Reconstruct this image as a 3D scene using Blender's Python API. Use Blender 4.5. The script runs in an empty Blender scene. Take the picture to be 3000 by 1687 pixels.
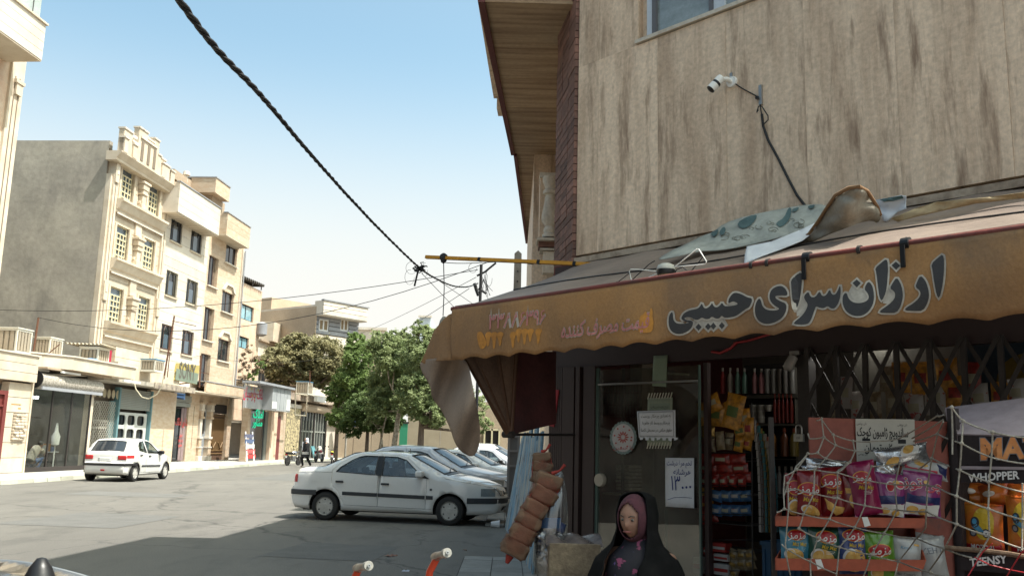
import bpy, bmesh, math, random
from mathutils import Matrix, Vector, noise
from mathutils.geometry import delaunay_2d_cdt
random.seed(7)
R = math.radians
S = bpy.context.scene
COL = S.collection
# -- camera
CF, CH = 2650.0, 1.68
cam_d = bpy.data.cameras.new('camera')
cam = bpy.data.objects.new('camera', cam_d)
COL.objects.link(cam)
S.camera = cam
cam_d.sensor_width = 36.0
cam_d.lens = CF / 3000 * 36.0
cam_d.clip_start = 0.05
cam_d.clip_end = 3000
CM = Matrix.Translation((0, 0, CH)) @ Matrix.Rotation(R(90 + 9.83), 4, 'X') @ Matrix.Rotation(R(1.5), 4, 'Z')
cam.matrix_world = CM
# -- world, sun, exposure
SUN_EL = R(62)
SUN_AZ = math.atan2(0.94, -0.34)           # clockwise from +Y
SV = Vector((math.sin(SUN_AZ) * math.cos(SUN_EL), math.cos(SUN_AZ) * math.cos(SUN_EL), math.sin(SUN_EL)))
world = bpy.data.worlds.new('World')
S.world = world
world.use_nodes = True
wn = world.node_tree
bg = wn.nodes['Background']
sky = wn.nodes.new('ShaderNodeTexSky')
sky.sky_type = 'NISHITA'
sky.sun_disc = False
sky.sun_elevation = SUN_EL
sky.sun_rotation = SUN_AZ
sky.altitude = 1100
sky.air_density = 1.0
sky.dust_density = 9.0
sky.ozone_density = 1.0
tn = wn.nodes.new('ShaderNodeMix'); tn.data_type = 'RGBA'; tn.blend_type = 'MULTIPLY'; tn.inputs[0].default_value = 1
tn.inputs[7].default_value = (.90, 1.02, .84, 1)
wn.links.new(sky.outputs[0], tn.inputs[6])
# dusty summer air: the sky whitens towards the horizon all the way round
tc_ = wn.nodes.new('ShaderNodeTexCoord'); sx_ = wn.nodes.new('ShaderNodeSeparateXYZ'); wn.links.new(tc_.outputs['Generated'], sx_.inputs[0])
hr = wn.nodes.new('ShaderNodeMapRange'); hr.interpolation_type = 'SMOOTHSTEP'; hr.inputs[1].default_value = .43; hr.inputs[2].default_value = .13; hr.inputs[3].default_value = 0; hr.inputs[4].default_value = 1
wn.links.new(sx_.outputs[2], hr.inputs[0])
hz = wn.nodes.new('ShaderNodeMix'); hz.data_type = 'RGBA'; hz.inputs[7].default_value = (2.9, 2.88, 2.72, 1)
wn.links.new(hr.outputs[0], hz.inputs[0]); wn.links.new(tn.outputs[2], hz.inputs[6]); wn.links.new(hz.outputs[2], bg.inputs[0])
bg.inputs[1].default_value = 0.15
sun_d = bpy.data.lights.new('sun', 'SUN')
sun = bpy.data.objects.new('sun', sun_d)
COL.objects.link(sun)
sun_d.energy = 3.6
sun_d.angle = R(0.5)
sun_d.color = (1.0, 0.965, 0.905)
sun.matrix_world = Matrix.Translation((0, 0, 40)) @ SV.to_track_quat('Z', 'Y').to_matrix().to_4x4()
S.view_settings.view_transform = 'Standard'
S.view_settings.look = 'None'
S.view_settings.exposure = 1.2
S.view_settings.gamma = 1
S.view_settings.use_curve_mapping = False
S.render.engine = 'CYCLES'
S.cycles.use_denoising = True
S.cycles.max_bounces = 8
S.cycles.transparent_max_bounces = 16
S.cycles.caustics_reflective = False
S.cycles.caustics_refractive = False
# -- measuring helpers: photograph pixel -> place in the world
def ray(u, v):
 return (CM.to_3x3() @ Vector(((u - 1500) / CF, -(v - 843.5) / CF, -1.0)))
def PY(u, v, Y):
 d = ray(u, v)
 return Vector((0, 0, CH)) + d * (Y / d.y)
def PG(u, v, z=0.0):
 d = ray(u, v)
 return Vector((0, 0, CH)) + d * ((z - CH) / d.z)
class Fr:
 """a vertical plane: origin, direction to the right seen from outside; y runs inward"""
 def __init__(s, o, d):
  n = math.hypot(*d)
  s.o = Vector((o[0], o[1], 0)); s.x = Vector((d[0] / n, d[1] / n, 0)); s.y = Vector((-s.x.y, s.x.x, 0))
  s.ang = math.atan2(s.x.y, s.x.x)
 def at(s, u, v, y=0.0):
  d = ray(u, v); o = s.o + s.y * y; c = Vector((0, 0, CH))
  t = (o - c).dot(s.y) / d.dot(s.y)
  p = c + d * t - s.o
  return p.dot(s.x), p.z
 def w(s, x, y, z=0.0):
  return s.o + s.x * x + s.y * y + Vector((0, 0, z))
 def loc(s, p):
  q = Vector(p) - s.o
  return q.dot(s.x), q.dot(s.y), p[2]
FL = Fr((-21.2, 46), (.075, 1))
FR = Fr((.63, 8.6), (.68, -.73))
# -- materials
MATS = {}
def mat(name, col, rough=.75, metal=0.0, var=.22, scale=1.5, st=(1, 1, 1), bump=.25, bscale=30, col2=None, spec=.4, rnd=.08,
  ramp=(.35, .65), detail=6, fine=.12, stain=None, alpha=None, emit=None, coat=0.0, space='pos', shift=0, warp=0):
 if name in MATS: return MATS[name]
 m = bpy.data.materials.new(name); m.use_nodes = True
 nt = m.node_tree; N = nt.nodes; L = nt.links
 b = N['Principled BSDF']
 b.inputs['Roughness'].default_value = rough
 b.inputs['Metallic'].default_value = metal
 b.inputs['Specular IOR Level'].default_value = spec
 b.inputs['Coat Weight'].default_value = coat
 b.inputs['Coat Roughness'].default_value = .06
 if space == 'pos':
  g = N.new('ShaderNodeNewGeometry').outputs['Position']
 else:
  g = N.new('ShaderNodeTexCoord').outputs['Object']
 if shift:       # every slab is cut from another piece of stone
  oj = N.new('ShaderNodeObjectInfo'); sc = N.new('ShaderNodeMath'); sc.operation = 'MULTIPLY'; sc.inputs[1].default_value = shift; L.new(oj.outputs['Random'], sc.inputs[0])
  va = N.new('ShaderNodeVectorMath'); L.new(g, va.inputs[0]); L.new(sc.outputs[0], va.inputs[1]); g = va.outputs[0]
 def nz(sc, stt, det, rg=.6):
  mp = N.new('ShaderNodeMapping'); mp.inputs['Scale'].default_value = stt
  L.new(g, mp.inputs['Vector'])
  n = N.new('ShaderNodeTexNoise'); n.inputs['Scale'].default_value = sc; n.inputs['Detail'].default_value = det
  n.inputs['Roughness'].default_value = rg; n.inputs['Distortion'].default_value = warp
  L.new(mp.outputs[0], n.inputs['Vector']); return n.outputs['Fac']
 def mr(inp, a, b2, c=0.0, d=1.0):
  r = N.new('ShaderNodeMapRange'); r.inputs[1].default_value = a; r.inputs[2].default_value = b2
  r.inputs[3].default_value = c; r.inputs[4].default_value = d
  L.new(inp, r.inputs[0]); return r.outputs[0]
 def mix(f, a, b2, mode='MIX'):
  x = N.new('ShaderNodeMix'); x.data_type = 'RGBA'; x.blend_type = mode
  if isinstance(f, (int, float)): x.inputs[0].default_value = f
  else: L.new(f, x.inputs[0])
  for k, v in ((6, a), (7, b2)):
   if isinstance(v, tuple): x.inputs[k].default_value = (*v[:3], 1)
   else: L.new(v, x.inputs[k])
  return x.outputs[2]
 c2 = col2 or tuple(c * (1 - var) for c in col)
 f1 = mr(nz(scale, st, detail), ramp[0], ramp[1])
 c = mix(f1, tuple(col), tuple(c2))
 if fine:
  ff = mr(nz(bscale, (1, 1, 1), 4), .3, .7, 1 - fine, 1 + fine)
  mm = N.new('ShaderNodeVectorMath'); mm.operation = 'SCALE'; L.new(c, mm.inputs[0]); L.new(ff, mm.inputs['Scale']); c = mm.outputs[0]
 if stain:   # (colour, scale, stretch, lo, hi)
  sf = mr(nz(stain[1], stain[2], 5, .65), stain[3], stain[4])
  c = mix(sf, c, tuple(stain[0]))
 if rnd:
  oi = N.new('ShaderNodeObjectInfo')
  rr = mr(oi.outputs['Random'], 0, 1, 1 - rnd, 1 + rnd)
  mm = N.new('ShaderNodeVectorMath'); mm.operation = 'SCALE'; L.new(c, mm.inputs[0]); L.new(rr, mm.inputs['Scale']); c = mm.outputs[0]
 L.new(c, b.inputs['Base Color'])
 if bump:
  bp = N.new('ShaderNodeBump'); bp.inputs['Strength'].default_value = bump; bp.inputs['Distance'].default_value = .02
  L.new(nz(bscale * .6, st if st != (1, 1, 1) else (1, 1, 1), 6), bp.inputs['Height']); L.new(bp.outputs[0], b.inputs['Normal'])
 if alpha is not None: b.inputs['Alpha'].default_value = alpha
 if emit:
  b.inputs['Emission Color'].default_value = (*emit[0], 1); b.inputs['Emission Strength'].default_value = emit[1]
 MATS[name] = m
 return m
def glass(name, tint=(.7, .8, .78), refl=.12, rough=.02, dirt_glare=.0, dirt_glare_col=(.5, .5, .45)):
 m = bpy.data.materials.new(name); m.use_nodes = True
 nt = m.node_tree; N = nt.nodes; L = nt.links
 for n in list(N):
  if n.type != 'OUTPUT_MATERIAL': N.remove(n)
 out = N['Material Output']
 t = N.new('ShaderNodeBsdfTransparent'); t.inputs[0].default_value = (*tint, 1)
 g = N.new('ShaderNodeBsdfGlossy'); g.inputs['Roughness'].default_value = rough
 lw = N.new('ShaderNodeLayerWeight'); lw.inputs[0].default_value = .5
 pw = N.new('ShaderNodeMath'); pw.operation = 'POWER'; pw.inputs[1].default_value = 4.5; L.new(lw.outputs['Facing'], pw.inputs[0])
 ad = N.new('ShaderNodeMath'); ad.operation = 'ADD'; ad.inputs[1].default_value = refl + .04; ad.use_clamp = True
 L.new(pw.outputs[0], ad.inputs[0])
 mx = N.new('ShaderNodeMixShader'); L.new(ad.outputs[0], mx.inputs[0]); L.new(t.outputs[0], mx.inputs[1]); L.new(g.outputs[0], mx.inputs[2])
 o = mx
 if dirt_glare:  # diffuse film: dirt, and on the shop door also imitated reflections
  d = N.new('ShaderNodeBsdfDiffuse'); d.inputs[0].default_value = (*dirt_glare_col, 1)
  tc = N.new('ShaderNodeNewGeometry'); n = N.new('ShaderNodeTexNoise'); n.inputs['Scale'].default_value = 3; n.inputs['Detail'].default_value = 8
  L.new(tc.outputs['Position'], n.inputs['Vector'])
  r = N.new('ShaderNodeMapRange'); r.inputs[1].default_value = .35; r.inputs[2].default_value = .75; r.inputs[4].default_value = dirt_glare
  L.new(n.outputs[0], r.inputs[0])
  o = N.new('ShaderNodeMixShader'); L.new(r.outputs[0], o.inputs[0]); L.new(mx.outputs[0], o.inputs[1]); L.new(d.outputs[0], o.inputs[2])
 L.new(o.outputs[0], out.inputs[0])
 MATS[name] = m
 return m
def pl(name, col, rough=.6, **k):          # plainer material: little variation
 k.setdefault('var', .08); k.setdefault('fine', .04); k.setdefault('bump', .05); k.setdefault('rnd', 0)
 return mat(name, col, rough, **k)
# -- mesh building
class MB:
 def __init__(s): s.v = []; s.f = []; s.m = []; s.mi = 0
 def add(s, vs, fs):
  b = len(s.v); s.v += [tuple(p) for p in vs]; s.f += [tuple(b + i for i in f) for f in fs]; s.m += [s.mi] * len(fs); return s
 def box(s, x0, x1, y0, y1, z0, z1, M=None):
  v = [Vector((x, y, z)) for z in (z0, z1) for y in (y0, y1) for x in (x0, x1)]
  if M: v = [M @ p for p in v]
  return s.add(v, [(0, 2, 3, 1), (4, 5, 7, 6), (0, 1, 5, 4), (2, 6, 7, 3), (0, 4, 6, 2), (1, 3, 7, 5)])
 def prism(s, pts, ax, a, b):
  """polygon pts (2d) extruded along axis ax ('x','y','z') from a to b"""
  def P(p, t): return {'x': (t, p[0], p[1]), 'y': (p[0], t, p[1]), 'z': (p[0], p[1], t)}[ax]
  n = len(pts)
  return s.add([P(p, a) for p in pts] + [P(p, b) for p in pts],
      [tuple(range(n)), tuple(range(2 * n - 1, n - 1, -1))] + [(i, (i + 1) % n, n + (i + 1) % n, n + i) for i in range(n)])
 def tube(s, pts, r, n=8, cap=True, r2=None):
  pts = [Vector(p) for p in pts]; rings = []
  k = len(pts); up = None
  for i, p in enumerate(pts):
   t = (pts[min(i + 1, k - 1)] - pts[max(i - 1, 0)])
   t = t.normalized() if t.length > 1e-9 else Vector((0, 0, 1))
   if up is None: up = t.orthogonal().normalized()
   up = (up - t * up.dot(t)); up = up.normalized() if up.length > 1e-6 else t.orthogonal().normalized()
   sd = t.cross(up)
   rr = r[i] if isinstance(r, (list, tuple)) else (r + (r2 - r) * i / (k - 1) if r2 is not None else r)
   rings.append([p + (up * math.cos(a) + sd * math.sin(a)) * rr for a in [2 * math.pi * j / n for j in range(n)]])
  vs = [q for rg in rings for q in rg]
  fs = [(i * n + j, i * n + (j + 1) % n, (i + 1) * n + (j + 1) % n, (i + 1) * n + j) for i in range(k - 1) for j in range(n)]
  if cap: fs += [tuple(range(n - 1, -1, -1)), tuple((k - 1) * n + j for j in range(n))]
  return s.add(vs, fs)
 def lathe(s, prof, c=(0, 0, 0), n=16, ax='z', M=None, cap=True):
  """prof [(r, h)...]"""
  vs = []
  for r_, h in prof:
   for j in range(n):
    a = 2 * math.pi * j / n; ca, sa = math.cos(a) * r_, math.sin(a) * r_
    p = {'z': (ca, sa, h), 'y': (ca, h, sa), 'x': (h, ca, sa)}[ax]
    p = Vector(p) + Vector(c)
    vs.append(M @ p if M else p)
  k = len(prof)
  fs = [(i * n + j, i * n + (j + 1) % n, (i + 1) * n + (j + 1) % n, (i + 1) * n + j) for i in range(k - 1) for j in range(n)]
  if cap: fs += [tuple(range(n - 1, -1, -1)), tuple((k - 1) * n + j for j in range(n))]
  return s.add(vs, fs)
 def grid(s, fn, nu, nv):
  vs = [fn(i / nu, j / nv) for j in range(nv + 1) for i in range(nu + 1)]
  w = nu + 1
  return s.add(vs, [(j * w + i, j * w + i + 1, (j + 1) * w + i + 1, (j + 1) * w + i) for j in range(nv) for i in range(nu)])
 def quad(s, *p): return s.add(p, [tuple(range(len(p)))])
 def mesh(s, name, ms, smooth=None, weld=False):
  me = bpy.data.meshes.new(name)
  me.from_pydata(s.v, [], s.f)
  for m in (ms if isinstance(ms, (list, tuple)) else [ms]): me.materials.append(m)
  me.polygons.foreach_set('material_index', s.m)
  if weld:
   bm = bmesh.new(); bm.from_mesh(me); bmesh.ops.remove_doubles(bm, verts=bm.verts, dist=1e-4)
   bmesh.ops.recalc_face_normals(bm, faces=bm.faces); bm.to_mesh(me); bm.free()
  if smooth:
   me.polygons.foreach_set('use_smooth', [True] * len(me.polygons)); me.set_sharp_from_angle(angle=R(smooth))
  me.update(); return me
 def obj(s, name, ms, parent=None, smooth=None, bevel=0, weld=False, label=None, solid=0, sub=0, segs=2):
  o = bpy.data.objects.new(name, s.mesh(name, ms, smooth, weld)); COL.objects.link(o)
  if parent: o.parent = parent
  if label: o['label'] = label
  if solid:
   md = o.modifiers.new('solid', 'SOLIDIFY'); md.thickness = solid; md.offset = 0
  if bevel:
   md = o.modifiers.new('bevel', 'BEVEL'); md.width = bevel; md.segments = segs; md.limit_method = 'ANGLE'; md.angle_limit = R(35)
   o.data.polygons.foreach_set('use_smooth', [True] * len(o.data.polygons)); o.data.set_sharp_from_angle(angle=R(35))
  if sub:
   md = o.modifiers.new('sub', 'SUBSURF'); md.levels = sub; md.render_levels = sub
  return o
def B1(x0, x1, y0, y1, z0, z1): return MB().box(x0, x1, y0, y1, z0, z1)
def tag(o, label, cat, group=None):
 o['label'] = label; o['category'] = cat
 if group: o['group'] = group
 return o
def thing(name, label, cat, group=None, loc=(0, 0, 0), rz=0.0, fr=None, fx=0.0, fy=0.0):
 o = bpy.data.objects.new(name, None); COL.objects.link(o); o.empty_display_size = .3
 if fr: loc = fr.w(fx, fy, 0); rz = fr.ang
 o.matrix_world = Matrix.Translation(loc) @ Matrix.Rotation(rz, 4, 'Z')
 return tag(o, label, cat, group)
def struct(o): o['kind'] = 'structure'; return o
def stuff(o): o['kind'] = 'stuff'; return o
_cube = {}
def piece(name, m, parent, x0, x1, y0, y1, z0, z1):
 """a box part that shares one unit mesh per material"""
 k = m.name
 if k not in _cube: _cube[k] = B1(-.5, .5, -.5, .5, -.5, .5).mesh('block_' + k, m)
 o = bpy.data.objects.new(name, _cube[k]); COL.objects.link(o); o.parent = parent
 o.location = ((x0 + x1) / 2, (y0 + y1) / 2, (z0 + z1) / 2); o.scale = (x1 - x0, y1 - y0, z1 - z0)
 return o
def copy_tree(o, parent=None, **kw):
 c = o.copy(); COL.objects.link(c)
 if parent: c.parent = parent
 for ch in [k for k in CHILD.get(o.name, [])]: copy_tree(ch, c)
 return c
CHILD = {}
def index_children():
 CHILD.clear()
 for o in bpy.data.objects:
  if o.parent: CHILD.setdefault(o.parent.name, []).append(o)
def fill(mb, outer, holes=(), step=None, fn=None):
 """fill a 2d polygon (with holes) with triangles, interior grid of `step`; fn maps (x, y) -> 3d"""
 pts = [Vector(p) for p in outer]; nf = [list(range(len(outer)))]
 edges = [(i, (i + 1) % len(outer)) for i in range(len(outer))]
 for h in holes:
  b = len(pts); pts += [Vector(p) for p in h]; edges += [(b + i, b + (i + 1) % len(h)) for i in range(len(h))]
 if step:
  xs = [p[0] for p in outer]; ys = [p[1] for p in outer]
  nx = int((max(xs) - min(xs)) / step); ny = int((max(ys) - min(ys)) / step)
  for i in range(1, nx + 1):
   for j in range(1, ny + 1):
    q = Vector((min(xs) + i * step, min(ys) + j * step + (i % 2) * step * .37))
    if inside(q, outer) and not any(inside(q, h) for h in holes) and neardist(q, [outer] + list(holes)) > step * .3: pts.append(q)
 v, e, f, *_ = delaunay_2d_cdt(pts, edges, [], 0, 1e-6)
 out = []
 for t in f:
  c = sum((v[i] for i in t), Vector((0, 0))) / len(t)
  if inside(c, outer) and not any(inside(c, h) for h in holes): out.append(tuple(t))
 used = {}; vs = []
 for t in out:
  for i in t:
   if i not in used: used[i] = len(vs); vs.append(fn(v[i].x, v[i].y) if fn else (v[i].x, v[i].y, 0))
 mb.add(vs, [tuple(used[i] for i in t) for t in out])
 return mb
def inside(p, poly):
 x, y = p[0], p[1]; c = False; n = len(poly); j = n - 1
 for i in range(n):
  xi, yi = poly[i][0], poly[i][1]; xj, yj = poly[j][0], poly[j][1]
  if (yi > y) != (yj > y) and x < (xj - xi) * (y - yi) / (yj - yi) + xi: c = not c
  j = i
 return c
def neardist(p, polys):
 d = 1e9
 for poly in polys:
  for q in poly: d = min(d, math.hypot(p[0] - q[0], p[1] - q[1]))
 return d
def offset_poly(poly, d):
 """grow a polygon (any winding) by d with mitred corners"""
 n = len(poly); a = sum(poly[i][0] * poly[(i + 1) % n][1] - poly[(i + 1) % n][0] * poly[i][1] for i in range(n))
 sg = 1 if a > 0 else -1; out = []
 for i in range(n):
  p0, p1, p2 = Vector(poly[i - 1]), Vector(poly[i]), Vector(poly[(i + 1) % n])
  e1 = (p1 - p0).normalized(); e2 = (p2 - p1).normalized()
  n1 = Vector((e1.y, -e1.x)) * sg; n2 = Vector((e2.y, -e2.x)) * sg
  m = n1 + n2
  if m.length < 1e-6: m = n1
  m = m.normalized(); k = d / max(.45, m.dot(n1))
  out.append(tuple(p1 + m * k))
 return out
def smooth_poly(poly, it=1):
 for _ in range(it):
  q = []
  for i in range(len(poly)):
   a = poly[i]; b = poly[(i + 1) % len(poly)]
   q += [(a[0] * .75 + b[0] * .25, a[1] * .75 + b[1] * .25), (a[0] * .25 + b[0] * .75, a[1] * .25 + b[1] * .75)]
  poly = q
 return poly
def ell(cx, cy, rx, ry, n=24, rot=0):
 c, s_ = math.cos(rot), math.sin(rot)
 return [(cx + rx * math.cos(a) * c - ry * math.sin(a) * s_, cy + rx * math.cos(a) * s_ + ry * math.sin(a) * c) for a in [2 * math.pi * i / n for i in range(n)]]
# -- lettering
_PF = {'ا': (0xFE8D, 0xFE8E), 'ب': (0xFE8F, 0xFE90, 0xFE91, 0xFE92), 'پ': (0xFB56, 0xFB57, 0xFB58, 0xFB59), 'ت': (0xFE95, 0xFE96, 0xFE97, 0xFE98),
  'ج': (0xFE9D, 0xFE9E, 0xFE9F, 0xFEA0), 'چ': (0xFB7A, 0xFB7B, 0xFB7C, 0xFB7D), 'ح': (0xFEA1, 0xFEA2, 0xFEA3, 0xFEA4), 'خ': (0xFEA5, 0xFEA6, 0xFEA7, 0xFEA8),
  'د': (0xFEA9, 0xFEAA), 'ر': (0xFEAD, 0xFEAE), 'ز': (0xFEAF, 0xFEB0), 'ژ': (0xFB8A, 0xFB8B), 'س': (0xFEB1, 0xFEB2, 0xFEB3, 0xFEB4),
  'ش': (0xFEB5, 0xFEB6, 0xFEB7, 0xFEB8), 'ص': (0xFEB9, 0xFEBA, 0xFEBB, 0xFEBC), 'ع': (0xFEC9, 0xFECA, 0xFECB, 0xFECC), 'غ': (0xFECD, 0xFECE, 0xFECF, 0xFED0),
  'ف': (0xFED1, 0xFED2, 0xFED3, 0xFED4), 'ق': (0xFED5, 0xFED6, 0xFED7, 0xFED8), 'ک': (0xFB8E, 0xFB8F, 0xFB90, 0xFB91), 'ل': (0xFEDD, 0xFEDE, 0xFEDF, 0xFEE0),
  'م': (0xFEE1, 0xFEE2, 0xFEE3, 0xFEE4), 'ن': (0xFEE5, 0xFEE6, 0xFEE7, 0xFEE8), 'و': (0xFEED, 0xFEEE), 'ه': (0xFEE9, 0xFEEA, 0xFEEB, 0xFEEC),
  'ی': (0xFBFC, 0xFBFD, 0xFBFE, 0xFBFF), 'ط': (0xFEC1, 0xFEC2, 0xFEC3, 0xFEC4), 'گ': (0xFB92, 0xFB93, 0xFB94, 0xFB95)}
def shape_fa(t):
 out = []
 for wd in t.split(' '):
  if wd and all(c in '۰۱۲۳۴۵۶۷۸۹' for c in wd): out.append(wd); continue
  r = ''
  for i, c in enumerate(wd):
   if c not in _PF: r += c; continue
   pv = i > 0 and wd[i - 1] in _PF and len(_PF[wd[i - 1]]) == 4
   nx = i < len(wd) - 1 and wd[i + 1] in _PF and len(_PF[c]) == 4
   k = (3 if pv else 2) if nx else (1 if pv else 0)
   r += chr(_PF[c][k])
  out.append(r[::-1])
 return ' '.join(out[::-1])
def text2d(t, size=1.0, off=0.0, fa=True, shear=0.0, sx=1.0, res=2, spacing=1.0):
 c = bpy.data.curves.new('txt', 'FONT'); c.body = shape_fa(t) if fa else t
 c.align_x = 'CENTER'; c.align_y = 'CENTER'; c.resolution_u = res; c.size = size; c.offset = off; c.shear = shear; c.fill_mode = 'FRONT'; c.space_character = spacing
 o = bpy.data.objects.new('txt', c); COL.objects.link(o)
 dg = bpy.context.evaluated_depsgraph_get()
 me = bpy.data.meshes.new_from_object(o.evaluated_get(dg))
 vs = [(v.co.x * sx, v.co.y) for v in me.vertices]; fs = [tuple(p.vertices) for p in me.polygons if p.normal.z != 0]
 bpy.data.objects.remove(o); bpy.data.curves.remove(c); bpy.data.meshes.remove(me)
 return vs, fs
def lettering(t, m, parent, fn, size, off=0.0, fa=True, name='lettering', depth=None, **k):
 """flat lettering: fn maps (x, y) of the text plane to a 3d point"""
 vs, fs = text2d(t, size, off, fa, **k)
 mb = MB(); mb.add([fn(x, y) for x, y in vs], fs)
 return mb.obj(name, m, parent)
# -- shared materials
M_asph = mat('asphalt', (.175, .164, .144), .92, col2=(.135, .127, .112), scale=.35, st=(1, .35, 1), bump=.5, bscale=90, fine=.22, stain=((.10, .095, .085), 1.1, (1, .35, 1), .52, .74))
M_walk = mat('pavement', (.42, .40, .36), .9, col2=(.33, .31, .28), scale=.8, bump=.4, bscale=40, fine=.15)
M_tile = mat('paving_slab', (.27, .265, .24), .85, col2=(.20, .195, .18), scale=3, bump=.4, bscale=60, fine=.2, rnd=.15)
M_kerb = mat('kerb_stone', (.50, .47, .40), .9, col2=(.36, .38, .30), scale=.5, bump=.4, fine=.2, rnd=.18)
M_trav = mat('travertine', (.74, .57, .415), .62, col2=(.52, .375, .26), shift=9, warp=.15, scale=1.0, st=(4.5, 4.5, .5), ramp=(.44, .66), bump=.35, bscale=26, fine=.16,
    stain=((.29, .195, .13), 1.5, (4.5, 4.5, .75), .53, .70), rnd=.1, detail=8)
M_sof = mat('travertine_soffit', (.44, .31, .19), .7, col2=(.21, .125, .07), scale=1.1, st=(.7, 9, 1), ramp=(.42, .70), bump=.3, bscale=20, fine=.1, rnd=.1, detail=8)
M_ledge = mat('ledge_stone', (.46, .37, .28), .7, col2=(.24, .18, .13), scale=5, ramp=(.4, .6), rnd=.15)
M_brick = mat('red_brick', (.21, .105, .078), .85, col2=(.13, .07, .055), scale=8, rnd=.3)
M_trim = mat('red_trim', (.13, .035, .03), .7, rnd=.05)
M_mort = mat('mortar', (.07, .06, .055), .95)
M_stone = mat('pale_stone', (.60, .54, .45), .75, col2=(.42, .34, .26), scale=6, st=(1, 1, .4), ramp=(.45, .75))
M_winA = pl('blue_white_frame', (.55, .60, .66), .5)
M_dark = pl('dark_interior', (.02, .017, .016), .9)
M_iron = pl('dark_iron', (.035, .028, .025), .6, fine=.2)
M_alu = pl('bronze_aluminium', (.05, .032, .03), .45)
M_steel = pl('steel', (.45, .44, .42), .35, metal=.9)
M_white = pl('white_plastic', (.78, .77, .73), .4)
M_black = pl('black_plastic', (.012, .012, .013), .4)
M_cable = pl('black_cable', (.02, .02, .022), .7)
M_gl = glass('shop_glass', (.72, .74, .70), .07, .02, .24, (.30, .30, .25))  # strong grey-green diffuse film stands in for reflections on the door
M_win = mat('window_glass', (.10, .14, .18), .06, spec=.9, var=.4, scale=.6, bump=0, fine=0, rnd=.25)
M_windk = mat('window_glass_dark', (.025, .032, .04), .05, spec=.8, var=.4, scale=.6, bump=0, fine=0, rnd=.2)
M_paper = pl('paper', (.74, .76, .80), .8)
M_ink = pl('blue_ink', (.03, .05, .22), .7)
M_inkb = pl('black_ink', (.02, .02, .022), .7)
M_redp = pl('red_paint', (.40, .025, .03), .5)
M_blackcar = pl('black_car_paint', (.012, .013, .016), .15, coat=1.0)
# -- ground, road, pavements
g = MB(); g.quad((-900, -300, -.06), (900, -300, -.06), (900, 1500, -.06), (-900, 1500, -.06))
struct(g.obj('ground', mat('dusty_ground', (.30, .26, .20), .95, scale=.05)))
g = MB(); g.grid(lambda a, b: (-60 + 80 * a, -60 + 220 * b, .0), 8, 30)
nt = M_asph.node_tree; N = nt.nodes; L = nt.links; b_ = N['Principled BSDF']; c0 = b_.inputs['Base Color'].links[0].from_socket; gp = N.new('ShaderNodeNewGeometry')
def crk(sc, wd, col, dist):
 global c0
 nz = N.new('ShaderNodeTexNoise'); nz.inputs['Scale'].default_value = 1.3; nz.inputs['Detail'].default_value = 5; L.new(gp.outputs['Position'], nz.inputs['Vector'])
 av = N.new('ShaderNodeMix'); av.data_type = 'VECTOR'; av.inputs[0].default_value = dist; L.new(gp.outputs['Position'], av.inputs[4]); L.new(nz.outputs['Color'], av.inputs[5])
 v = N.new('ShaderNodeTexVoronoi'); v.feature = 'DISTANCE_TO_EDGE'; v.inputs['Scale'].default_value = sc; L.new(av.outputs[1], v.inputs['Vector'])
 r = N.new('ShaderNodeMapRange'); r.inputs[1].default_value = 0; r.inputs[2].default_value = wd; r.inputs[3].default_value = .75; r.inputs[4].default_value = 0; L.new(v.outputs[0], r.inputs[0])
 m = N.new('ShaderNodeMix'); m.data_type = 'RGBA'; L.new(r.outputs[0], m.inputs[0]); L.new(c0, m.inputs[6]); m.inputs[7].default_value = (*col, 1); c0 = m.outputs[2]
crk(.16, .006, (.05, .048, .044), .55); crk(.5, .010, (.075, .072, .066), .5)
n2 = N.new('ShaderNodeTexNoise'); n2.inputs['Scale'].default_value = 45; n2.inputs['Detail'].default_value = 6; n2.inputs['Roughness'].default_value = .8; L.new(gp.outputs['Position'], n2.inputs['Vector'])
r2 = N.new('ShaderNodeMapRange'); r2.inputs[1].default_value = .3; r2.inputs[2].default_value = .7; r2.inputs[3].default_value = .68; r2.inputs[4].default_value = 1.32; L.new(n2.outputs[0], r2.inputs[0])
v2 = N.new('ShaderNodeVectorMath'); v2.operation = 'SCALE'; L.new(c0, v2.inputs[0]); L.new(r2.outputs[0], v2.inputs['Scale']); L.new(v2.outputs[0], b_.inputs['Base Color'])
struct(g.obj('road', M_asph))
M_patch = mat('asphalt_patch', (.142, .139, .129), .95, col2=(.12, .117, .108), scale=2, bump=.6, bscale=90, fine=.25)
for k, pts in enumerate(([(-9.5, 17.2), (-7.1, 17.0), (-6.9, 19.8), (-9.2, 20.3)], [(-12.5, 26), (-9.3, 25.6), (-9.0, 27.2), (-12.3, 27.8)], [(-3.6, 13.6), (-1.9, 13.3), (-1.7, 15.2), (-3.3, 15.6)], [(-11, 38), (-8.6, 38), (-8.4, 47), (-10.8, 47)])):
 struct(MB().add([(x, y, .004) for x, y in pts], [tuple(range(len(pts)))]).obj('road_patch', M_patch))
def kx(Y):        # kerb line of the far side
 pts = [(20, -17.2), (31, -16.1), (44, -15.75), (59, -15.6), (76, -15.1), (90, -14.8), (160, -12.5)]
 for (a, xa), (b, xb) in zip(pts, pts[1:]):
  if Y <= b: return xa + (xb - xa) * max(0, Y - a) / (b - a) if Y > a else xa
 return pts[-1][1]
walk = bpy.data.objects.new('pavement', None)
g = MB()
ys = [18 + i * 2 for i in range(72)]
for a, b in zip(ys, ys[1:]):
 g.box(-34, 0, 0, 1, 0, .13) if 0 else g.add([(-34, a, .13), (kx(a) - .16, a, .13), (kx(b) - .16, b, .13), (-34, b, .13)], [(0, 1, 2, 3)])
walk = struct(g.obj('pavement', M_walk))
Y = 18.0; i = 0
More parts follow.
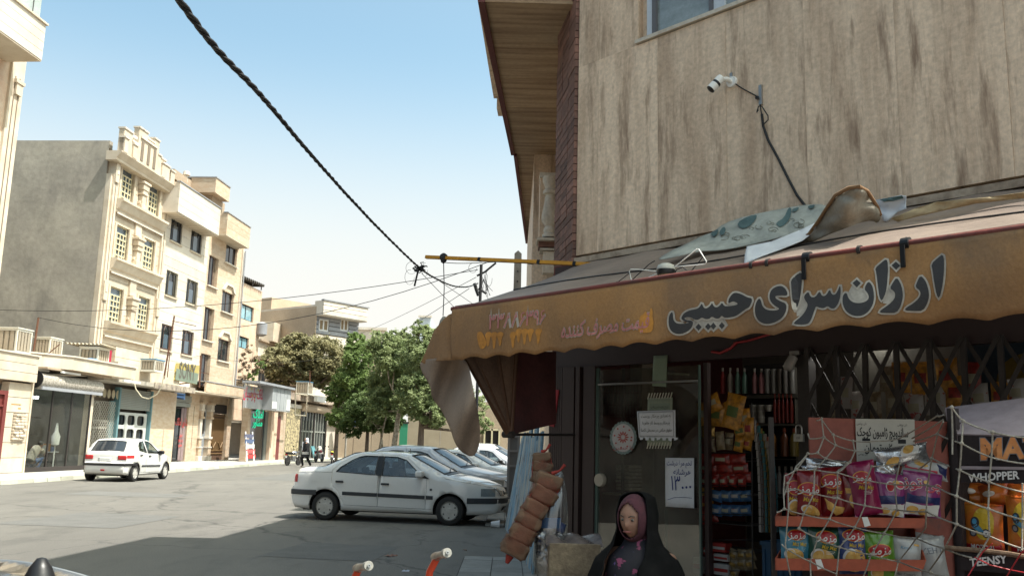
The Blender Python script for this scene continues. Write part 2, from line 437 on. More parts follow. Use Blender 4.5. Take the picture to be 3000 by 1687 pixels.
while Y < 96:
 ln = .9 if Y < 70 else 2.4
 xa, xb = kx(Y), kx(Y + ln)
 mb = MB(); d = random.uniform(-.012, .012)
 mb.add([(xa - .16, Y + .012, 0), (xa + d, Y + .012, 0), (xb + d, Y + ln - .012, 0), (xb - .16, Y + ln - .012, 0),
   (xa - .16, Y + .012, .14), (xa + d - .02, Y + .012, .135 + d), (xb + d - .02, Y + ln - .012, .135 + d), (xb - .16, Y + ln - .012, .14)],
   [(4, 5, 6, 7), (0, 1, 5, 4), (1, 2, 6, 5), (2, 3, 7, 6), (3, 0, 4, 7)])
 mb.obj('kerb_stone', M_kerb, walk)
 Y += ln
# near pavement in front of the shop, slab by slab
np_ = struct(MB().add([(-.62, -2, .006), (4.2, -2, .006), (4.2, 14.05, .006), (-.62, 14.05, .006)], [(0, 1, 2, 3)]).obj('shop_pavement', M_mort))
for i in range(9):
 for j in range(14):
  x = -.60 + i * .42; y = 14.0 - (j + 1) * .42
  piece('paving_slab', M_tile, np_, x + .004, x + .414, y + .004, y + .414, .008, .03 + random.uniform(0, .004))
np2 = struct(MB().add([(-.45, 19.3, .006), (1.2, 19.3, .006), (1.2, 34, .006), (-.45, 34, .006)], [(0, 1, 2, 3)]).obj('parking_pavement', M_mort))
for i in range(4):
 for j in range(26):
  x = -.43 + i * .4; y = 19.35 + j * .4
  piece('paving_slab', M_tile, np2, x + .006, x + .394, y + .006, y + .394, .008, .05)
# -- the corner building on the right (frame FR)
bR = thing('corner_building', 'tall travertine clad corner building with the shop and its orange awning', 'building', fr=FR)
def fr2(p): q = FR.loc((*p, 0)); return (q[0], q[1])
XE = 4.96; HT = 11.8
core = MB()
plan = [(0, .05), (XE, .05), (XE, 8), (1.5, 9)] + [fr2((1.15, 13.7)), fr2((.74, 13.7)), fr2((.62, 10.1)), fr2((.46, 9.75))]
core.prism(plan, 'z', 3.44, HT)
core.prism([fr2((.9, 13.7)), fr2((.3, 13.72)), fr2((.32, 19.9)), fr2((9, 19.9)), fr2((9, 13.7))], 'z', 2.3, 9.8)
core.prism([fr2((1.1, 13.7)), fr2((1.2, 19.9)), fr2((9, 19.9)), fr2((9, 13.7))], 'z', 0, 2.3)
core.obj('wall', M_trav, bR)
MB().prism([fr2((1.0, 20.1)), fr2((1.1, 28)), fr2((9, 28)), fr2((9, 20.1))], 'z', 0, 12.4).obj('unseen_block', M_trav, bR)  # unseen third building, put in to shade the parked cars
# travertine slabs on the chamfer front
ow = (.76, 2.9, 5.45, 7.3)        # window opening
xs = [0, .27, .99, 1.72, 2.45, 3.18, 3.92, XE]
zs = [3.50, 5.43, 7.3, 9.2, HT]
for i in range(len(xs) - 1):
 for j in range(len(zs) - 1):
  a, b, c, d = xs[i], xs[i + 1], zs[j], zs[j + 1]
  if j == 1:
   if a < ow[0] < b: b = ow[0]
   elif b <= ow[1] and a >= ow[0]: continue
   elif a < ow[1] < b: a = ow[1]
  if i == 0 and j > 0: c += 0
  piece('stone_slab', M_trav, bR, a + .001, b - .001, -.02 - random.uniform(0, .004), .05, c + .001, d - .001)
MB().box(-.01, XE, -.045, .05, 3.42, 3.475).obj('ledge', M_ledge, bR)
MB().box(ow[0] - .02, ow[1], -.05, .05, 5.44, 5.475).obj('window_sill', M_stone, bR)
wf = MB()
wf.box(.86, .93, -.02, .04, 5.476, 7.3); wf.box(1.60, 1.72, -.02, .04, 5.476, 7.3); wf.box(2.42, 2.50, -.02, .04, 5.476, 7.3)
w = wf.obj('window', M_winA, bR, bevel=.006)
MB().box(.93, .975, -.03, .035, 5.476, 7.3).box(1.56, 1.6, -.03, .035, 5.476, 7.3).obj('window_frame', pl('grey_gasket', (.13, .13, .14)), w)
MB().box(.975, 1.56, .0, .01, 5.48, 7.3).box(1.72, 2.42, .0, .01, 5.48, 7.3).obj('pane', mat('pane_blind', (.30, .34, .34), .15, spec=.9, var=.5, scale=1.2, st=(1, 1, 3), bump=0), w)
# brick pier along the street side of the corner: courses of three bricks
pd = Vector(fr2((.46, 9.75))) - Vector((0, 0))
pL = pd.length; pa = math.atan2(pd.y, pd.x)
PM = Matrix.Rotation(pa, 4, 'Z')
bk = B1(0, .302, -.0, .085, 0, .070).mesh('brick', M_brick)
MB().add([tuple(PM @ Vector(v)) for v in [(0, .0, 3.4), (pL, .0, 3.4), (pL, 0, HT), (0, 0, HT)]], [(0, 1, 2, 3)]).obj('mortar', M_mort, bR)
nb = 0
for k in range(int((HT - 3.4) / .078)):
 if nb > 280: break
 z = 3.42 + k * .078
 for j in range(3):
  o = bpy.data.objects.new('brick', bk); COL.objects.link(o); o.parent = bR; nb += 1
  o.matrix_local = PM @ Matrix.Translation((.0 + j * .312, -.03 + random.uniform(-.004, .004), z))
# overhanging upper floors seen from below
def wprism(name, pts, z0, z1, m, **k):
 return MB().prism([fr2(p) for p in pts], 'z', z0, z1).obj(name, m, bR, **k)
SZ = 6.2
for i in range(5):      # soffit slabs (joints run across)
 Ya, Yb = 8.75 + i * .99, 8.75 + (i + 1) * .99 - .006
 fa = lambda Y: -.42 + (Y - 8.71) * .0703
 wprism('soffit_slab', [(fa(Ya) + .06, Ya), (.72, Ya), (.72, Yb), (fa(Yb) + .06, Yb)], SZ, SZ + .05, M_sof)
for i in range(6):
 Ya, Yb = 13.75 + i * 1.04, 13.75 + (i + 1) * 1.04 - .006
 fb = lambda Y: -.03 + (Y - 13.77) * .05
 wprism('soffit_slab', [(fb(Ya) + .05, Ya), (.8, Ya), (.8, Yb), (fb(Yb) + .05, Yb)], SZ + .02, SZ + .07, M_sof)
wprism('fascia_trim', [(-.43, 8.7), (-.36, 8.7), (-.01, 13.7), (-.07, 13.7)], SZ - .03, SZ + .12, M_trim)
wprism('fascia_trim', [(-.03, 13.72), (.02, 13.72), (.33, 20.0), (.28, 20.0)], SZ - .03, SZ + .12, M_trim)
wprism('overhang_wall', [(-.40, 8.72), (.7, 8.72), (.75, 13.69), (-.045, 13.69)], SZ + .06, HT, M_trav)
wprism('overhang_wall', [(0, 13.75), (.8, 13.75), (.8, 19.9), (.30, 19.95)], SZ + .08, 9.8, M_trav)
wprism('upper_cornice', [(-.57, 8.8), (-.3, 8.8), (-.1, 13.3), (-.36, 13.3)], 6.95, 7.6, M_trav)
wprism('upper_cornice', [(-.31, 13.32), (-.1, 13.32), (-.1, 13.66), (-.29, 13.66)], 6.8, 7.4, M_trav)
# window bay with turned baluster between pier and overhang (further down the street side)
def N12(u, v, Y=12.6): p = PY(u, v, Y); return p
def nbox(name, u0, u1, v0, v1, m, Y=12.6, d=.3, **k):
 a, b = PY(u0, v0, Y), PY(u1, v1, Y)
 mb = MB(); v = [FR.loc(p) for p in ((a.x, Y, b.z), (b.x, Y, b.z), (b.x, Y + d, b.z), (a.x, Y + d, b.z), (a.x, Y, a.z), (b.x, Y, a.z), (b.x, Y + d, a.z), (a.x, Y + d, a.z))]
 mb.add(v, [(0, 3, 2, 1), (4, 5, 6, 7), (0, 1, 5, 4), (1, 2, 6, 5), (2, 3, 7, 6), (3, 0, 4, 7)])
 return mb.obj(name, m, bR, **k)
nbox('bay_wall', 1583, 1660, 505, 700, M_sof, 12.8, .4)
nbox('bay_frame', 1582, 1640, 505, 520, M_stone, 12.5, .3)
nbox('bay_frame', 1583, 1596, 520, 695, M_trav, 12.55, .25)
nbox('bay_shelf', 1574, 1642, 695, 704, M_stone, 12.4, .4)
nbox('bay_apron', 1578, 1640, 705, 724, M_brick, 12.5, .3)
nbox('bay_moulding', 1582, 1640, 726, 733, M_stone, 12.45, .3)
nbox('bay_panel', 1592, 1640, 736, 800, M_stone, 12.5, .2)
nbox('bay_wall', 1560, 1660, 700, 900, M_trav, 12.9, .6)
c = FR.loc(PY(1612, 610, 12.5)); zt = PY(1612, 520, 12.5).z; zb = PY(1612, 697, 12.5).z
prof = [(.115, 0), (.115, .05), (.085, .07), (.10, .10), (.09, .15), (.075, .18), (.12, .26), (.13, .34), (.10, .52), (.08, .66), (.075, .70), (.115, .72), (.11, .77), (.08, .80), (.10, .88), (.12, .93), (.12, 1.0)]
MB().lathe([(r_ * .95, zb + h * (zt - zb)) for r_, h in prof], (c[0], c[1], 0), 16).obj('baluster', M_stone, bR, smooth=40)
# recess behind, rough edge
# ground floor side walls and shop interior shell
shell = MB()
shell.box(-.28, 5.2, 3.0, 3.1, 0, 3.44)          # back wall
shell.box(-.28, 5.2, .0, 3.1, 2.98, 3.04)        # ceiling
shell.box(5.1, 5.2, .06, 3.0, 0, 3.0)
shell.obj('shop_shell', pl('shop_back_wall', (.13, .11, .09), .8), bR)
MB().box(-.28, 5.2, .0, 3.0, .03, .05).obj('shop_floor', pl('shop_floor', (.12, .10, .08), .5), bR)
MB().box(-.34, -.1, .02, 3.1, 0, 3.44).obj('side_wall', M_trim, bR)
MB().box(-.3, 5.15, .0, .07, 2.42, 3.42).obj('fascia_board', pl('dark_fascia', (.045, .028, .028), .5), bR)
colm = MB()
for k in range(6): colm.box(-.30 + k * .028, -.276 + k * .028, -.05, .02, 0.02, 2.42)
colm.box(-.13, .02, -.05, .05, .02, 2.42); colm.box(.05, .10, -.06, .05, .02, 2.42); colm.box(.13, .27, -.04, .05, .02, 2.42)
colm.obj('door_jamb', M_alu, bR)
# glass shop door, left of the opening
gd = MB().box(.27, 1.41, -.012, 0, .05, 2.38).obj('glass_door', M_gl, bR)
MB().box(.27, .30, -.02, .01, .05, 2.4).box(1.40, 1.414, -.016, .004, .05, 2.38).obj('door_edge', pl('green_glass_edge', (.10, .15, .13), .2), gd)
MB().box(.3, 1.40, -.03, .01, 2.24, 2.255).obj('door_rail', M_steel, gd)
x, z = FR.at(1758, 1405, -.03)
MB().lathe([(0, -.05), (.055, -.05), (.06, -.03), (.06, -.01), (.03, 0)], (x, 0, z), 20, 'y').obj('lock_plate', pl('cream_lock', (.45, .40, .32), .5), gd)
# second sliding leaf and frame behind
MB().box(.52, .54, .05, .07, .05, 2.4).box(1.0, 1.015, .05, .07, .05, 2.4).box(1.42, 1.46, .03, .08, .05, 2.4).obj('inner_frame', M_alu, bR)
# posts either side of the opening and the hanging lamp of the shop
MB().box(2.32, 2.42, -.04, .06, .02, 2.42).obj('door_post', M_iron, bR)
M_lampw = mat('lamp_glow', (.9, .9, .85), .5, emit=((1, .97, .9), 12), bump=0)
for (u, v) in ((2538, 966), (2590, 965)):
 x, z = FR.at(u, v, .6)
 lp = thing('ceiling_lamp', 'lit white globe lamp behind the folding gate, %s of two' % ('left' if u < 2560 else 'right'), 'lamp', 'lit globe lamps inside the shop', fr=FR, fx=x, fy=.6)
 MB().lathe([(.01, z - .085), (.07, z - .055), (.09, z), (.07, z + .055), (.02, z + .085)], (0, 0, 0), 16).obj('globe', M_lampw, lp, smooth=60)
 MB().tube([(0, 0, z + .08), (0, 0, 2.98)], .008).obj('lamp_cord', M_black, lp)
# -- folding lattice gate
gt = thing('folding_gate', 'dark iron folding lattice gate across the right part of the shopfront', 'gate', fr=FR)
gx0, gx1 = 2.42, 4.9; gz0, gz1 = 1.2, 2.46
n = 11; st = (gx1 - gx0) / n
for i in range(n + 1):
 x = gx0 + i * st; ln = .02 * math.sin(i * 2.1)
 MB().prism([(x - .017 + ln, gz0), (x + .017 + ln, gz0), (x + .017, gz1), (x - .017, gz1)], 'y', -.075, -.045).obj('upright', M_iron, gt)
for r_ in range(3):
 za, zb2 = gz0 + .0 + r_ * .42, gz0 + .42 + r_ * .42
 for i in range(0, n):
  a, b = gx0 + i * st, gx0 + (i + 1) * st
  for (p, q, yy) in (((a, za), (b, zb2), -.09), ((a, zb2), (b, za), -.04)):
   d = Vector((q[0] - p[0], q[1] - p[1])).normalized(); nn = Vector((-d.y, d.x)) * .014
   MB().prism([(p[0] + nn.x, p[1] + nn.y), (p[0] - nn.x, p[1] - nn.y), (q[0] - nn.x, q[1] - nn.y), (q[0] + nn.x, q[1] + nn.y)], 'y', yy, yy + .008).obj('lattice_bar', M_iron, gt)
# -- awning
M_awtop = mat('awning_top', (.25, .19, .15), .6, spec=.45, col2=(.14, .105, .085), scale=1.2, bump=.35, bscale=22, fine=.1, stain=((.34, .24, .22), 14, (1, 1, 1), .68, .74))
M_awn = mat('awning_orange', (.40, .205, .075), .85, col2=(.25, .145, .075), scale=1.3, st=(1.2, 1.2, .7), bump=.3, bscale=60, fine=.1,
   stain=((.15, .10, .065), 1.6, (1, 1, .8), .56, .80))
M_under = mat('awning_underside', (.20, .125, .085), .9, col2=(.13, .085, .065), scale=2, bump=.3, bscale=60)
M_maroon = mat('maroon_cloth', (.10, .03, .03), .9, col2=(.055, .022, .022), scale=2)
M_rib = mat('awning_arm', (.11, .05, .025), .55)
M_pipe = mat('red_pipe', (.17, .04, .03), .6, col2=(.09, .035, .03), scale=4)
M_let = pl('sign_black', (.05, .047, .047), .7)
M_pale = mat('sign_pale', (.58, .52, .43), .8, col2=(.36, .31, .26), scale=4)
M_pink = mat('sign_pink', (.62, .25, .23), .8, col2=(.50, .19, .18), scale=6)
M_oran = mat('patch_orange', (.62, .27, .05), .8, col2=(.45, .2, .05), scale=9)
aw = thing('shop_awning', 'faded orange shop awning with black and white lettering, scalloped edge', 'awning', fr=FR)
AX0, AX1 = .04, 4.95
def ztop(y): return 3.42 + y * .41 - .03 * math.sin(math.pi * min(1, -y / 1.5))
def awtop(a, b):
 x = AX0 + (AX1 - AX0) * a; y = -1.52 * b
 if a < .06: pass
 z = ztop(y) + .006 * math.sin(x * 9 + y * 5) + .012 * math.sin(x * 2.3)
 return (x + (.0 if b > .5 else .3 * (1 - a) * max(0, .5 - b) * 0), y, z)
MB().grid(awtop, 60, 16).obj('awning_roof', M_awtop, aw, smooth=60, solid=.006)
MB().tube([(AX0 + t * (AX1 - AX0), -.88, ztop(-.88) + .014 + .012 * math.sin((AX0 + t * (AX1 - AX0)) * 2.3)) for t in [i / 24 for i in range(25)]], .006, 6).obj('seam', M_black, aw)
MB().tube([(AX0 - .02, -1.56, 2.79), (2.4, -1.565, 2.80), (AX1, -1.56, 2.79)], .019, 12).obj('front_pipe', M_pipe, aw, smooth=60)
MB().box(AX0, AX1, -1.55, -1.50, 2.742, 2.765).obj('front_rail', M_iron, aw)
ff = mat('front_strip', (.42, .36, .28), .5)
MB().box(AX0, AX1, -1.545, -1.52, 2.80, 2.818).obj('cover_strip', M_awtop, aw)
def vy(x, z):       # folds of the hanging front cloth
 t = max(0, min(1, (2.79 - z) / .44))
 k = .012 * math.sin(x * 5.1) + .010 * math.sin(x * 11.3 + 1) + .02 * math.sin(x * 1.7)
 if x > 3.2: k += .03 * math.sin((x - 3.2) * 3.5 + (2.76 - z) * 9)
 return -1.575 - .02 * math.sin(t * 3.1) + k * t * 1.2
def scal(x): return 2.352 + .018 * abs(math.sin((x + .13) * math.pi / .29)) ** 1.2 * 1.3
def val(a, b):
 x = AX0 + (AX1 - AX0) * a
 z = 2.79 + (scal(x) - 2.79) * b
 return (x, vy(x, z), z)
MB().grid(val, 260, 12).obj('valance', M_awn, aw, smooth=60, solid=.003)
# ---- lettering painted on the front cloth; outlines in photograph pixels carried onto the cloth
def onval(u, v, off):
 x, z = FR.at(u, v, -1.59)
 x, z = FR.at(u, v, vy(x, z)); return (x, vy(x, z) - off, z)
def paint(name, poly, m, off, holes=(), step=26, par=None):
 mb = MB(); fill(mb, poly, holes, step, lambda u, v: onval(u, v, off)); return mb.obj(name, m, par or aw)
ZA = lambda P: [(2000 + x / 2.576, 500 + y / 2.576) for x, y in P]
ZB = lambda P: [(1750 + x / 4.683, 700 + y / 4.683) for x, y in P]
alef1 = ZA([(1970, 630), (1980, 690), (1976, 790), (1965, 880), (1942, 968), (1922, 940), (1905, 850), (1893, 760), (1882, 705), (1930, 660)])
re = ZA([(1800, 790), (1838, 830), (1860, 890), (1866, 950), (1852, 1005), (1820, 1060), (1750, 1060), (1682, 1056), (1690, 1035), (1745, 1003), (1790, 962), (1802, 930), (1795, 905), (1762, 878), (1775, 840)])
ze = ZA([(1620, 805), (1650, 850), (1664, 900), (1668, 955), (1650, 1025), (1617, 1074), (1550, 1074), (1490, 1072), (1500, 1052), (1560, 1012), (1605, 968), (1610, 930), (1600, 910), (1570, 888), (1590, 850)])
zdot = ZA([(1615, 688), (1648, 718), (1617, 750), (1582, 716)])
alef2 = ZA([(1545, 665), (1556, 710), (1552, 830), (1540, 920), (1510, 985), (1492, 960), (1478, 860), (1468, 770), (1458, 738), (1500, 700)])
nun = ZA([(1405, 832), (1435, 862), (1450, 915), (1450, 985), (1425, 1045), (1380, 1088), (1330, 1100), (1280, 1090), (1238, 1060), (1215, 1010), (1212, 955), (1228, 925), (1246, 925), (1258, 965), (1290, 995), (1345, 1003), (1398, 985), (1415, 955), (1400, 920), (1375, 895)])
ndot = ZA([(1320, 822), (1350, 850), (1320, 882), (1288, 850)])
sin = ZA([(1194, 862), (1200, 905), (1193, 980), (1160, 1038), (1128, 1042), (1100, 1020), (1072, 1040), (1038, 1035), (1012, 1022), (1000, 1055), (975, 1130), (948, 1162), (842, 1160), (850, 1140), (905, 1100), (942, 1045), (952, 1005), (925, 972), (922, 945), (955, 910), (970, 955), (1008, 958), (1040, 905), (1056, 948), (1088, 945), (1117, 892), (1130, 935), (1158, 938), (1178, 905)])
alef3 = ZA([(902, 765), (908, 810), (900, 910), (885, 1000), (853, 1062), (842, 1030), (832, 950), (826, 870), (822, 830), (860, 790)])
ye = ZA([(738, 866), (775, 882), (796, 915), (798, 945), (745, 942), (708, 945), (705, 962), (740, 985), (790, 1003), (788, 1055), (765, 1105), (715, 1142), (650, 1160), (595, 1148), (558, 1105), (550, 1045), (562, 990), (585, 962), (598, 980), (608, 1025), (640, 1052), (695, 1058), (745, 1045), (700, 1020), (668, 985), (660, 940), (680, 892)])
hab = ZB([(2148, 818), (2100, 940), (2050, 960), (1985, 1010), (1905, 1065), (1800, 1082), (1745, 1078), (1718, 1050), (1690, 1088), (1640, 1097), (1582, 1062), (1545, 1100), (1490, 1100), (1442, 1075), (1400, 1110), (1345, 1108), (1285, 1072), (1215, 1078), (1205, 1095), (1240, 1115), (1312, 1120), (1327, 1150), (1310, 1215), (1250, 1272), (1160, 1306), (1080, 1300), (1015, 1255), (990, 1180), (990, 1090), (1010, 1025), (1038, 1002), (1050, 1030), (1052, 1095), (1072, 1140), (1122, 1165), (1200, 1163), (1285, 1148), (1225, 1140), (1175, 1110), (1163, 1080), (1200, 1020), (1275, 980), (1390, 958), (1422, 925), (1446, 882), (1466, 940), (1502, 958), (1560, 922), (1586, 872), (1602, 920), (1645, 945), (1692, 915), (1722, 872), (1746, 915), (1792, 930), (1960, 900), (1890, 857), (1850, 865), (1806, 890), (1815, 820), (1865, 752), (1912, 736), (1992, 760), (2060, 800)])
dots = [ZB([(cx, cy - 48), (cx + 42, cy), (cx, cy + 48), (cx - 42, cy)]) for cx, cy in ((1400, 1210), (1530, 1203), (1602, 1196), (1720, 1190))]
whites = [ZB([(1345, 1110), (1440, 1070), (1580, 1055), (1720, 1045), (1800, 1183), (1722, 1275), (1665, 1225), (1600, 1275), (1560, 1250), (1525, 1285), (1460, 1225), (1400, 1290), (1325, 1190)]),
   ZA([(1246, 930), (1290, 850), (1320, 880), (1372, 890), (1405, 930), (1412, 965), (1345, 1002), (1280, 990)]),
   ZA([(905, 900), (925, 960), (945, 1010), (900, 1090), (865, 1100), (850, 1060), (890, 1000)]),
   ZA([(1555, 850), (1590, 910), (1605, 960), (1550, 1005), (1510, 1000), (1540, 930)]),
   ZB([(1805, 890), (1850, 863), (1890, 856), (1962, 900), (1800, 930)])]
k = 0
for pg in whites: paint('letter_ground', pg, M_pale, .004, step=20)
for nm, pg in (('alef', alef1), ('re', re), ('ze', ze), ('dot', zdot), ('alef', alef2), ('nun', nun), ('dot', ndot), ('sin', sin), ('alef', alef3), ('ye', ye), ('word', hab)) + tuple(('dot', d) for d in dots):
 sp = smooth_poly(pg, 2) if nm in ('word', 'nun', 'ye', 'sin') else (smooth_poly(pg, 1) if nm != 'dot' else pg)
 o_ = paint('letter', sp, M_let, .0095, step=22)
 of = offset_poly(smooth_poly(pg, 1) if nm != 'dot' else pg, 5.2)
 paint('letter_outline', of, M_pale, .0065 + .0004 * k, step=22); k = (k + 1) % 6
def val_text(t, u, v, w_px, m1, m2, size, rot, off, fa=True, sx=1.0):
 cr, sr = math.cos(rot), math.sin(rot)
 def fn(o):
  return lambda x, y: onval(u + (x * cr * sx + y * sr) * w_px, v - (y * cr - x * sr * -1 * -1) * w_px if 0 else v - (y * cr + x * sr * sx) * w_px, o)
 lettering(t, m2, aw, fn(off), size, off=.045 * size, fa=fa, name='letter_outline', res=2)
 lettering(t, m1, aw, fn(off + .003), size, off=.010 * size, fa=fa, name='letter', res=2)
val_text('۳۳۸۸۶۳۹۶', 1516, 938, 1.0, M_pink, M_pale, 60, .10, .005, sx=.66)
val_text('قیمت مصرف کننده', 1776, 956, 1.0, M_pink, M_pale, 62, .12, .005, sx=.53)
for i in range(9):          # half painted-over second number
 u = 1408 + i * 19 + (14 if i > 3 else 0) + (i * 5) % 7; v = 1000 - i * 2.2 + (i * 11) % 9 - 4; h = 26 + (i * 7) % 15
 if i == 0: pg = [(1397, 975), (1412, 970), (1420, 985), (1430, 1005), (1418, 1024), (1405, 1018)]
 else: pg = [(u - 6, v - 22), (u + 5, v - 24), (u + 12, v - 18), (u + 5, v - 6), (u + 3, v + h - 18), (u - 3, v + h - 12), (u - 5, v - 2), (u - 10, v - 12)]
 paint('paint_patch', smooth_poly(pg, 1), M_oran, .005, step=14)
paint('paint_patch', smooth_poly([(1868, 974), (1876, 925), (1886, 922), (1893, 910), (1900, 925), (1903, 931), (1906, 905), (1911, 902), (1914, 912), (1913, 930), (1917, 945), (1912, 972), (1895, 975)], 1), M_oran, .006, step=14)
# ---- left end of the awning: orange corner flap, torn hanging cloth, folding ribs
def on(y): return lambda u, v: (FR.at(u, v, y)[0], y, FR.at(u, v, y)[1])
def fl1(u, v):
 x, z = FR.at(u, v, -1.56); return (x, -1.56 - .03 * math.sin(u * .05), z)
MB_ = MB(); fill(MB_, [(1330, 913), (1345, 1052), (1310, 1056), (1262, 1060), (1243, 1066), (1226, 1060), (1245, 1025), (1280, 968), (1316, 922)], (), 16, fl1); MB_.obj('corner_flap', M_awn, aw, smooth=60, solid=.003)
def fl2(u, v):
 y = -1.50 + .10 * math.sin((u + v * .35) * .045) + .03 * math.sin(v * .03)
 x, z = FR.at(u, v, y); return (x, y, z)
tear = smooth_poly([(1226, 1058), (1262, 1050), (1345, 1045), (1372, 1060), (1386, 1140), (1404, 1220), (1408, 1290), (1390, 1342), (1352, 1325), (1333, 1300), (1318, 1250), (1290, 1195), (1264, 1165), (1262, 1130), (1240, 1098)], 2)
MB_ = MB(); fill(MB_, tear, (), 9, fl2); MB_.obj('torn_cloth', mat('tan_cloth', (.30, .225, .17), .9, col2=(.23, .17, .13), scale=2.4, bump=.3, bscale=70), aw, smooth=70, solid=.003)
FSd = Fr(FR.w(AX0, 0)[:2], (.73, .68))
def sp(u, v, dx=0):
 y, z = FSd.at(u, v); return Vector((AX0 + dx, y, z))
piv = sp(1490, 1272)
tops = [sp(1347, 1030), sp(1375, 1030), sp(1448, 1030), sp(1506, 1030)]
for i, t in enumerate(tops):
 MB().tube([piv + Vector((.01 * i, 0, 0)), t + Vector((.01 * i, 0, .05))], .021 if i else .027, 10).obj('rib', M_rib, aw, smooth=60)
MB().tube([piv + Vector((-.06, 0, 0)), piv + Vector((.06, 0, 0))], .03, 12).obj('hinge', M_iron, aw)
wall_a = Vector((AX0 + .0, .0, piv.z + .02))
MB().tube([piv, wall_a], .012, 8).obj('bracket', M_iron, aw)
pr = sp(1625, 1030); pb = sp(1622, 1240)
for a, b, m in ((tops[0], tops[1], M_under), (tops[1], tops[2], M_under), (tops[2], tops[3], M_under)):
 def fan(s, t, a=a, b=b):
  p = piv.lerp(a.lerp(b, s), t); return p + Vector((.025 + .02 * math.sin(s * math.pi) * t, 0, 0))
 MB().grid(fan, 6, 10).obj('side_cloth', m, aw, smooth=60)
def fan2(s, t):
 top = tops[3].lerp(pr, s); bot = piv.lerp(pb, s); p = bot.lerp(top, t)
 return p + Vector((.03 + .012 * math.sin(s * 9 + t * 3), 0, 0))
MB().grid(fan2, 14, 12).obj('side_cloth', M_maroon, aw, smooth=60)
MB().tube([piv, pb], .008, 6).obj('hem', M_black, aw)
# underside strips visible between scallops
# ---- clamps on the front pipe
for i, (u, v) in enumerate(((2362, 775), (2650, 713), (2200, 806), (2515, 740), (2246, 769))):
 x, z = FR.at(u, v, -1.58)
 big = i < 2
 mb = MB(); rr = .034 if big else .029
 mb.lathe([(rr, -.022 if big else -.01), (rr, .022 if big else .01)], (x, -1.56, 2.795), 14, 'x')
 if big: mb.box(x - .014, x + .01, -1.612, -1.600, 2.66, 2.78)
 mb.obj('clamp', M_black if big else M_iron, aw)
# -- tarpaulins thrown on the awning
def crumple(name, label, cat, poly, depthfn, m, step, amp, seed):
 t = thing(name, label, cat, fr=FR)
 def fn(u, v):
  y = depthfn(u, v); x, z = FR.at(u, v, y)
  n_ = noise.noise(Vector((u * .018 + seed, v * .03, seed))) * amp
  x, z = FR.at(u, v, y + n_); return (x, y + n_, z)
 mb = MB(); fill(mb, poly, (), step, fn); mb.obj('sheet', m, t, smooth=70, solid=.004)
 return t, fn
M_tarp = mat('patterned_tarp', (.36, .365, .32), .7, col2=(.22, .23, .205), scale=4, bump=.3, bscale=14)
M_tarpd = mat('tarp_print', (.07, .12, .12), .7)
M_tarpw = mat('white_tarp', (.60, .62, .66), .6, col2=(.5, .52, .55), scale=2, bump=.4, bscale=8)
M_canv = mat('canvas', (.30, .275, .225), .85, col2=(.20, .18, .145), scale=3, bump=.3, bscale=40)
tp, f1 = crumple('patterned_tarpaulin', 'grey green leaf patterned tarpaulin lying on top of the awning', 'tarpaulin',
 smooth_poly([(1922, 764), (1955, 740), (2010, 715), (2060, 690), (2090, 680), (2120, 655), (2190, 632), (2290, 612), (2360, 600), (2420, 598), (2440, 625), (2400, 670), (2330, 685), (2270, 700), (2180, 722), (2100, 735), (2050, 735), (1985, 752)], 1),
 lambda u, v: -.55 + .45 * max(0, min(1, (760 - v - (u - 1922) * -.0) / 160)) - max(0, (v - 700)) * .003, M_tarp, 14, .05, 3)
def tdec(poly, off=.012):
 mb = MB(); 
 def fn(u, v):
  p = Vector(f1(u, v)); return tuple(p + Vector((0, -off, off * .3)))
 fill(mb, smooth_poly(poly, 1), (), 9, fn); mb.obj('leaf_print', M_tarpd, tp)
tdec([(2085, 683), (2105, 672), (2108, 682), (2095, 697), (2086, 690)]); tdec([(2110, 680), (2122, 665), (2130, 672), (2124, 690), (2112, 690)])
tdec([(2160, 655), (2195, 635), (2222, 630), (2215, 648), (2195, 668), (2172, 672)]); tdec([(2275, 655), (2300, 640), (2312, 610), (2322, 612), (2318, 640), (2305, 658), (2290, 668), (2280, 664)])
tdec([(2322, 615), (2344, 608), (2340, 618), (2325, 625)]); tdec([(2368, 606), (2392, 601), (2385, 612), (2372, 614)])
mb = MB(); random.seed(5)
for i in range(16):
 u0, v0 = 2115 + random.random() * 240, 0
 v0 = 700 - (u0 - 2115) * .2 + random.uniform(-18, 12); rr = random.uniform(6, 15); pts = []
 for k in range(14):
  a = k * .42 * (1 if i % 2 else -1) + i; r2_ = rr * (1 - k / 20)
  pts.append(tuple(Vector(f1(u0 + r2_ * 1.3 * math.cos(a), v0 + r2_ * .7 * math.sin(a))) + Vector((0, -.008, .002))))
 mb.tube(pts, .0022, 4)
o_ = mb.obj('scroll_print', pl('scroll_print', (.20, .20, .16)), tp)
stuff(o_)
tw, f2 = crumple('white_tarpaulin', 'white backed tarpaulin flap hanging down over the lit awning roof', 'tarpaulin',
 [(2188, 722), (2260, 708), (2350, 672), (2395, 650), (2402, 668), (2350, 706), (2290, 730), (2230, 752), (2180, 774), (2182, 748)],
 lambda u, v: -1.22 + (774 - v) * .005, M_tarpw, 12, .04, 8)
tc, f3 = crumple('folded_canvas', 'khaki canvas sheet folded into a peaked hood on the awning', 'canvas sheet',
 smooth_poly([(2300, 735), (2370, 690), (2420, 620), (2450, 575), (2490, 553), (2520, 549), (2545, 562), (2575, 610), (2583, 635), (2570, 655), (2555, 645), (2520, 652), (2480, 668), (2420, 690), (2360, 720)], 1),
 lambda u, v: -.78 - .30 * math.cos((u - 2500) * .014) * max(0, min(1, (740 - v) / 150)) + .2 * max(0, (u - 2520) / 60), M_canv, 11, .10, 12)
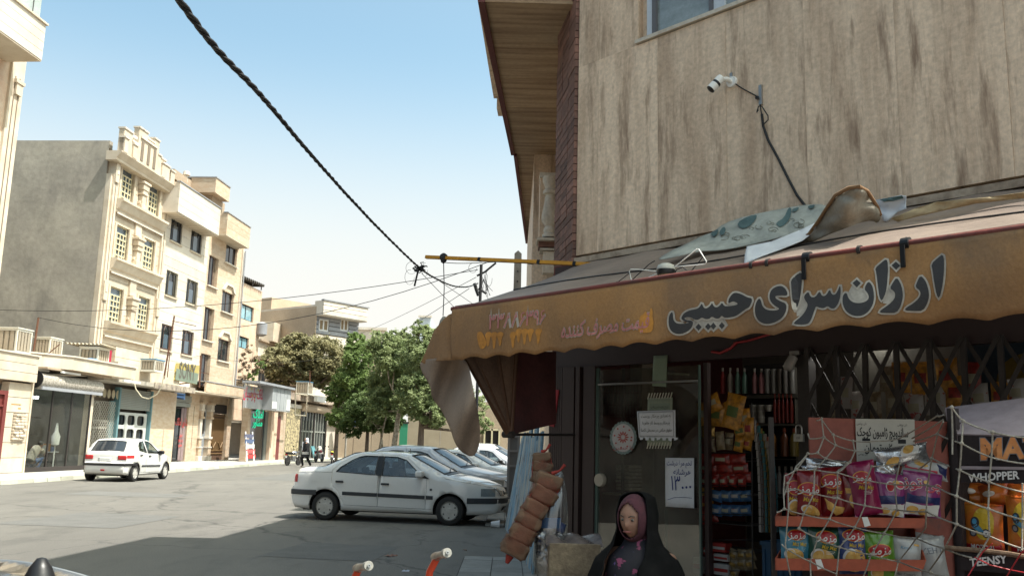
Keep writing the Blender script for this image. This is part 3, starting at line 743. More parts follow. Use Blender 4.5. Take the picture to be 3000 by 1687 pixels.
edge = [Vector(f3(u, v)) + Vector((0, -.015, 0)) for u, v in [(2298, 737), (2335, 712), (2372, 688), (2400, 650), (2422, 615), (2450, 574), (2490, 552), (2520, 548), (2545, 562), (2575, 610), (2583, 632)]]
MB().tube(edge, .012, 6).obj('hem', mat('rust_hem', (.24, .14, .07), .9), tc, smooth=60)
MB().lathe([(.004, -.004), (.014, -.004), (.014, .004), (.004, .004)], tuple(Vector(f3(2392, 668)) + Vector((0, -.03, 0))), 12, 'y').obj('eyelet', M_steel, tc)
cf, f4 = crumple('tarpaulin_corner', 'white corner of tarpaulin with dark leaf print, right of the folded canvas', 'tarpaulin',
 [(2562, 586), (2600, 580), (2640, 572), (2655, 574), (2654, 600), (2655, 612), (2630, 622), (2600, 650), (2588, 648), (2583, 630), (2572, 602)], lambda u, v: -.5, M_tarpw, 10, .05, 17)
mb = MB(); fill(mb, [(2580, 586), (2605, 580), (2645, 574), (2650, 582), (2620, 590), (2592, 592)], (), 9, lambda u, v: tuple(Vector(f4(u, v)) + Vector((0, -.012, 0)))); mb.obj('leaf_print', M_tarpd, cf)
# second strip of lit cloth at the upper right
cl, f5 = crumple('awning_cover_cloth', 'cream cloth lying loose on the right end of the awning', 'cloth',
 [(2610, 640), (2680, 612), (2740, 592), (2810, 585), (2900, 578), (3010, 562), (3100, 552), (3100, 566), (2990, 582), (2860, 596), (2760, 618), (2690, 634), (2630, 650)],
 lambda u, v: -.60, mat('cream_cloth', (.50, .38, .22), .9), 14, .05, 23)
# -- floodlight frame lying on the awning
x, z = FR.at(1951, 790, -1.38)
fl = thing('floodlight', 'small white and black floodlight with bent wire legs on the awning', 'floodlight', fr=FR)
MB().lathe([(.0, .045), (.03, .043), (.055, .03), (.064, .008), (.064, 0)], (x, -1.38, z + .0), 18).obj('cap', mat('grey_white_cap', (.50, .49, .44), .6), fl, smooth=50)
MB().lathe([(.064, 0), (.066, -.02), (.058, -.04), (.02, -.05)], (x, -1.38, z), 18).obj('body', M_black, fl, smooth=50)
MB().lathe([(.05, -.04), (.035, -.075), (.01, -.09)], (x + .015, -1.40, z), 14).obj('lamp_glass', pl('lamp_amber', (.25, .18, .10), .2), fl, smooth=50)
def wire(pts, y, r, m, par, name='wire_leg'):
 MB().tube([on(y)(u, v) for u, v in pts], r, 6).obj(name, m, par, smooth=60)
wire([(1977, 782), (2042, 730), (2047, 730), (2070, 766), (2066, 774), (1977, 782)], -1.40, .004, M_white, fl)
wire([(1925, 795), (1875, 790), (1848, 789), (1844, 794), (1851, 828), (1860, 831), (1895, 815), (1928, 800)], -1.42, .004, M_white, fl)
wire([(1918, 764), (1900, 775), (1885, 790), (1860, 812), (1845, 828)], -1.40, .0035, M_cable, fl, 'cable')
wire([(1845, 822), (1900, 822), (1945, 815), (1975, 805), (1982, 790), (2000, 782), (2015, 795), (2000, 806)], -1.47, .0035, M_cable, fl, 'cable')
# twig-like wires on the roof
tw_ = thing('loose_wire', 'thin black wire ends tied along the awning roof', 'wire', fr=FR)
for pts in ([(2066, 745), (2020, 800)], [(1850, 795), (1812, 825), (1805, 826)], [(1772, 832), (1760, 842)], [(2640, 705), (2655, 695), (2660, 712)]):
 wire(pts, -1.30 if pts[0][0] > 2000 else -1.42, .003, M_cable, tw_, 'wire')
# -- security camera on the wall
sc = thing('security_camera', 'white bullet security camera with black band on the travertine wall', 'camera', fr=FR)
bx, bz = FR.at(2132, 235, -.09)
MB().lathe([(.0, -.035), (.045, -.034), (.05, -.02), (.05, 0)], (bx, -.01 - .0, bz), 20, 'y').obj('mount', M_white, sc, smooth=40)
MB().tube([(bx, -.03, bz), (bx - .01, -.09, bz + .01), (bx - .025, -.13, bz + .0)], [.018, .022, .02], 10).obj('joint', M_white, sc, smooth=60)
hx, hz = FR.at(2110, 262, -.16)
dirv = Vector((-.10, -.10, -.16)).normalized()
qm = Matrix.Translation((bx - .03, -.14, bz + .012)) @ dirv.to_track_quat('Z', 'Y').to_matrix().to_4x4()
MB().lathe([(0, -.01), (.034, -.005), (.038, .01), (.038, .055)], (0, 0, 0), 22, 'z', qm).obj('rear_shell', M_white, sc, smooth=50)
MB().lathe([(.0385, .055), (.0385, .078)], (0, 0, 0), 22, 'z', qm).obj('band', M_black, sc, smooth=50)
MB().lathe([(.039, .078), (.039, .135), (.036, .135), (.036, .12)], (0, 0, 0), 22, 'z', qm).obj('hood', M_white, sc, smooth=50)
MB().lathe([(.036, .10), (.036, .142), (.02, .15), (0, .152)], (0, 0, 0), 22, 'z', qm).obj('lens', M_black, sc, smooth=50)
MB().box(bx - .02, bx + .005, -.03, -.005, bz + .045, bz + .085).obj('bracket', M_steel, sc)
cb = thing('camera_cable', 'dark cable running from the wall bracket down to the awning', 'cable', fr=FR)
def wl(pts, r, y=-.03, m=M_cable, par=None, name='cable'):
 MB().tube([on(y)(u, v) for u, v in pts], r, 8).obj(name, m, par or cb, smooth=60)
wl([(2145, 240), (2175, 260), (2222, 285), (2227, 310), (2232, 340)], .005)
wl([(2232, 335), (2236, 370), (2250, 410), (2280, 465), (2310, 525), (2335, 572), (2358, 602)], .011)
wl([(2222, 322), (2217, 330), (2222, 312), (2232, 312), (2250, 340), (2250, 352), (2240, 362), (2232, 358)], .005, -.05)
a = on(-.03)(2228, 250)
mb = MB().box(a[0] - .014, a[0] + .014, -.04, -.02, a[2] - .17, a[2] + .0); mb.obj('wall_clip', M_steel, cb)
x, z = FR.at(2218, 287, -.05); MB().box(x - .012, x + .012, -.06, -.03, z - .01, z + .012).obj('tape_knot', M_black, cb)
# -- papers on the glass door
def sheet(name, label, cat, quad, y, m, decos=(), skew=None, group=None):
 """a thin sheet whose four photograph corners (tl, tr, br, bl) lie on the glass plane"""
 t = thing(name, label, cat, group, fr=FR)
 c = [Vector(on(y)(u, v)) for u, v in quad]
 def fn(a, b, o=0.0):      # a right 0..1, b down 0..1
  p = c[0].lerp(c[1], a).lerp(c[3].lerp(c[2], a), b); p.y -= o; return tuple(p)
 MB().grid(lambda a, b: fn(a, b, .002 * math.sin(a * 5 + b * 3)), 6, 6).obj('sheet', m, t, smooth=60, solid=.0012)
 W = (c[1] - c[0]).length; H = (c[3] - c[0]).length
 for d in decos:
  txt, a, b, size, mm = d[:5]; k = d[5] if len(d) > 5 else {}
  lettering(txt, mm, t, lambda x, y2, a=a, b=b: fn(a + x / W, b - y2 / H, .005), size, name='lettering', **k)
 return t, fn, W, H
e1, ef, W, H = sheet('egg_price_sheet', 'white hand written egg price sheet taped to the glass door', 'paper sign',
 [(1949, 1340), (2033, 1341), (2034, 1488), (1950, 1483)], -.03, M_paper,
 [('تخم مرغ درشت', .5, .11, .055, M_ink, {'sx': .75, 'off': .0006}), ('هرشانه', .60, .29, .065, M_ink, {'off': .0006}), ('۱۳', .37, .53, .17, M_ink, {'sx': .7, 'off': .0006})])
mb = MB()
for i in range(3): mb.lathe([(0, 0), (.010, 0), (0.0, .001)], tuple(Vector(ef(.62 + i * .13, .60 - i * .01, .006))), 10, 'y')
mb.tube([ef(.08, .86, .005), (ef(.35, .80, .005)), (ef(.65, .79, .005)), ef(.93, .80, .005)], .0018, 5); mb.obj('ink_marks', M_ink, e1)
n1, nf, W, H = sheet('notice_sheet', 'white printed notice with torn lower edge on the glass door', 'paper sign',
 [(1866, 1204), (1978, 1200), (1980, 1283), (1872, 1282)], -.034, M_paper,
 [('به تعدادی چرخکار، وردست', .5, .20, .036, M_inkb, {'sx': .85}), ('چرخکار و وسط کار خانم با', .5, .45, .036, M_inkb, {'sx': .85}), ('حقوق مکفی در محیطی کاملا', .5, .71, .036, M_inkb, {'sx': .85})])
mb = MB()
for a0, a1, b0, b1 in ((.04, .96, .05, .062), (.04, .96, .93, .94), (.04, .048, .05, .94), (.952, .96, .05, .94)):
 mb.add([nf(a0, b0, .005), nf(a1, b0, .005), nf(a1, b1, .005), nf(a0, b1, .005)], [(0, 1, 2, 3)])
mb.obj('border_print', M_inkb, n1)
mb = MB()
for i in range(7):
 a = .03 + i * .155; mb.add([nf(a, .98, .006), nf(a + .11, .98, .006), nf(a + .10, 1.05 + .03 * (i % 3), .012), nf(a + .02, 1.08, .012)], [(0, 1, 2, 3)])
mb.obj('torn_edge', M_paper, n1)
# green printed card with striped edge behind the notice
M_card = pl('green_card', (.30, .34, .25), .7)
c1, cf_, W, H = sheet('green_card', 'grey green printed card with striped ends behind the notice', 'card', [(1898, 1165), (1970, 1163), (1968, 1305), (1896, 1305)], -.02, M_card, [('نرخ نامه اصناف', .5, .20, .03, M_inkb, {})])
mb = MB()
for b0 in (-.10, .93):
 for i in range(9):
  a = -.02 + i * .115; mb.add([cf_(a, b0 + .13, .004), cf_(a + .05, b0 + .13, .004), cf_(a + .12, b0, .004), cf_(a + .07, b0, .004)], [(0, 1, 2, 3)])
mb.obj('stripe_print', pl('cream_stripe', (.5, .47, .38)), c1)
MB().add([cf_(.08, .12, .003), cf_(.92, .12, .003), cf_(.92, .9, .003), cf_(.08, .9, .003)], [(0, 1, 2, 3)]).obj('panel_print', pl('card_panel', (.22, .27, .21)), c1)
g1, *_ = sheet('green_note', 'plain pale green strip of paper high on the glass door', 'paper', [(1915, 1042), (1955, 1040), (1952, 1133), (1911, 1130)], -.02, pl('pale_green_paper', (.26, .32, .23), .8))
tb = thing('fluorescent_tube', 'thin cream tube lamp seen through the glass door', 'lamp', fr=FR)
MB().tube([on(.35)(1914, 1090), on(.35)(2018, 1097)], .010, 10).obj('tube', pl('cream_tube', (.62, .55, .42)), tb)
# oval flower sticker
M_tealr = mat('teal_rim', (.13, .20, .20), .6, col2=(.25, .30, .28), scale=60)
ov = thing('oval_sticker', 'oval sticker with braided teal rim and red flower print on the glass', 'sticker', fr=FR)
ofn = lambda o: (lambda u, v: (FR.at(u, v, -.03)[0], -.03 - o, FR.at(u, v, -.03)[1]))
mb = MB(); fill(mb, [(1826 + (39 + (1.5 if i % 2 else -1)) * math.cos(a), 1282 + (48 + (1.5 if i % 2 else -1)) * math.sin(a)) for i, a in enumerate([2 * math.pi * k / 48 for k in range(48)])], (), None, ofn(0)); mb.obj('rim', M_tealr, ov)
mb = MB(); fill(mb, ell(1826, 1282, 32, 41, 32), (), None, ofn(.002)); mb.obj('face', pl('sticker_white', (.52, .50, .50)), ov)
mb = MB()
for k in range(12):
 a = k * math.pi / 6; mb_p = ell(1826 + 11 * math.cos(a), 1280 + 12 * math.sin(a), 6, 2.2, 8, a); fill(mb, mb_p, (), None, ofn(.004))
for k in range(9): fill(mb, ell(1826 + 25 * math.cos(k * .75 + .3), 1280 + 31 * math.sin(k * .75 + .3), 2.8, 2.8, 7), (), None, ofn(.004))
mb.obj('flower_print', pl('sticker_red', (.40, .08, .07)), ov)
lettering('یا حسین', pl('sticker_red', (.40, .08, .07)), ov, lambda x, y: ofn(.0045)(1826 + x, 1311 - y), 17)
ib = thing('reflection_cartons', 'stack of pale cartons on a counter behind the door glass, added to look like its reflections', 'cartons', fr=FR)  # pale cartons, counter and pillar added to imitate reflections in the glass
M_ib = mat('pale_carton', (.58, .52, .42), .8, col2=(.38, .32, .25), scale=9)
a = FR.at(1748, 1440, .5); b = FR.at(1846, 1452, .5); MB().box(a[0], b[0], .5, .8, b[1], a[1]).obj('counter_top', M_ib, ib)
for i in range(7): c = FR.at(1803 + (i * 5) % 4, 1360 + i * 11, .55); d = FR.at(1842, 1370 + i * 11, .55); MB().box(c[0], d[0], .55, .75, d[1], c[1]).obj('carton', M_ib, ib, bevel=.004)
c = FR.at(1846, 1250, .9); d = FR.at(1880, 1600, .9); MB().box(c[0], d[0], .9, 1.1, 0, 2.9).obj('pillar', mat('shop_pillar', (.36, .29, .22), .8), ib)
# padlock
pk = thing('padlock', 'brass steel padlock hanging on the door post', 'padlock', fr=FR)
x, z = FR.at(2341, 1282, -.12)
MB().box(x - .038, x + .038, -.135, -.105, z - .028, z + .028).obj('body', mat('padlock_steel', (.48, .47, .42), .4, metal=.5), pk, bevel=.004)
MB().tube([(x - .024, -.12, z + .025)] + [(x - .024 * math.cos(a), -.12, z + .07 + .024 * math.sin(a)) for a in [k * math.pi / 8 for k in range(9)]] + [(x + .024, -.12, z + .025)], .006, 8).obj('shackle', M_steel, pk, smooth=60)
lettering('222', M_inkb, pk, lambda a, b: (x + a, -.1365, z + b), .022, fa=False)
# grey speaker box above the opening and red script on the fascia
cw = thing('indoor_camera', 'small white camera under the fascia beside the door post', 'camera', fr=FR)
x, z = FR.at(2316, 1062, -.1)
qm = Matrix.Translation((x, -.1, z)) @ Vector((-.3, -.5, -1)).to_track_quat('Z', 'Y').to_matrix().to_4x4()
MB().lathe([(0, -.05), (.035, -.05), (.04, .05), (.03, .06), (0, .06)], (0, 0, 0), 16, 'z', qm).obj('housing', pl('dim_white', (.32, .30, .28)), cw, smooth=50)
MB().box(x - .02, x + .06, -.08, .0, z + .06, z + .09).obj('bracket', M_steel, cw)
fs = thing('fascia_lettering', 'red script lettering on the dark fascia under the awning', 'lettering', fr=FR)
wlr = lambda pts, r: MB().tube([on(-.03)(u, v) for u, v in pts], r, 6).obj('letter', M_redp, fs, smooth=60)
wlr([(2085, 1030), (2110, 1034), (2140, 1020), (2160, 1002)], .012); wlr([(2150, 1005), (2190, 998), (2235, 985), (2270, 975)], .01)
mg = thing('window_grille', 'red burglar grille with scalloped white curtain behind the glass door', 'grille', fr=FR)
def at3(u, v, y): x, z = FR.at(u, v, y); return (x, y, z)
MB().add([at3(1757, 1115, .5), at3(1872, 1112, .5), at3(1875, 1225, .5), at3(1757, 1218, .5)], [(0, 1, 2, 3)]).obj('curtain', pl('dim_curtain', (.18, .15, .14)), mg)
for i in range(13): MB().tube([at3(1762 + i * 9, 1118, .44), at3(1760 + i * 9, 1222, .44)], .004, 5).obj('bar', M_trim, mg)
for v in (1150, 1185, 1215): MB().tube([at3(1757, v, .43), at3(1874, v, .43)], .004, 5).obj('bar', M_trim, mg)
# -- goods inside the shop
shelf = thing('grocery_shelf', 'dark metal wall shelves of bottles at the back of the doorway', 'shelf', fr=FR)
SY = .75
def sbox(u0, u1, v0, v1, y, m, d=.25, name='shelf_board', par=None):
 a = FR.at(u0, v0, y); b = FR.at(u1, v1, y)
 return MB().box(a[0], b[0], y, y + d, b[1], a[1]).obj(name, m, par or shelf)
M_shf = pl('shelf_grey', (.10, .095, .08), .6)
for v in (1157, 1240, 1340, 1450): sbox(2185, 2336, v, v + 7, SY, M_shf)
sbox(2325, 2340, 1075, 1600, SY, M_shf, name='shelf_post'); sbox(2180, 2340, 1070, 1600, SY + .27, M_dark, .02, 'shelf_back')
def bottle(label, u, vb, w, h, m, mcap, y=SY, grp=None, kind='bottle', n=12):
 x, z = FR.at(u, vb, y); s_ = (FR.at(u + 50, vb, y)[0] - x) / 50; r_ = w * s_ / 2; hh = h * s_ * 1.25
 t = thing(kind, label, kind, grp, fr=FR, fx=x, fy=y)
 if kind == 'can':
  MB().lathe([(r_, z), (r_, z + hh * .96), (r_ * .8, z + hh)], (0, 0, 0), n).obj('body', m, t, smooth=50)
 elif kind == 'tub':
  MB().lathe([(r_ * .9, z), (r_, z + hh * .8)], (0, 0, 0), n).obj('body', m, t, smooth=50); MB().lathe([(r_ * 1.05, z + hh * .8), (r_ * 1.05, z + hh)], (0, 0, 0), n).obj('lid', mcap, t)
 else:
  MB().lathe([(r_, z), (r_, z + hh * .6), (r_ * .75, z + hh * .72), (r_ * .35, z + hh * .82), (r_ * .35, z + hh * .86)], (0, 0, 0), n).obj('body', m, t, smooth=50)
  MB().lathe([(r_ * .45, z + hh * .86), (r_ * .4, z + hh)], (0, 0, 0), n).obj('cap', mcap, t)
 return t
mk = lambda n_, c: pl(n_, c, .35)
gb = 'bottles and tubes on the top shelf'
cols = [('red topped', (.26, .03, .03)), ('white', (.32, .28, .24)), ('pale green', (.12, .20, .16)), ('mint green', (.10, .19, .15)), ('pink', (.28, .13, .14)), ('rose pink', (.32, .14, .15)), ('silver', (.2, .2, .19)), ('grey', (.16, .16, .15)), ('dark', (.07, .06, .05)), ('steel', (.22, .21, .2)), ('tin', (.18, .18, .17))]
us = [2118, 2140, 2162, 2182, 2212, 2232, 2250, 2268, 2286, 2304, 2322]
for i, ((cn, c), u) in enumerate(zip(cols, us)):
 bottle(f'{cn} bottle on the top shelf, number {i + 1} from the left'.replace(f', number {i+1} from the left', ', ' + ['leftmost', 'second from left', 'third from left', 'fourth from left', 'middle left', 'middle', 'middle right', 'fifth from right', 'third from right', 'second from right', 'rightmost'][i]), u, 1152, 15, 52, mk('bot_' + cn.replace(' ', '_'), c), mk('cap_dim', (.3, .28, .25)), grp=gb, kind='bottle' if i < 6 else 'can')
for i in range(5):
 bottle('dark red sauce bottle on the second shelf, ' + ['leftmost', 'second from left', 'middle', 'second from right', 'rightmost'][i], 2272 + i * 12, 1238, 10, 62, mk('sauce', (.13, .012, .008)), mk('sauce_cap', (.35, .05, .03)), grp='red sauce bottles on the second shelf')
for i in range(3):
 for j in range(2 if i < 2 else 3):
  bottle(f'white plastic tub in the {["bottom", "middle", "top"][i]} layer of the stack, ' + ['left', 'right', 'far right'][j], 2208 + j * 22, 1238 - i * 17, 21, 13, mk('tub', (.24, .23, .2)), mk('tub_lid', (.3, .29, .26)), grp='white tubs on the second shelf', kind='tub')
for i, (u, cn, c) in enumerate(((2264, 'amber', (.20, .09, .015)), (2300, 'brown', (.10, .03, .01)), (2328, 'olive', (.12, .09, .02)))):
 bottle(f'{cn} oil bottle on the third shelf', u, 1336, 24, 60, mk('oil_' + cn, c), mk('oil_cap', (.16, .03, .01)), grp='oil bottles on the third shelf')
for i in range(3):
 bottle('white bottle on the lowest shelf, ' + ['left', 'middle', 'right'][i], 2285 + i * 18, 1446, 16, 58, mk('dimw', (.17, .17, .17)), mk('cap_dim', (.3, .28, .25)), grp='white bottles on the lowest shelf')
OW = ['first', 'second', 'third', 'fourth', 'fifth', 'sixth', 'seventh', 'eighth', 'ninth', 'tenth', 'eleventh', 'twelfth']
# wire snack rack in the doorway with packets
wr = thing('snack_rack', 'wire snack rack standing in the shop doorway', 'rack', fr=FR)
RY = .15
M_wire = pl('rack_wire', (.05, .05, .05), .5, metal=.6)
mb = MB()
for v in (1282, 1325, 1420, 1505, 1580, 1670):
 a, b = FR.at(2045, v, RY), FR.at(2205, v, RY)
 mb.tube([(a[0], RY - .02, a[1]), (b[0], RY - .02, b[1])], .0035, 5)
 mb.box(a[0], b[0], RY, RY + .3, a[1] - .06, a[1] - .055)
for u in (2048, 2202):
 a, b = FR.at(u, 1180, RY), FR.at(u, 1687, RY); mb.tube([(a[0], RY, a[1]), (b[0], RY, .05)], .006, 6)
mb.obj('wire_frame', M_wire, wr)
def packet(label, cx, cy, w, h, rot, m, y, m2=None, grp=None, cat='packet', name='snack_packet', dp=.03):
 x, z = FR.at(cx, cy, y); s_ = (FR.at(cx + 20, cy, y)[0] - x) / 20
 t = thing(name, label, cat, grp, fr=FR, fx=x, fy=y)
 Mx = Matrix.Translation((0, 0, z)) @ Matrix.Rotation(-rot, 4, 'Y')
 Wd, Hd = w * s_ * 1.0, h * s_ * 1.15
 def fn(a, b, o=0):
  q = Vector(((a - .5) * Wd * (1 - .06 * math.sin(b * math.pi)), -dp * math.sin(a * math.pi) ** .6 * math.sin(b * math.pi) ** .5 - .006 * noise.noise(Vector((a * 5 + cx, b * 5, cy))) - o, (b - .5) * Hd)); return tuple(Mx @ q)
 MB().grid(fn, 8, 8).grid(lambda a, b: fn(1 - a, b, -2 * (dp * math.sin(a * math.pi) ** .6 * math.sin(b * math.pi) ** .5)), 8, 8).obj('wrapper', m, t, smooth=60)
 if m2:
  mb = MB(); mb.grid(lambda a, b: fn(.2 + .6 * a, .35 + .3 * b, .002), 4, 4); mb.obj('label_print', m2, t, smooth=60)
 return t
P_y = mat('packet_yellow', (.58, .27, .03), .3, col2=(.25, .12, .02), scale=30, fine=0, space='obj'); P_r = mat('packet_red', (.34, .03, .02), .3, col2=(.12, .015, .012), scale=30, fine=0, space='obj')
P_b = mat('packet_blue', (.02, .08, .20), .3, col2=(.06, .12, .2), scale=30, fine=0, space='obj'); P_w = mat('packet_white', (.34, .32, .30), .4, col2=(.30, .06, .05), scale=20, ramp=(.6, .62), fine=0, space='obj')
P_k = mat('packet_brown', (.12, .08, .03), .3, col2=(.22, .18, .12), scale=30, fine=0, space='obj'); P_g = mat('packet_gold', (.30, .19, .05), .2, metal=.4, space='obj'); P_m = pl('packet_print', (.30, .28, .20), .4)
P_gr = pl('packet_green_print', (.08, .12, .03), .4)
pk_ = [(2090, 1180, 42, 38, .4, P_y, P_m), (2138, 1190, 30, 30, .5, P_y, None), (2098, 1215, 52, 48, -.1, P_y, P_gr), (2150, 1205, 56, 78, -.25, P_y, P_gr), (2185, 1225, 30, 44, .1, P_y, P_m), (2060, 1212, 38, 50, .05, P_y, P_m), (2195, 1255, 30, 50, .0, P_y, P_r), (2170, 1262, 40, 34, .2, P_y, P_gr),
  (2075, 1265, 40, 30, 0, P_g, None), (2110, 1290, 26, 40, .1, P_k, None), (2080, 1302, 30, 34, .1, P_k, P_m), (2135, 1292, 26, 38, -.1, P_k, P_m), (2165, 1300, 28, 34, -.2, P_y, P_gr), (2190, 1298, 28, 30, -.2, P_y, P_r)]
for i, a in enumerate(pk_):
 kind = {id(P_y): 'orange', id(P_g): 'gold foil', id(P_k): 'brown'}[id(a[5])]
 rk_i = sorted(b[0] for b in pk_ if b[5] is a[5]).index(a[0])
 packet(f'{kind} snack packet on the top basket of the doorway rack, {OW[rk_i]} from the left', *a[:6], RY + (i % 3) * .03 - .04, a[6], 'packets on the top basket' if kind == 'orange' else ('brown packets on the top basket' if kind == 'brown' else None))
for i in range(9):
 c = i % 3; r_ = i // 3
 packet(f'red biscuit packet in the second basket, {["left", "middle", "right"][c]} of the {["upper", "middle", "lower"][r_]} row', 2068 + c * 46 + r_ * 8, 1345 + r_ * 26, 50, 24, .05 * (c - 1), P_r, RY + .02 * r_, P_m if i % 2 else None, 'red packets in the second basket')
for i in range(5): packet(f'flat red packet in the row under the biscuits, {OW[i]} from the left', 2066 + i * 27, 1408, 24, 24, .1 * (i % 3 - 1), P_r, RY, P_m, 'red packets in the third row')
for i in range(8):
 c = i % 4; r_ = i // 4
 packet(f'blue wafer packet in the fourth basket, {["upper", "lower"][r_]} row, {OW[c]} from the left', 2100 + c * 28, 1452 + r_ * 42, 34, 24, .08 * (c - 1.5), P_b, RY + .01 * c, P_m if i % 2 else P_w, 'blue packets in the fourth basket')
packet('orange brown packet left in the fourth basket', 2072, 1462, 40, 50, .0, P_y, RY + .05, P_r)
for i in range(4): packet(f'dark red packet beside the blue packets, {OW[i]} from the left', 2062 + i * 8, 1500 + (i % 2) * 14, 34, 26, .3, P_r, RY + .03, None, 'dark red packets beside the blue ones')
def carton(label, u0, u1, v0, v1, y, m, mt, d=.1, grp=None):
 a = FR.at(u0, v0, y); b = FR.at(u1, v1, y)
 t = thing('carton', label, 'carton', grp, fr=FR, fx=a[0], fy=y)
 MB().box(0, b[0] - a[0], 0, d, b[1], a[1]).obj('body', m, t, bevel=.003)
 MB().box(.006, (b[0] - a[0]) - .006, -.002, 0.0, b[1] + .3 * (a[1] - b[1]), b[1] + .6 * (a[1] - b[1])).obj('label_print', mt, t)
P_wh = pl('carton_white', (.40, .38, .36)); P_rd = pl('carton_red', (.30, .025, .02))
carton('red and white carton on top of the carton stack', 2086, 2125, 1588, 1618, RY - .03, P_rd, P_wh)
carton('white carton below the red one in the stack', 2090, 2132, 1620, 1645, RY - .03, P_wh, P_rd)
carton('white carton at the bottom of the carton stack', 2090, 2134, 1648, 1687, RY - .03, P_wh, P_rd)
carton('white carton leaning at the left of the stack', 2030, 2055, 1630, 1680, RY - .06, P_wh, P_rd)
carton('small red carton left of the white stack', 2060, 2084, 1600, 1625, RY, P_rd, P_wh)
for i in range(7): packet(f'dull gold packet on the bottom basket, {["upper", "middle", "lower"][i // 3]} row, {OW[i % 3]} from the left', 2150 + (i % 3) * 24, 1625 + (i // 3) * 26, 30, 26, .3 * (i % 3 - 1), P_k, RY + .02, P_g, 'gold packets on the bottom basket')
# hanging strips of sachets
hs = thing('sachet_strips', 'long hanging strips of colourful sachets beside the snack rack', 'sachet strips', fr=FR)
scs = [(.30, .28, .26), (.20, .19, .19), (.18, .07, .02), (.02, .10, .11), (.22, .14, .03), (.05, .12, .03), (.20, .18, .15), (.18, .04, .02), (.03, .10, .12)]
for i in range(9):
 u = 2200 + i * 6; top = 1222 + i * 8; m = pl('strip_%d' % i, scs[i], .5)
 n_ = 14
 for k in range(n_):
  va, vb_ = top + (1560 - top) * k / n_, top + (1560 - top) * (k + .93) / n_
  us_ = u + 24 * (1 - math.exp(-k / 4)); a = FR.at(us_, va, .12 + .03 * (i % 3)); b = FR.at(us_ + 7, vb_, .12 + .03 * (i % 3))
  piece('sachet', m, hs, a[0], b[0], .12 + .03 * (i % 3), .135 + .03 * (i % 3), b[1], a[1])
bl = thing('blue_crate', 'blue plastic crate on the floor of the doorway', 'crate', fr=FR)
a = FR.at(2232, 1595, .1); b = FR.at(2310, 1687, .1)
M_bl = pl('blue_plastic', (.015, .065, .13), .5)
mb = MB().box(a[0], b[0] + .1, .1, .4, .05, a[1])
mb.obj('body', M_bl, bl)
for i in range(7): MB().box(a[0] + .02 + i * .05, a[0] + .03 + i * .05, .09, .1, .3, a[1] - .03).obj('slat', M_bl, bl)
MB().box(a[0] - .01, b[0] + .11, .085, .41, a[1], a[1] + .03).obj('rim', M_bl, bl)
# goods behind the folding gate: yellow bags with red print, bottles
beh = [(2640, 1105, 44, 60, P_y), (2700, 1108, 48, 66, P_y), (2775, 1100, 52, 70, P_y), (2850, 1110, 40, 70, P_r), (2620, 1180, 40, 60, P_k), (2680, 1195, 44, 56, P_w), (2740, 1165, 50, 70, P_w), (2800, 1150, 50, 70, P_y), (2870, 1165, 44, 60, P_w), (2930, 1160, 44, 60, P_y), (2560, 1190, 36, 56, P_k), (2510, 1185, 30, 50, P_w), (2480, 1150, 28, 60, P_w), (2450, 1190, 28, 56, P_k), (2980, 1150, 40, 60, P_w), (2600, 1110, 36, 50, P_k)]
for i, (u, v, w_, h_, m) in enumerate(beh):
 c_ = {id(P_y): 'yellow', id(P_r): 'red', id(P_k): 'brown', id(P_w): 'white'}[id(m)]
 kk = sorted(b[0] for b in beh if b[4] is m).index(u)
 packet(f'{c_} bag of goods behind the folding gate, {OW[kk]} {c_} one from the left', u, v, w_ * 1.3, h_ * 1.3, .05 * (i % 3 - 1), m, .35, P_r if m is P_y else P_m, f'{c_} bags behind the folding gate', 'bag', 'goods_bag')
bshelf = thing('back_shelf', 'dark shelf unit behind the folding gate', 'shelf', fr=FR)
MB().box(2.45, 5.0, .3, .6, 1.46, 1.49).box(2.45, 5.0, .3, .6, 1.78, 1.81).box(2.45, 5.0, .62, .65, .1, 2.6).obj('shelf_boards', M_shf, bshelf)
bn = thing('blue_yellow_banner', 'dim blue and yellow banner inside the shop behind the gate', 'banner', fr=FR)
MB().box(3.3, 4.9, .55, .56, 1.95, 2.5).obj('cloth', pl('banner_blue', (.012, .03, .05)), bn)
mb = MB(); fill(mb, ell(3.75, 2.2, .22, .2, 24), (), None, lambda a, b: (a, .545, b)); mb.obj('disc_print', pl('banner_yellow', (.13, .09, .01)), bn)
lettering('مهرام', pl('banner_red', (.1, .01, .01)), bn, lambda a, b: (3.75 + a, .54, 2.15 + b), .14)
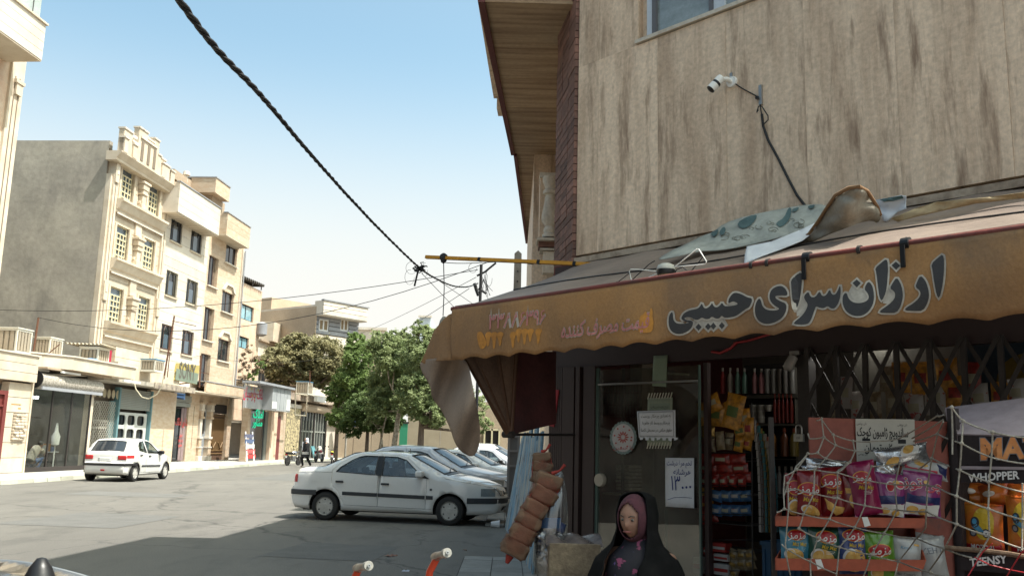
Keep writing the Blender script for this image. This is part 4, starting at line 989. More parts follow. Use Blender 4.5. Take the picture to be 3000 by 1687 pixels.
# -- orange chips rack in front of the shop
RKO = PY(2272, 1545, 5.6)
RK = Fr((RKO.x, RKO.y), (.99, .13))
M_rack = mat('rack_orange', (.40, .085, .04), .55, col2=(.30, .065, .035), scale=3, bump=.2, bscale=20, stain=((.16, .05, .03), 4, (1, 1, 1), .62, .75))
M_rackp = mat('rack_panel', (.30, .085, .06), .6, col2=(.24, .07, .05), scale=2, bump=.2, bscale=20, stain=((.15, .07, .06), 3, (1, 1, 1), .62, .75))
rk = thing('chips_rack', 'orange metal rack with two trays of crisp bags in front of the gate', 'rack', fr=RK)
def rp(u, v, y=0.0): x, z = RK.at(u, v, y); return Vector((x, y, z))
bk_ = .30
p = [rp(2370, 1222, bk_), rp(2785, 1226, bk_)]
MB().box(p[0].x, p[1].x, bk_, bk_ + .015, .1, p[0].z).obj('back_panel', M_rackp, rk)
for nm, (v0, v1) in (('upper', (1510, 1546)), ('lower', (1634, 1672))):
 a, b = rp(2272, v0), rp(2700, v1)
 zt, zb_ = a.z, b.z
 t = MB().prism([(a.x + .0, zb_), (b.x, zb_), (b.x + .03, zt), (a.x, zt)], 'y', -.008, 0).obj('tray_front', M_rack, rk)
 MB().prism([(a.x, 0), (b.x, 0), (b.x + .1, bk_), (a.x + .17, bk_)], 'z', zb_, zb_ + .006).obj('tray_floor', M_rack, rk)
 rgt = [Vector((b.x, 0, zb_)), Vector((b.x + .10, bk_, zb_ + .02)), Vector((b.x + .13, bk_, zt + .22)), Vector((b.x + .03, 0, zt))]
 MB().quad(*rgt).obj('tray_side', M_rack, rk, solid=.006)
 lft = [Vector((a.x, 0, zb_)), Vector((a.x + .17, bk_, zb_)), Vector((a.x + .17, bk_, zt + .02)), Vector((a.x, 0, zt))]
 MB().quad(*lft).obj('tray_side', M_rack, rk, solid=.006)
 st = rp(2537 if nm == 'upper' else 2400, v0 + 18, -.01)
 MB().quad((st.x - .025, -.0095, st.z + .028), (st.x + .012, -.0095, st.z + .03), (st.x + .03, -.0095, st.z - .02), (st.x - .01, -.0095, st.z - .03)).obj('tray_sticker', M_white, rk)
MB().box(rp(2272, 1600).x + .1, rp(2272, 1600).x + .13, .28, .30, 0, 1.9).box(p[1].x - .03, p[1].x, .27, .30, 0, 1.9).obj('rack_post', M_iron, rk)
# price card on the back panel
pcard = thing('price_card', 'white price card for small ham sandwiches on the orange panel', 'sign', fr=RK)
k4 = [rp(2506, 1226, bk_ - .012), rp(2679, 1228, bk_ - .012), rp(2680, 1346, bk_ - .012), rp(2510, 1351, bk_ - .012)]
MB().quad(*k4).obj('card', pl('card_cream', (.55, .52, .46), .7), pcard, solid=.003)
def pcf(ox, oz, sx=1.0): return lambda a, b: (k4[0].x + ox + a * sx, bk_ - .016, k4[0].z - oz + b)
for t_, ox, oz, s_, sx in (('ساندویچ ژامبون کوچک', .185, .085, .080, .50), ('۲۰۰۰تومان', .15, .185, .072, .75)): lettering(t_, M_inkb, pcard, pcf(ox, oz, sx), s_, off=.0012)
for ox, oz in ((.04, .03), (.325, .03), (.04, .225)): lettering('نان روغنی', M_inkb, pcard, pcf(ox, oz, .8), .022)
for ox in (.04, .29): MB().box(k4[0].x + ox, k4[0].x + ox + .055, bk_ - .016, bk_ - .0155, k4[0].z - .152, k4[0].z - .125).obj('printed_box', M_inkb, pcard)
# crisp bags
Zc = lambda x, y: (2250 + x / 2.75, 1160 + y / 2.75)
M_silv = mat('silver_foil', (.62, .62, .64), .22, metal=.85, col2=(.4, .4, .42), scale=12, bump=.7, bscale=18, space='obj')
def bagm(name, c, c2=None): return mat('bag_' + name, c, .28, col2=c2 or tuple(k * .6 for k in c), scale=4, bump=.35, bscale=14, fine=.04, coat=.3, space='obj', rnd=0)
B_red = bagm('dark_red', (.21, .010, .014)); B_mag = bagm('magenta', (.26, .012, .07)); B_pur = bagm('purple', (.27, .04, .17)); B_lb = bagm('light_blue', (.05, .22, .31))
B_gr = bagm('green', (.008, .075, .05)); B_bl = bagm('blue', (.05, .08, .23)); B_lime = bagm('lime', (.13, .30, .02)); B_wh = bagm('white', (.50, .49, .48)); B_or = bagm('flame', (.40, .03, .015), (.50, .20, .02))
D_oval = pl('logo_red', (.36, .012, .016), .35); D_ring = pl('logo_yellow', (.62, .28, .02), .35); D_wh = pl('logo_white', (.66, .62, .58), .4); D_yl = pl('print_yellow', (.50, .32, .02), .4)
D_chip = mat('print_crisps', (.55, .27, .05), .45, col2=(.66, .42, .14), scale=26, bump=.1, space='obj'); D_navy = pl('print_navy', (.02, .025, .10), .4); D_pk = pl('print_pink', (.5, .05, .08), .4); D_bk = pl('print_black', (.03, .03, .035), .4)
D_gy = pl('print_grey', (.20, .20, .22), .4); D_sky = pl('print_sky', (.06, .22, .35), .4); D_sil = M_silv
def crisp_bag(label, box, rot, y, m, decos, fr=RK, grp='crisp bags on the orange rack', dp=.045, squash=1.0, foil=True, name='crisp_bag', lean=0.0):
 x0, y0, x1, y1 = box
 cu, cv = Zc((x0 + x1) / 2, (y0 + y1) / 2)
 x, z = fr.at(cu, cv, y)
 s_ = (fr.at(cu + 30, cv, y)[0] - x) / 30 / 2.75; sz = (z - fr.at(cu, cv + 30, y)[1]) / 30 / 2.75
 W, H = (x1 - x0) * s_, (y1 - y0) * sz
 t = thing(name, label, 'crisp bag', grp, fr=fr, fx=x, fy=y)
 Mx = Matrix.Translation((0, 0, z)) @ Matrix.Rotation(rot, 4, 'Y') @ Matrix.Rotation(lean, 4, 'X')
 sd = (hash(label) if 0 else sum(map(ord, label))) % 97
 def fn(a, b, o=0.0, sgn=-1):
  aa = min(1, max(0, a)); bb = min(1, max(0, b))
  e = max(0.0, math.sin(aa * math.pi)) ** .55 * max(0.0, math.sin(bb * math.pi)) ** .5
  nn = noise.noise(Vector((aa * 3.2, bb * 4, sd))) * .017 * e + .004 * math.sin(aa * 22 + sd) * (1 - min(1, 6 * min(bb, 1 - bb)))
  wq = 1 - .07 * math.sin(bb * math.pi)
  return tuple(Mx @ Vector(((a - .5) * W * wq, sgn * (dp * e + nn) + (-o), (b - .5) * H)))
 me = MB(); me.grid(lambda a, b: fn(a, b), 12, 16); me.grid(lambda a, b: fn(1 - a, b, 0, 1), 12, 16); me.obj('wrapper', m, t, smooth=60)
 if foil:
  MB().grid(lambda a, b: fn(a, b * .035 + .965, .0012), 12, 1).obj('crimp', m, t); MB().grid(lambda a, b: fn(a, b * .03, .0012), 12, 1).obj('crimp', m, t)
 pre = lambda px, py: ((px - x0) / (x1 - x0), 1 - (py - y0) / (y1 - y0))
 for d in decos:
  kind = d[0]
  if kind == 'ell':
   _, cx, cy, rx, ry, mm, o = d[:7]; a, b = pre(cx, cy); rt = d[7] if len(d) > 7 else 0
   mb = MB(); pts = ell(0, 0, rx, ry, 24, rt)
   fill(mb, pts, (), max(6, min(rx, ry) * .45), lambda q, w: fn(a + q / (x1 - x0), b - w / (y1 - y0), o)); mb.obj('print', mm, t)
  elif kind == 'poly':
   _, pts, mm, o = d; mb = MB()
   fill(mb, pts, (), 18, lambda q, w: fn(*pre(q, w), o)); mb.obj('print', mm, t)
  elif kind == 'txt':
   _, tx, cx, cy, size, mm, o = d[:7]; kk = d[7] if len(d) > 7 else {}; a, b = pre(cx, cy); rt = kk.pop('rot', 0); c_, s2 = math.cos(rt), math.sin(rt)
   lettering(tx, mm, t, lambda q, w: fn(a + (q * c_ - w * s2) / (x1 - x0), b + (q * s2 + w * c_) / (y1 - y0), o), size, name='lettering', **kk)
 return t
def maz(cx, cy, rx=78, ry=55, rot=0, txt=True, ty=0):
 r_ = [('ell', cx, cy, rx, ry, D_ring, .0016, rot), ('ell', cx, cy, rx * .93, ry * .9, D_oval, .003, rot), ('txt', 'مزمز', cx, cy + 4, rx * 1.02, D_wh, .0045, {'off': .012 * rx, 'shear': .3, 'rot': -rot})]
 if txt: r_.append(('txt', 'Maz Maz', cx + 12, cy + ry + 30 + ty, 46, D_yl, .003, {'fa': False, 'off': .6, 'shear': .2, 'rot': -rot, 'sx': .78}))
 r_ += [('poly', [(cx - 10, cy + ry + 58 + k * 11), (cx + 62 - k * 9, cy + ry + 60 + k * 11), (cx + 62 - k * 9, cy + ry + 63 + k * 11), (cx - 10, cy + ry + 61 + k * 11)], D_wh, .0025) for k in range(3)]
 return r_
chips = lambda x0, y0, x1, y1: [('ell', (x0 + x1) / 2, (y0 + y1) / 2, (x1 - x0) / 2, (y1 - y0) / 2, D_chip, .002, .45), ('ell', x0 + (x1 - x0) * .25, y0 + (y1 - y0) * .3, (x1 - x0) * .25, (y1 - y0) * .35, D_wh, .0035, .4), ('ell', x0 + (x1 - x0) * .28, y0 + (y1 - y0) * .35, (x1 - x0) * .21, (y1 - y0) * .3, D_chip, .0045, .4)]
crisp_bag('dark red crisp bag half hidden at the left end of the upper tray', (140, 620, 330, 968), .0, .12, B_red, maz(200, 735, 60, 60) + chips(150, 830, 260, 960))
crisp_bag('dark red crisp bag second from left on the upper tray', (232, 600, 432, 968), .03, .05, B_red, maz(310, 745, 80, 55) + chips(250, 880, 420, 968))
crisp_bag('tall dark red crisp bag standing in the middle of the upper tray', (415, 570, 650, 968), -.06, .09, B_red, maz(498, 680, 80, 58) + [('poly', [(430, 810), (520, 880), (610, 900), (600, 940), (520, 958), (450, 900)], D_chip, .002)])
crisp_bag('dark red crisp bag turned upside down beside the magenta one', (590, 620, 800, 968), -.04, .07, B_red, [('ell', 690, 830, 60, 75, D_chip, .002, .2), ('ell', 690, 820, 22, 18, D_redp if 0 else D_oval, .0035), ('txt', 'Maz', 712, 940, 44, D_yl, .003, {'fa': False, 'off': .6, 'rot': math.pi}), ('poly', [(608, 735), (665, 740), (660, 780), (612, 778)], D_chip, .002)])
crisp_bag('bright magenta crisp bag leaning out over the upper tray', (660, 520, 890, 960), -.16, .02, B_mag, maz(752, 648, 72, 52, .15) )
crisp_bag('left purple and white crisp bag with navy band on the upper tray', (850, 620, 1110, 968), .10, .06, B_pur,
   [('poly', [(860, 810), (1100, 780), (1100, 850), (865, 880)], D_navy, .002), ('poly', [(865, 880), (1100, 850), (1095, 962), (870, 962)], D_wh, .002), ('ell', 955, 725, 36, 44, D_wh, .002), ('ell', 955, 728, 29, 37, D_oval, .0035), ('ell', 1040, 705, 44, 34, D_wh, .002), ('ell', 1040, 706, 34, 25, D_pk, .0035), ('ell', 1000, 690, 28, 20, D_chip, .0055), ('ell', 930, 925, 36, 26, D_chip, .004), ('ell', 1020, 935, 36, 26, D_chip, .004)])
crisp_bag('right purple and white crisp bag with navy band on the upper tray', (1080, 610, 1400, 968), .10, .05, B_pur,
   [('poly', [(1100, 790), (1385, 800), (1380, 860), (1095, 865)], D_navy, .002), ('poly', [(1095, 865), (1380, 860), (1370, 962), (1100, 962)], D_wh, .002), ('txt', 'چی توز', 1235, 705, 120, D_wh, .002, {'off': 6}), ('txt', 'چی توز', 1235, 705, 120, D_pk, .0035, {'off': 1.5}), ('ell', 1240, 690, 24, 16, D_chip, .0055), ('ell', 1150, 920, 42, 30, D_chip, .004), ('ell', 1230, 930, 36, 26, D_chip, .004)])
crisp_bag('silver crisp bag lying across the top of the purple bags', (860, 400, 1300, 560), -.18, .10, M_silv, [('ell', 1120, 440, 95, 40, D_wh, .002, -.2), ('ell', 1110, 430, 60, 24, D_chip, .004, -.3), ('ell', 960, 510, 55, 34, D_chip, .002, -.5)], dp=.06)
crisp_bag('white and purple crisp bag lying on its side at the right', (1070, 520, 1450, 660), .12, .10, B_wh, [('poly', [(1080, 575), (1340, 590), (1340, 612), (1080, 600)], D_pk, .002), ('ell', 1200, 555, 50, 18, D_chip, .002, .1), ('poly', [(1340, 530), (1440, 560), (1430, 640), (1360, 600)], D_navy, .002)], dp=.05)
crisp_bag('silver backed crisp bag lying flat above the red bags', (300, 505, 640, 620), .05, .16, M_silv, [], dp=.04)
crisp_bag('crumpled silver bag at the back left of the upper tray', (280, 540, 420, 640), -.3, .18, M_silv, [('ell', 340, 600, 40, 20, D_chip, .002)], dp=.04)
crisp_bag('silver bag end sticking up between purple and magenta bags', (860, 545, 1040, 650), .3, .08, M_silv, [], dp=.035)
crisp_bag('light blue crisp bag at the left end of the lower tray', (95, 1050, 345, 1360), -.03, .10, B_lb, maz(220, 1112, 76, 44, .05) + chips(110, 1220, 270, 1345))
crisp_bag('dark green crisp bag on the lower tray', (318, 1055, 585, 1400), .05, .08, B_gr, maz(452, 1130, 88, 52, .08) + chips(330, 1230, 520, 1385))
crisp_bag('navy blue crisp bag on the lower tray', (570, 1050, 800, 1430), .0, .07, B_bl, maz(680, 1115, 92, 50) + chips(585, 1225, 770, 1410))
crisp_bag('lime green crisp bag leaning on the lower tray', (785, 1085, 1030, 1480), -.08, .05, B_lime, maz(885, 1232, 92, 52, .05) + chips(800, 1370, 900, 1470))
crisp_bag('white popcorn bag beside the lime green bag', (1000, 1130, 1240, 1490), .05, .06, B_wh, [('txt', 'Kenan', 1085, 1215, 34, D_sky, .002, {'fa': False, 'shear': .3}), ('txt', 'Mac Coeur\'s', 1090, 1430, 30, D_bk, .002, {'fa': False}), ('poly', [(1155, 1180), (1200, 1185), (1200, 1200), (1155, 1198)], D_chip, .002)])
crisp_bag('white bag with black capitals at the right end of the lower tray', (1215, 1130, 1440, 1480), -.12, .09, B_wh, [('txt', 'ZEH L', 1310, 1235, 70, D_gy, .002, {'fa': False, 'off': 1})])
crisp_bag('second white bag lying behind the right white bag', (1180, 1110, 1420, 1230), .15, .16, B_wh, [])
# -- dark snack stand at the right edge
SY_ = -1.62
sd_ = thing('snack_stand', 'dark snack stand with purple roof and illustrated header at the right edge', 'display stand', fr=FR)
M_st = mat('stand_purple_black', (.022, .015, .016), .55, spec=.2, col2=(.03, .022, .022), scale=3)
M_strf = mat('stand_roof', (.31, .25, .26), .6, col2=(.24, .19, .20), scale=2, bump=.2, bscale=20)
def st3(u, v, y=SY_): x, z = FR.at(u, v, y); return Vector((x, y, z))
def squad(name, pts, m, y=SY_, solid=.006, par=None): 
 return MB().quad(*[st3(u, v, y) for u, v in pts]).obj(name, m, par or sd_, solid=solid)
pz = st3(2812, 1400)
MB().box(pz.x - .045, pz.x - .005, SY_ - .0, SY_ + .05, .05, st3(2795, 1195).z).obj('post', M_st, sd_)
MB().box(pz.x - .045, pz.x + 1.0, SY_ + .3, SY_ + .32, .05, 1.85).obj('back_board', M_st, sd_)
MB().box(pz.x - .045, pz.x - .02, SY_, SY_ + .32, .05, 1.85).obj('side_board', M_st, sd_)
# roof: slopes from the header up and back
rl = [st3(2805, 1272), st3(3060, 1280), st3(3060, 1160, SY_ + .35), st3(2775, 1195, SY_ + .30)]
MB().quad(*rl).obj('roof', M_strf, sd_, solid=.008)
squad('header', [(2808, 1274), (3070, 1283), (3070, 1366), (2815, 1361)], M_st)
squad('header_lip', [(2815, 1364), (3070, 1368), (3070, 1376), (2815, 1374)], M_strf, SY_ - .02)
squad('header', [(2815, 1376), (3070, 1380), (3070, 1418), (2815, 1412)], M_st, SY_ - .012)
squad('shelf_front', [(2815, 1618), (3080, 1640), (3080, 1688), (2815, 1668)], M_st, SY_ - .012)
MB().box(pz.x - .01, pz.x + 1.0, SY_, SY_ + .3, st3(2830, 1622).z - .01, st3(2830, 1622).z).obj('shelf_board', M_st, sd_)
squad('side_flap', [(2768, 1196), (2790, 1186), (2794, 1230), (2776, 1236)], M_strf, SY_ + .02)
squad('side_flap', [(2786, 1215), (2806, 1265), (2804, 1332), (2790, 1330)], M_strf, SY_ + .01)
def sttext(t, u, v, size, m, off=0, rot=0.0, y=SY_ - .02, sx=1.0, **k):
 c, s_ = math.cos(rot), math.sin(rot)
 return lettering(t, m, sd_, lambda a, b: tuple(st3(u + (a * c + b * s_) * sx, v - (b * c - a * s_), y)), size, off=off, fa=False, **k)
M_morg = mat('header_orange', (.55, .17, .05), .5, col2=(.7, .32, .12), scale=6)
sttext('MAZ', 2962, 1316, 84, D_gy, 6, -.03, SY_ - .012, 1.05); sttext('MAZ', 2962, 1316, 84, M_morg, 3.4, -.03, SY_ - .015, 1.05)
sttext('WHOPPER', 2911, 1396, 33, D_wh, .9, -.06, SY_ - .026, .95); sttext('TEENSY', 2895, 1643, 33, D_wh, 1.0, -.1, SY_ - .026, .95)
rope = MB(); rope.tube([st3(u, v, SY_ - .02) for u, v in [(2770, 1602), (2800, 1606), (2880, 1612), (2960, 1622), (3060, 1640)]], .012, 8); rope.obj('rope_edge', mat('hemp_rope', (.20, .13, .08), .9, scale=60, col2=(.1, .06, .04)), sd_)
def moto_print(cx, cy, k=1.0):
 return [('ell', cx - 62 * k, cy + 30 * k, 34 * k, 34 * k, D_bk, .004), ('ell', cx - 62 * k, cy + 30 * k, 22 * k, 22 * k, D_gy, .0055), ('ell', cx + 62 * k, cy + 28 * k, 38 * k, 38 * k, D_bk, .004), ('ell', cx + 62 * k, cy + 28 * k, 27 * k, 27 * k, D_wh, .0055), ('ell', cx + 62 * k, cy + 28 * k, 6 * k, 6 * k, D_bk, .007),
   ('poly', [(cx - 70 * k, cy - 20 * k), (cx - 20 * k, cy - 50 * k), (cx + 50 * k, cy + 20 * k), (cx - 10 * k, cy + 22 * k)], D_sky, .0045), ('ell', cx - 40 * k, cy - 60 * k, 40 * k, 46 * k, D_bk, .0045), ('ell', cx - 44 * k, cy - 66 * k, 22 * k, 24 * k, D_sky, .006)]
crisp_bag('flame orange snack bag with a motorcycle print on the dark stand, left', (1562, 860, 1905, 1260), .02, SY_ + .10, B_or, [('ell', 1760, 1020, 90, 130, D_yl, .002)] + moto_print(1730, 1070, .95) + [('poly', [(1580, 1180), (1890, 1180), (1880, 1250), (1590, 1250)], D_oval, .0022), ('txt', 'MOTORI', 1740, 1215, 62, D_wh, .004, {'fa': False, 'off': 1.4, 'sx': .8})], FR, 'snack bags on the dark stand')
crisp_bag('flame orange snack bag cut by the right edge of the picture', (1915, 800, 2290, 1280), .0, SY_ + .09, B_or, [('ell', 2080, 1000, 90, 150, D_yl, .002)] + moto_print(2060, 1040, .95) + [('poly', [(1940, 1195), (2280, 1200), (2280, 1270), (1950, 1265)], D_oval, .0022), ('txt', 'MOTORI', 2100, 1235, 62, D_wh, .004, {'fa': False, 'off': 1.4, 'sx': .8})], FR, 'snack bags on the dark stand')
crisp_bag('red bag lying at the back of the dark stand, left', (1550, 690, 1760, 870), .12, SY_ + .20, B_or, [('ell', 1640, 760, 60, 24, D_wh, .003)], FR, 'red bags at the back of the dark stand')
crisp_bag('red bag lying at the back of the dark stand, middle', (1700, 700, 1960, 880), -.2, SY_ + .18, B_or, [('ell', 1800, 780, 60, 24, D_wh, .003)], FR, 'red bags at the back of the dark stand')
crisp_bag('red bag lying at the back of the dark stand, right', (1900, 700, 2140, 860), .15, SY_ + .20, B_or, [], FR, 'red bags at the back of the dark stand')
# -- knotted rope net over rack and stand
nt_ = thing('rope_net', 'pale knotted rope net hanging in front of the crisp rack and stand', 'net')
M_rope = mat('rope', (.46, .41, .34), .9, col2=(.30, .26, .21), scale=60, bump=.6, bscale=200, fine=.1)
def np3(x, y):
 u, v = Zc(x, y)
 # world depth: just in front of the rack at the left, in front of the stand at the right
 Yr = RKO.y - .10 + (u - 2272) * .00022 * 0
 a = FR.w(FR.at(u, v, SY_ - .06)[0], SY_ - .06)
 Ys = a.y
 t = max(0, min(1, (u - 2640) / 160)); t = t * t * (3 - 2 * t)
 Yd = Yr * (1 - t) + Ys * t
 if v < 1400: Yd += (1400 - v) / 1000 * .9 * (1 - t)
 Yd += .02 * math.sin(x * .011 + y * .017)
 return PY(u, v, Yd)
net = [[(430, 170), (450, 330), (400, 455), (320, 462), (230, 590), (135, 640), (125, 760), (132, 905), (70, 935)], [(430, 185), (525, 310), (545, 395), (700, 440), (830, 440)],
  [(390, 195), (430, 182), (440, 172)], [(525, 310), (685, 360), (860, 362), (1050, 345), (1360, 160), (1415, 150)], [(450, 330), (335, 343), (322, 300)], [(320, 462), (230, 560), (160, 700), (130, 800)], [(450, 330), (545, 395), (465, 500), (375, 590)],
  [(400, 455), (465, 500), (640, 540)], [(685, 360), (700, 440), (660, 530)], [(1060, 540), (835, 565)], [(1170, 365), (1360, 305), (1413, 205)], [(1160, 340), (1410, 190)],
  [(230, 590), (375, 590), (560, 615), (790, 675), (1020, 710), (1285, 715), (1345, 722), (1520, 805), (1775, 905), (2080, 1000)], [(150, 740), (220, 745), (370, 782), (560, 820), (780, 880), (1040, 915), (1275, 928), (1520, 1030), (1780, 1125), (2090, 1240)],
  [(132, 905), (285, 950), (495, 990), (700, 1055), (935, 1105), (1210, 1150), (1420, 1225), (1640, 1300)], [(250, 1065), (400, 1140), (575, 1215), (830, 1275), (1050, 1330), (1310, 1420)], [(110, 1190), (170, 1240), (340, 1330), (550, 1430)],
  [(375, 590), (370, 782), (285, 950), (250, 1065)], [(160, 700), (165, 905), (140, 1180), (155, 1320), (180, 1440)], [(560, 615), (560, 820), (495, 990), (400, 1140), (340, 1330), (345, 1449)], [(660, 530), (560, 615)], [(640, 540), (560, 600)], [(835, 565), (790, 675), (780, 880), (700, 1055), (575, 1215), (550, 1449)],
  [(1060, 540), (1020, 710), (1040, 915), (935, 1105), (830, 1275), (770, 1449)], [(1320, 500), (1285, 715), (1275, 928), (1270, 1060), (1190, 1150), (1050, 1330), (1020, 1449)], [(1365, 305), (1320, 500), (1210, 590)],
  [(1365, 305), (1560, 380), (1790, 490), (2080, 545)], [(1320, 500), (1545, 595), (1780, 690), (2080, 778)], [(1480, 90), (1570, 200), (1810, 290), (2080, 335)], [(1570, 200), (1560, 380), (1545, 595), (1520, 805), (1520, 1030), (1420, 1225), (1300, 1400)],
  [(1810, 290), (1800, 490), (1780, 690), (1775, 905), (1785, 1125), (1680, 1300)], [(1480, 90), (1487, 300), (1485, 470)], [(1850, 300), (1770, 285), (1810, 290)], [(2050, 700), (2050, 1000), (2045, 1240)], [(1310, 1420), (1420, 1449)]]
seenk = {}
for ln in net:
 P3 = [np3(*q) for q in ln]; out = []
 for a, b in zip(P3, P3[1:]):
  for k in range(4): q = a.lerp(b, k / 4); q.z -= .004 * math.sin(k / 4 * math.pi); out.append(q)
 out.append(P3[-1])
 MB().tube(out, .0042, 6).obj('net_cord', M_rope, nt_, smooth=60)
 for q, p3 in zip(ln, P3):
  seenk[q] = seenk.get(q, 0) + 1
  if seenk[q] == 2:
   a = random.random() * 6
   MB().lathe([(.002, -.010), (.010, -.005), (.011, .003), (.003, .010)], tuple(p3), 8).obj('knot', M_rope, nt_, smooth=60)
rn = thing('red_net', 'thin red net cord at the lower right over the dark stand', 'net')
for ln in ([(1580, 1449), (1700, 1250), (1780, 1180)], [(1890, 1449), (2000, 1270), (2080, 1180)], [(1640, 1290), (1760, 1350), (1920, 1390), (2080, 1420)]):
 MB().tube([np3(*q) + Vector((0, -.03, 0)) for q in ln], .003, 5).obj('net_cord', M_redp, rn)
# -- bread in red net bags, sacks and crate at the shop corner
M_bread = mat('bread', (.17, .10, .06), .85, col2=(.085, .05, .032), scale=9, bump=1.0, bscale=9, space='obj', rnd=.12)
M_rednet = mat('red_net_film', (.40, .06, .035), .6, bump=.2, alpha=.16)
M_redkn = mat('red_net_knot', (.30, .035, .025), .8, fine=.3, bscale=90)
def loaf(parent, c, w, h, d, rot, seed):
 mb = MB()
 def fn(a, b):
  th = a * 2 * math.pi; ph = (b - .5) * math.pi
  x = math.copysign(abs(math.cos(th)) ** .25, math.cos(th)) * max(0, math.cos(ph)) ** .2 if abs(math.cos(ph)) > 1e-6 else 0
  y = math.copysign(abs(math.sin(th)) ** .5, math.sin(th)) * (max(0, math.cos(ph)) ** .2 if abs(math.cos(ph)) > 1e-6 else 0)
  zz = math.copysign(abs(math.sin(ph)) ** .6, math.sin(ph))
  q = Vector((x * w / 2, y * d / 2, zz * h / 2)); n_ = noise.noise(Vector((x * 1.7 + seed, y * 1.7, zz * 1.7))) + .5 * noise.noise(Vector((x * 5 + seed, y * 5, zz * 5)))
  return tuple(Matrix.Translation(c) @ Matrix.Rotation(rot, 4, 'Y') @ (q * (1 + .22 * n_)))
 mb.grid(fn, 20, 10); return mb.obj('loaf', M_bread, parent, smooth=70, weld=True)
def breadbag(label, pts, w, Yd, knot, grp):
 t = thing('bread_bag', label, 'bread bag', grp)
 P3 = [PY(u, v, Yd) for u, v in pts]; k_ = Yd / CF
 for i, (q, (u, v)) in enumerate(zip(P3, pts)):
  nx = P3[min(i + 1, len(P3) - 1)] - P3[max(i - 1, 0)]
  L = nx.length / (2 if 0 < i < len(P3) - 1 else 1); ang = math.atan2(nx.x, nx.z)
  loaf(t, q, w[i] * k_ * 1.06, L * 1.1, .15, ang if ang < 1.57 and ang > -1.57 else ang + math.pi, i * 3.1)
 ring = []
 ext = [P3[0] + (P3[0] - P3[1]) * .62] + P3 + [P3[-1] + (P3[-1] - P3[-2]) * .62]
 rr = [w[0] * k_ * .2] + [x * k_ * .56 for x in w] + [w[-1] * k_ * .25]
 MB().tube(ext, rr, 14).obj('net_film', M_rednet, t, smooth=70)
 a = PY(*knot[0], Yd - .02); b = PY(*knot[1], Yd - .02)
 MB().tube([ext[0] if knot[2] == 0 else ext[-1], a, b], [.016, .007, .012], 8).obj('knot', M_redkn, t, smooth=60)
 for s_ in (-1, 1):      # net cords along the bag
  MB().tube([p + Vector((s_ * .86 * r_, -.05, 0)) for p, r_ in zip(ext[1:-1], rr[1:-1])], .0022, 5).obj('net_cord', M_redkn, t)
 MB().tube([ext[-1] if knot[2] == 0 else ext[0], (ext[-1] if knot[2] == 0 else ext[0]) + Vector((-.02, 0, -.05))], [.03, .012], 8).obj('knot', M_redkn, t)
breadbag('long red net bag of brown bread loaves hanging slanted at the shop corner', [(1608, 1410), (1592, 1448), (1567, 1487), (1549, 1523), (1531, 1562), (1508, 1602)], [74, 76, 66, 68, 70, 74], 6.45, ((1640, 1378), (1655, 1360), 0), 'red net bread bags')
breadbag('shorter red net bread bag hanging upright behind the slanted one', [(1588, 1340), (1588, 1367), (1578, 1398)], [50, 58, 40], 6.75, ((1600, 1318), (1612, 1300), 0), 'red net bread bags')
M_film = glass('clear_plastic', (.72, .74, .75), .10, .15, .25, (.45, .46, .48))
sk = thing('plastic_sack', 'clear plastic sack of silver snack packets below the bread', 'plastic sack')
P3 = [PY(1640, 1378, 6.5), PY(1632, 1440, 6.5), PY(1622, 1510, 6.5), PY(1612, 1580, 6.5), PY(1608, 1640, 6.5), PY(1612, 1690, 6.5)]
MB().tube(P3, [.02, .07, .105, .115, .10, .09], 16).obj('film', M_film, sk, smooth=70)
random.seed(11)
for i in range(26):
 v = 1535 + random.random() * 130; u = 1612 + random.uniform(-26, 26); q = PY(u, v, 6.5) + Vector((0, random.uniform(-.07, .03), 0))
 mm = M_silv if i % 4 else B_bl
 Mx = Matrix.Translation(q) @ Matrix.Rotation(random.uniform(-1, 1), 4, 'Y') @ Matrix.Rotation(random.uniform(-.8, .8), 4, 'X')
 MB().grid(lambda a, b: tuple(Mx @ Vector(((a - .5) * .09, -.016 * math.sin(a * 3.14) * math.sin(b * 3.14), (b - .5) * .07))), 4, 4).obj('silver_packet', mm, sk, smooth=60, solid=.004)
q = PY(1612, 1530, 6.44); MB().grid(lambda a, b: (q.x + (a - .5) * .15, q.y - .03 * math.sin(a * 3.1), q.z + (b - .5) * .07), 4, 3).obj('label_print', bagm('sack_blue', (.02, .12, .30)), sk, smooth=60)
cr = thing('open_box', 'brown wooden box with dark plastic lining in front of the door', 'box')
a, b = PY(1610, 1590, 6.2), PY(1760, 1604, 6.2)
M_wood = mat('rough_board', (.26, .20, .13), .9, col2=(.15, .11, .075), scale=9, bump=.6, bscale=40, fine=.2)
zb_ = .45
MB().box(a.x, b.x, 6.2, 6.22, zb_, a.z - .0).obj('front_board', M_wood, cr, bevel=.004)
MB().box(a.x, a.x + .015, 6.22, 6.62, zb_, a.z - .02).box(b.x - .015, b.x, 6.22, 6.62, zb_, a.z - .03).box(a.x, b.x, 6.6, 6.62, zb_, a.z - .02).obj('side_board', M_wood, cr)
MB().grid(lambda s, t: (a.x - .02 + (b.x - a.x + .04) * s, 6.24 + .4 * t, a.z - .02 + .05 * math.sin(t * 3.1) * abs(math.sin(s * 7 + t * 2)) + .03 * t), 24, 10).obj('plastic_lining', mat('lining', (.09, .07, .065), .25, col2=(.16, .13, .12), scale=8, bump=.8, bscale=12), cr, smooth=60)
MB().box(a.x + .02, b.x - .02, 6.23, 6.6, .0, zb_).obj('base', M_wood, cr)
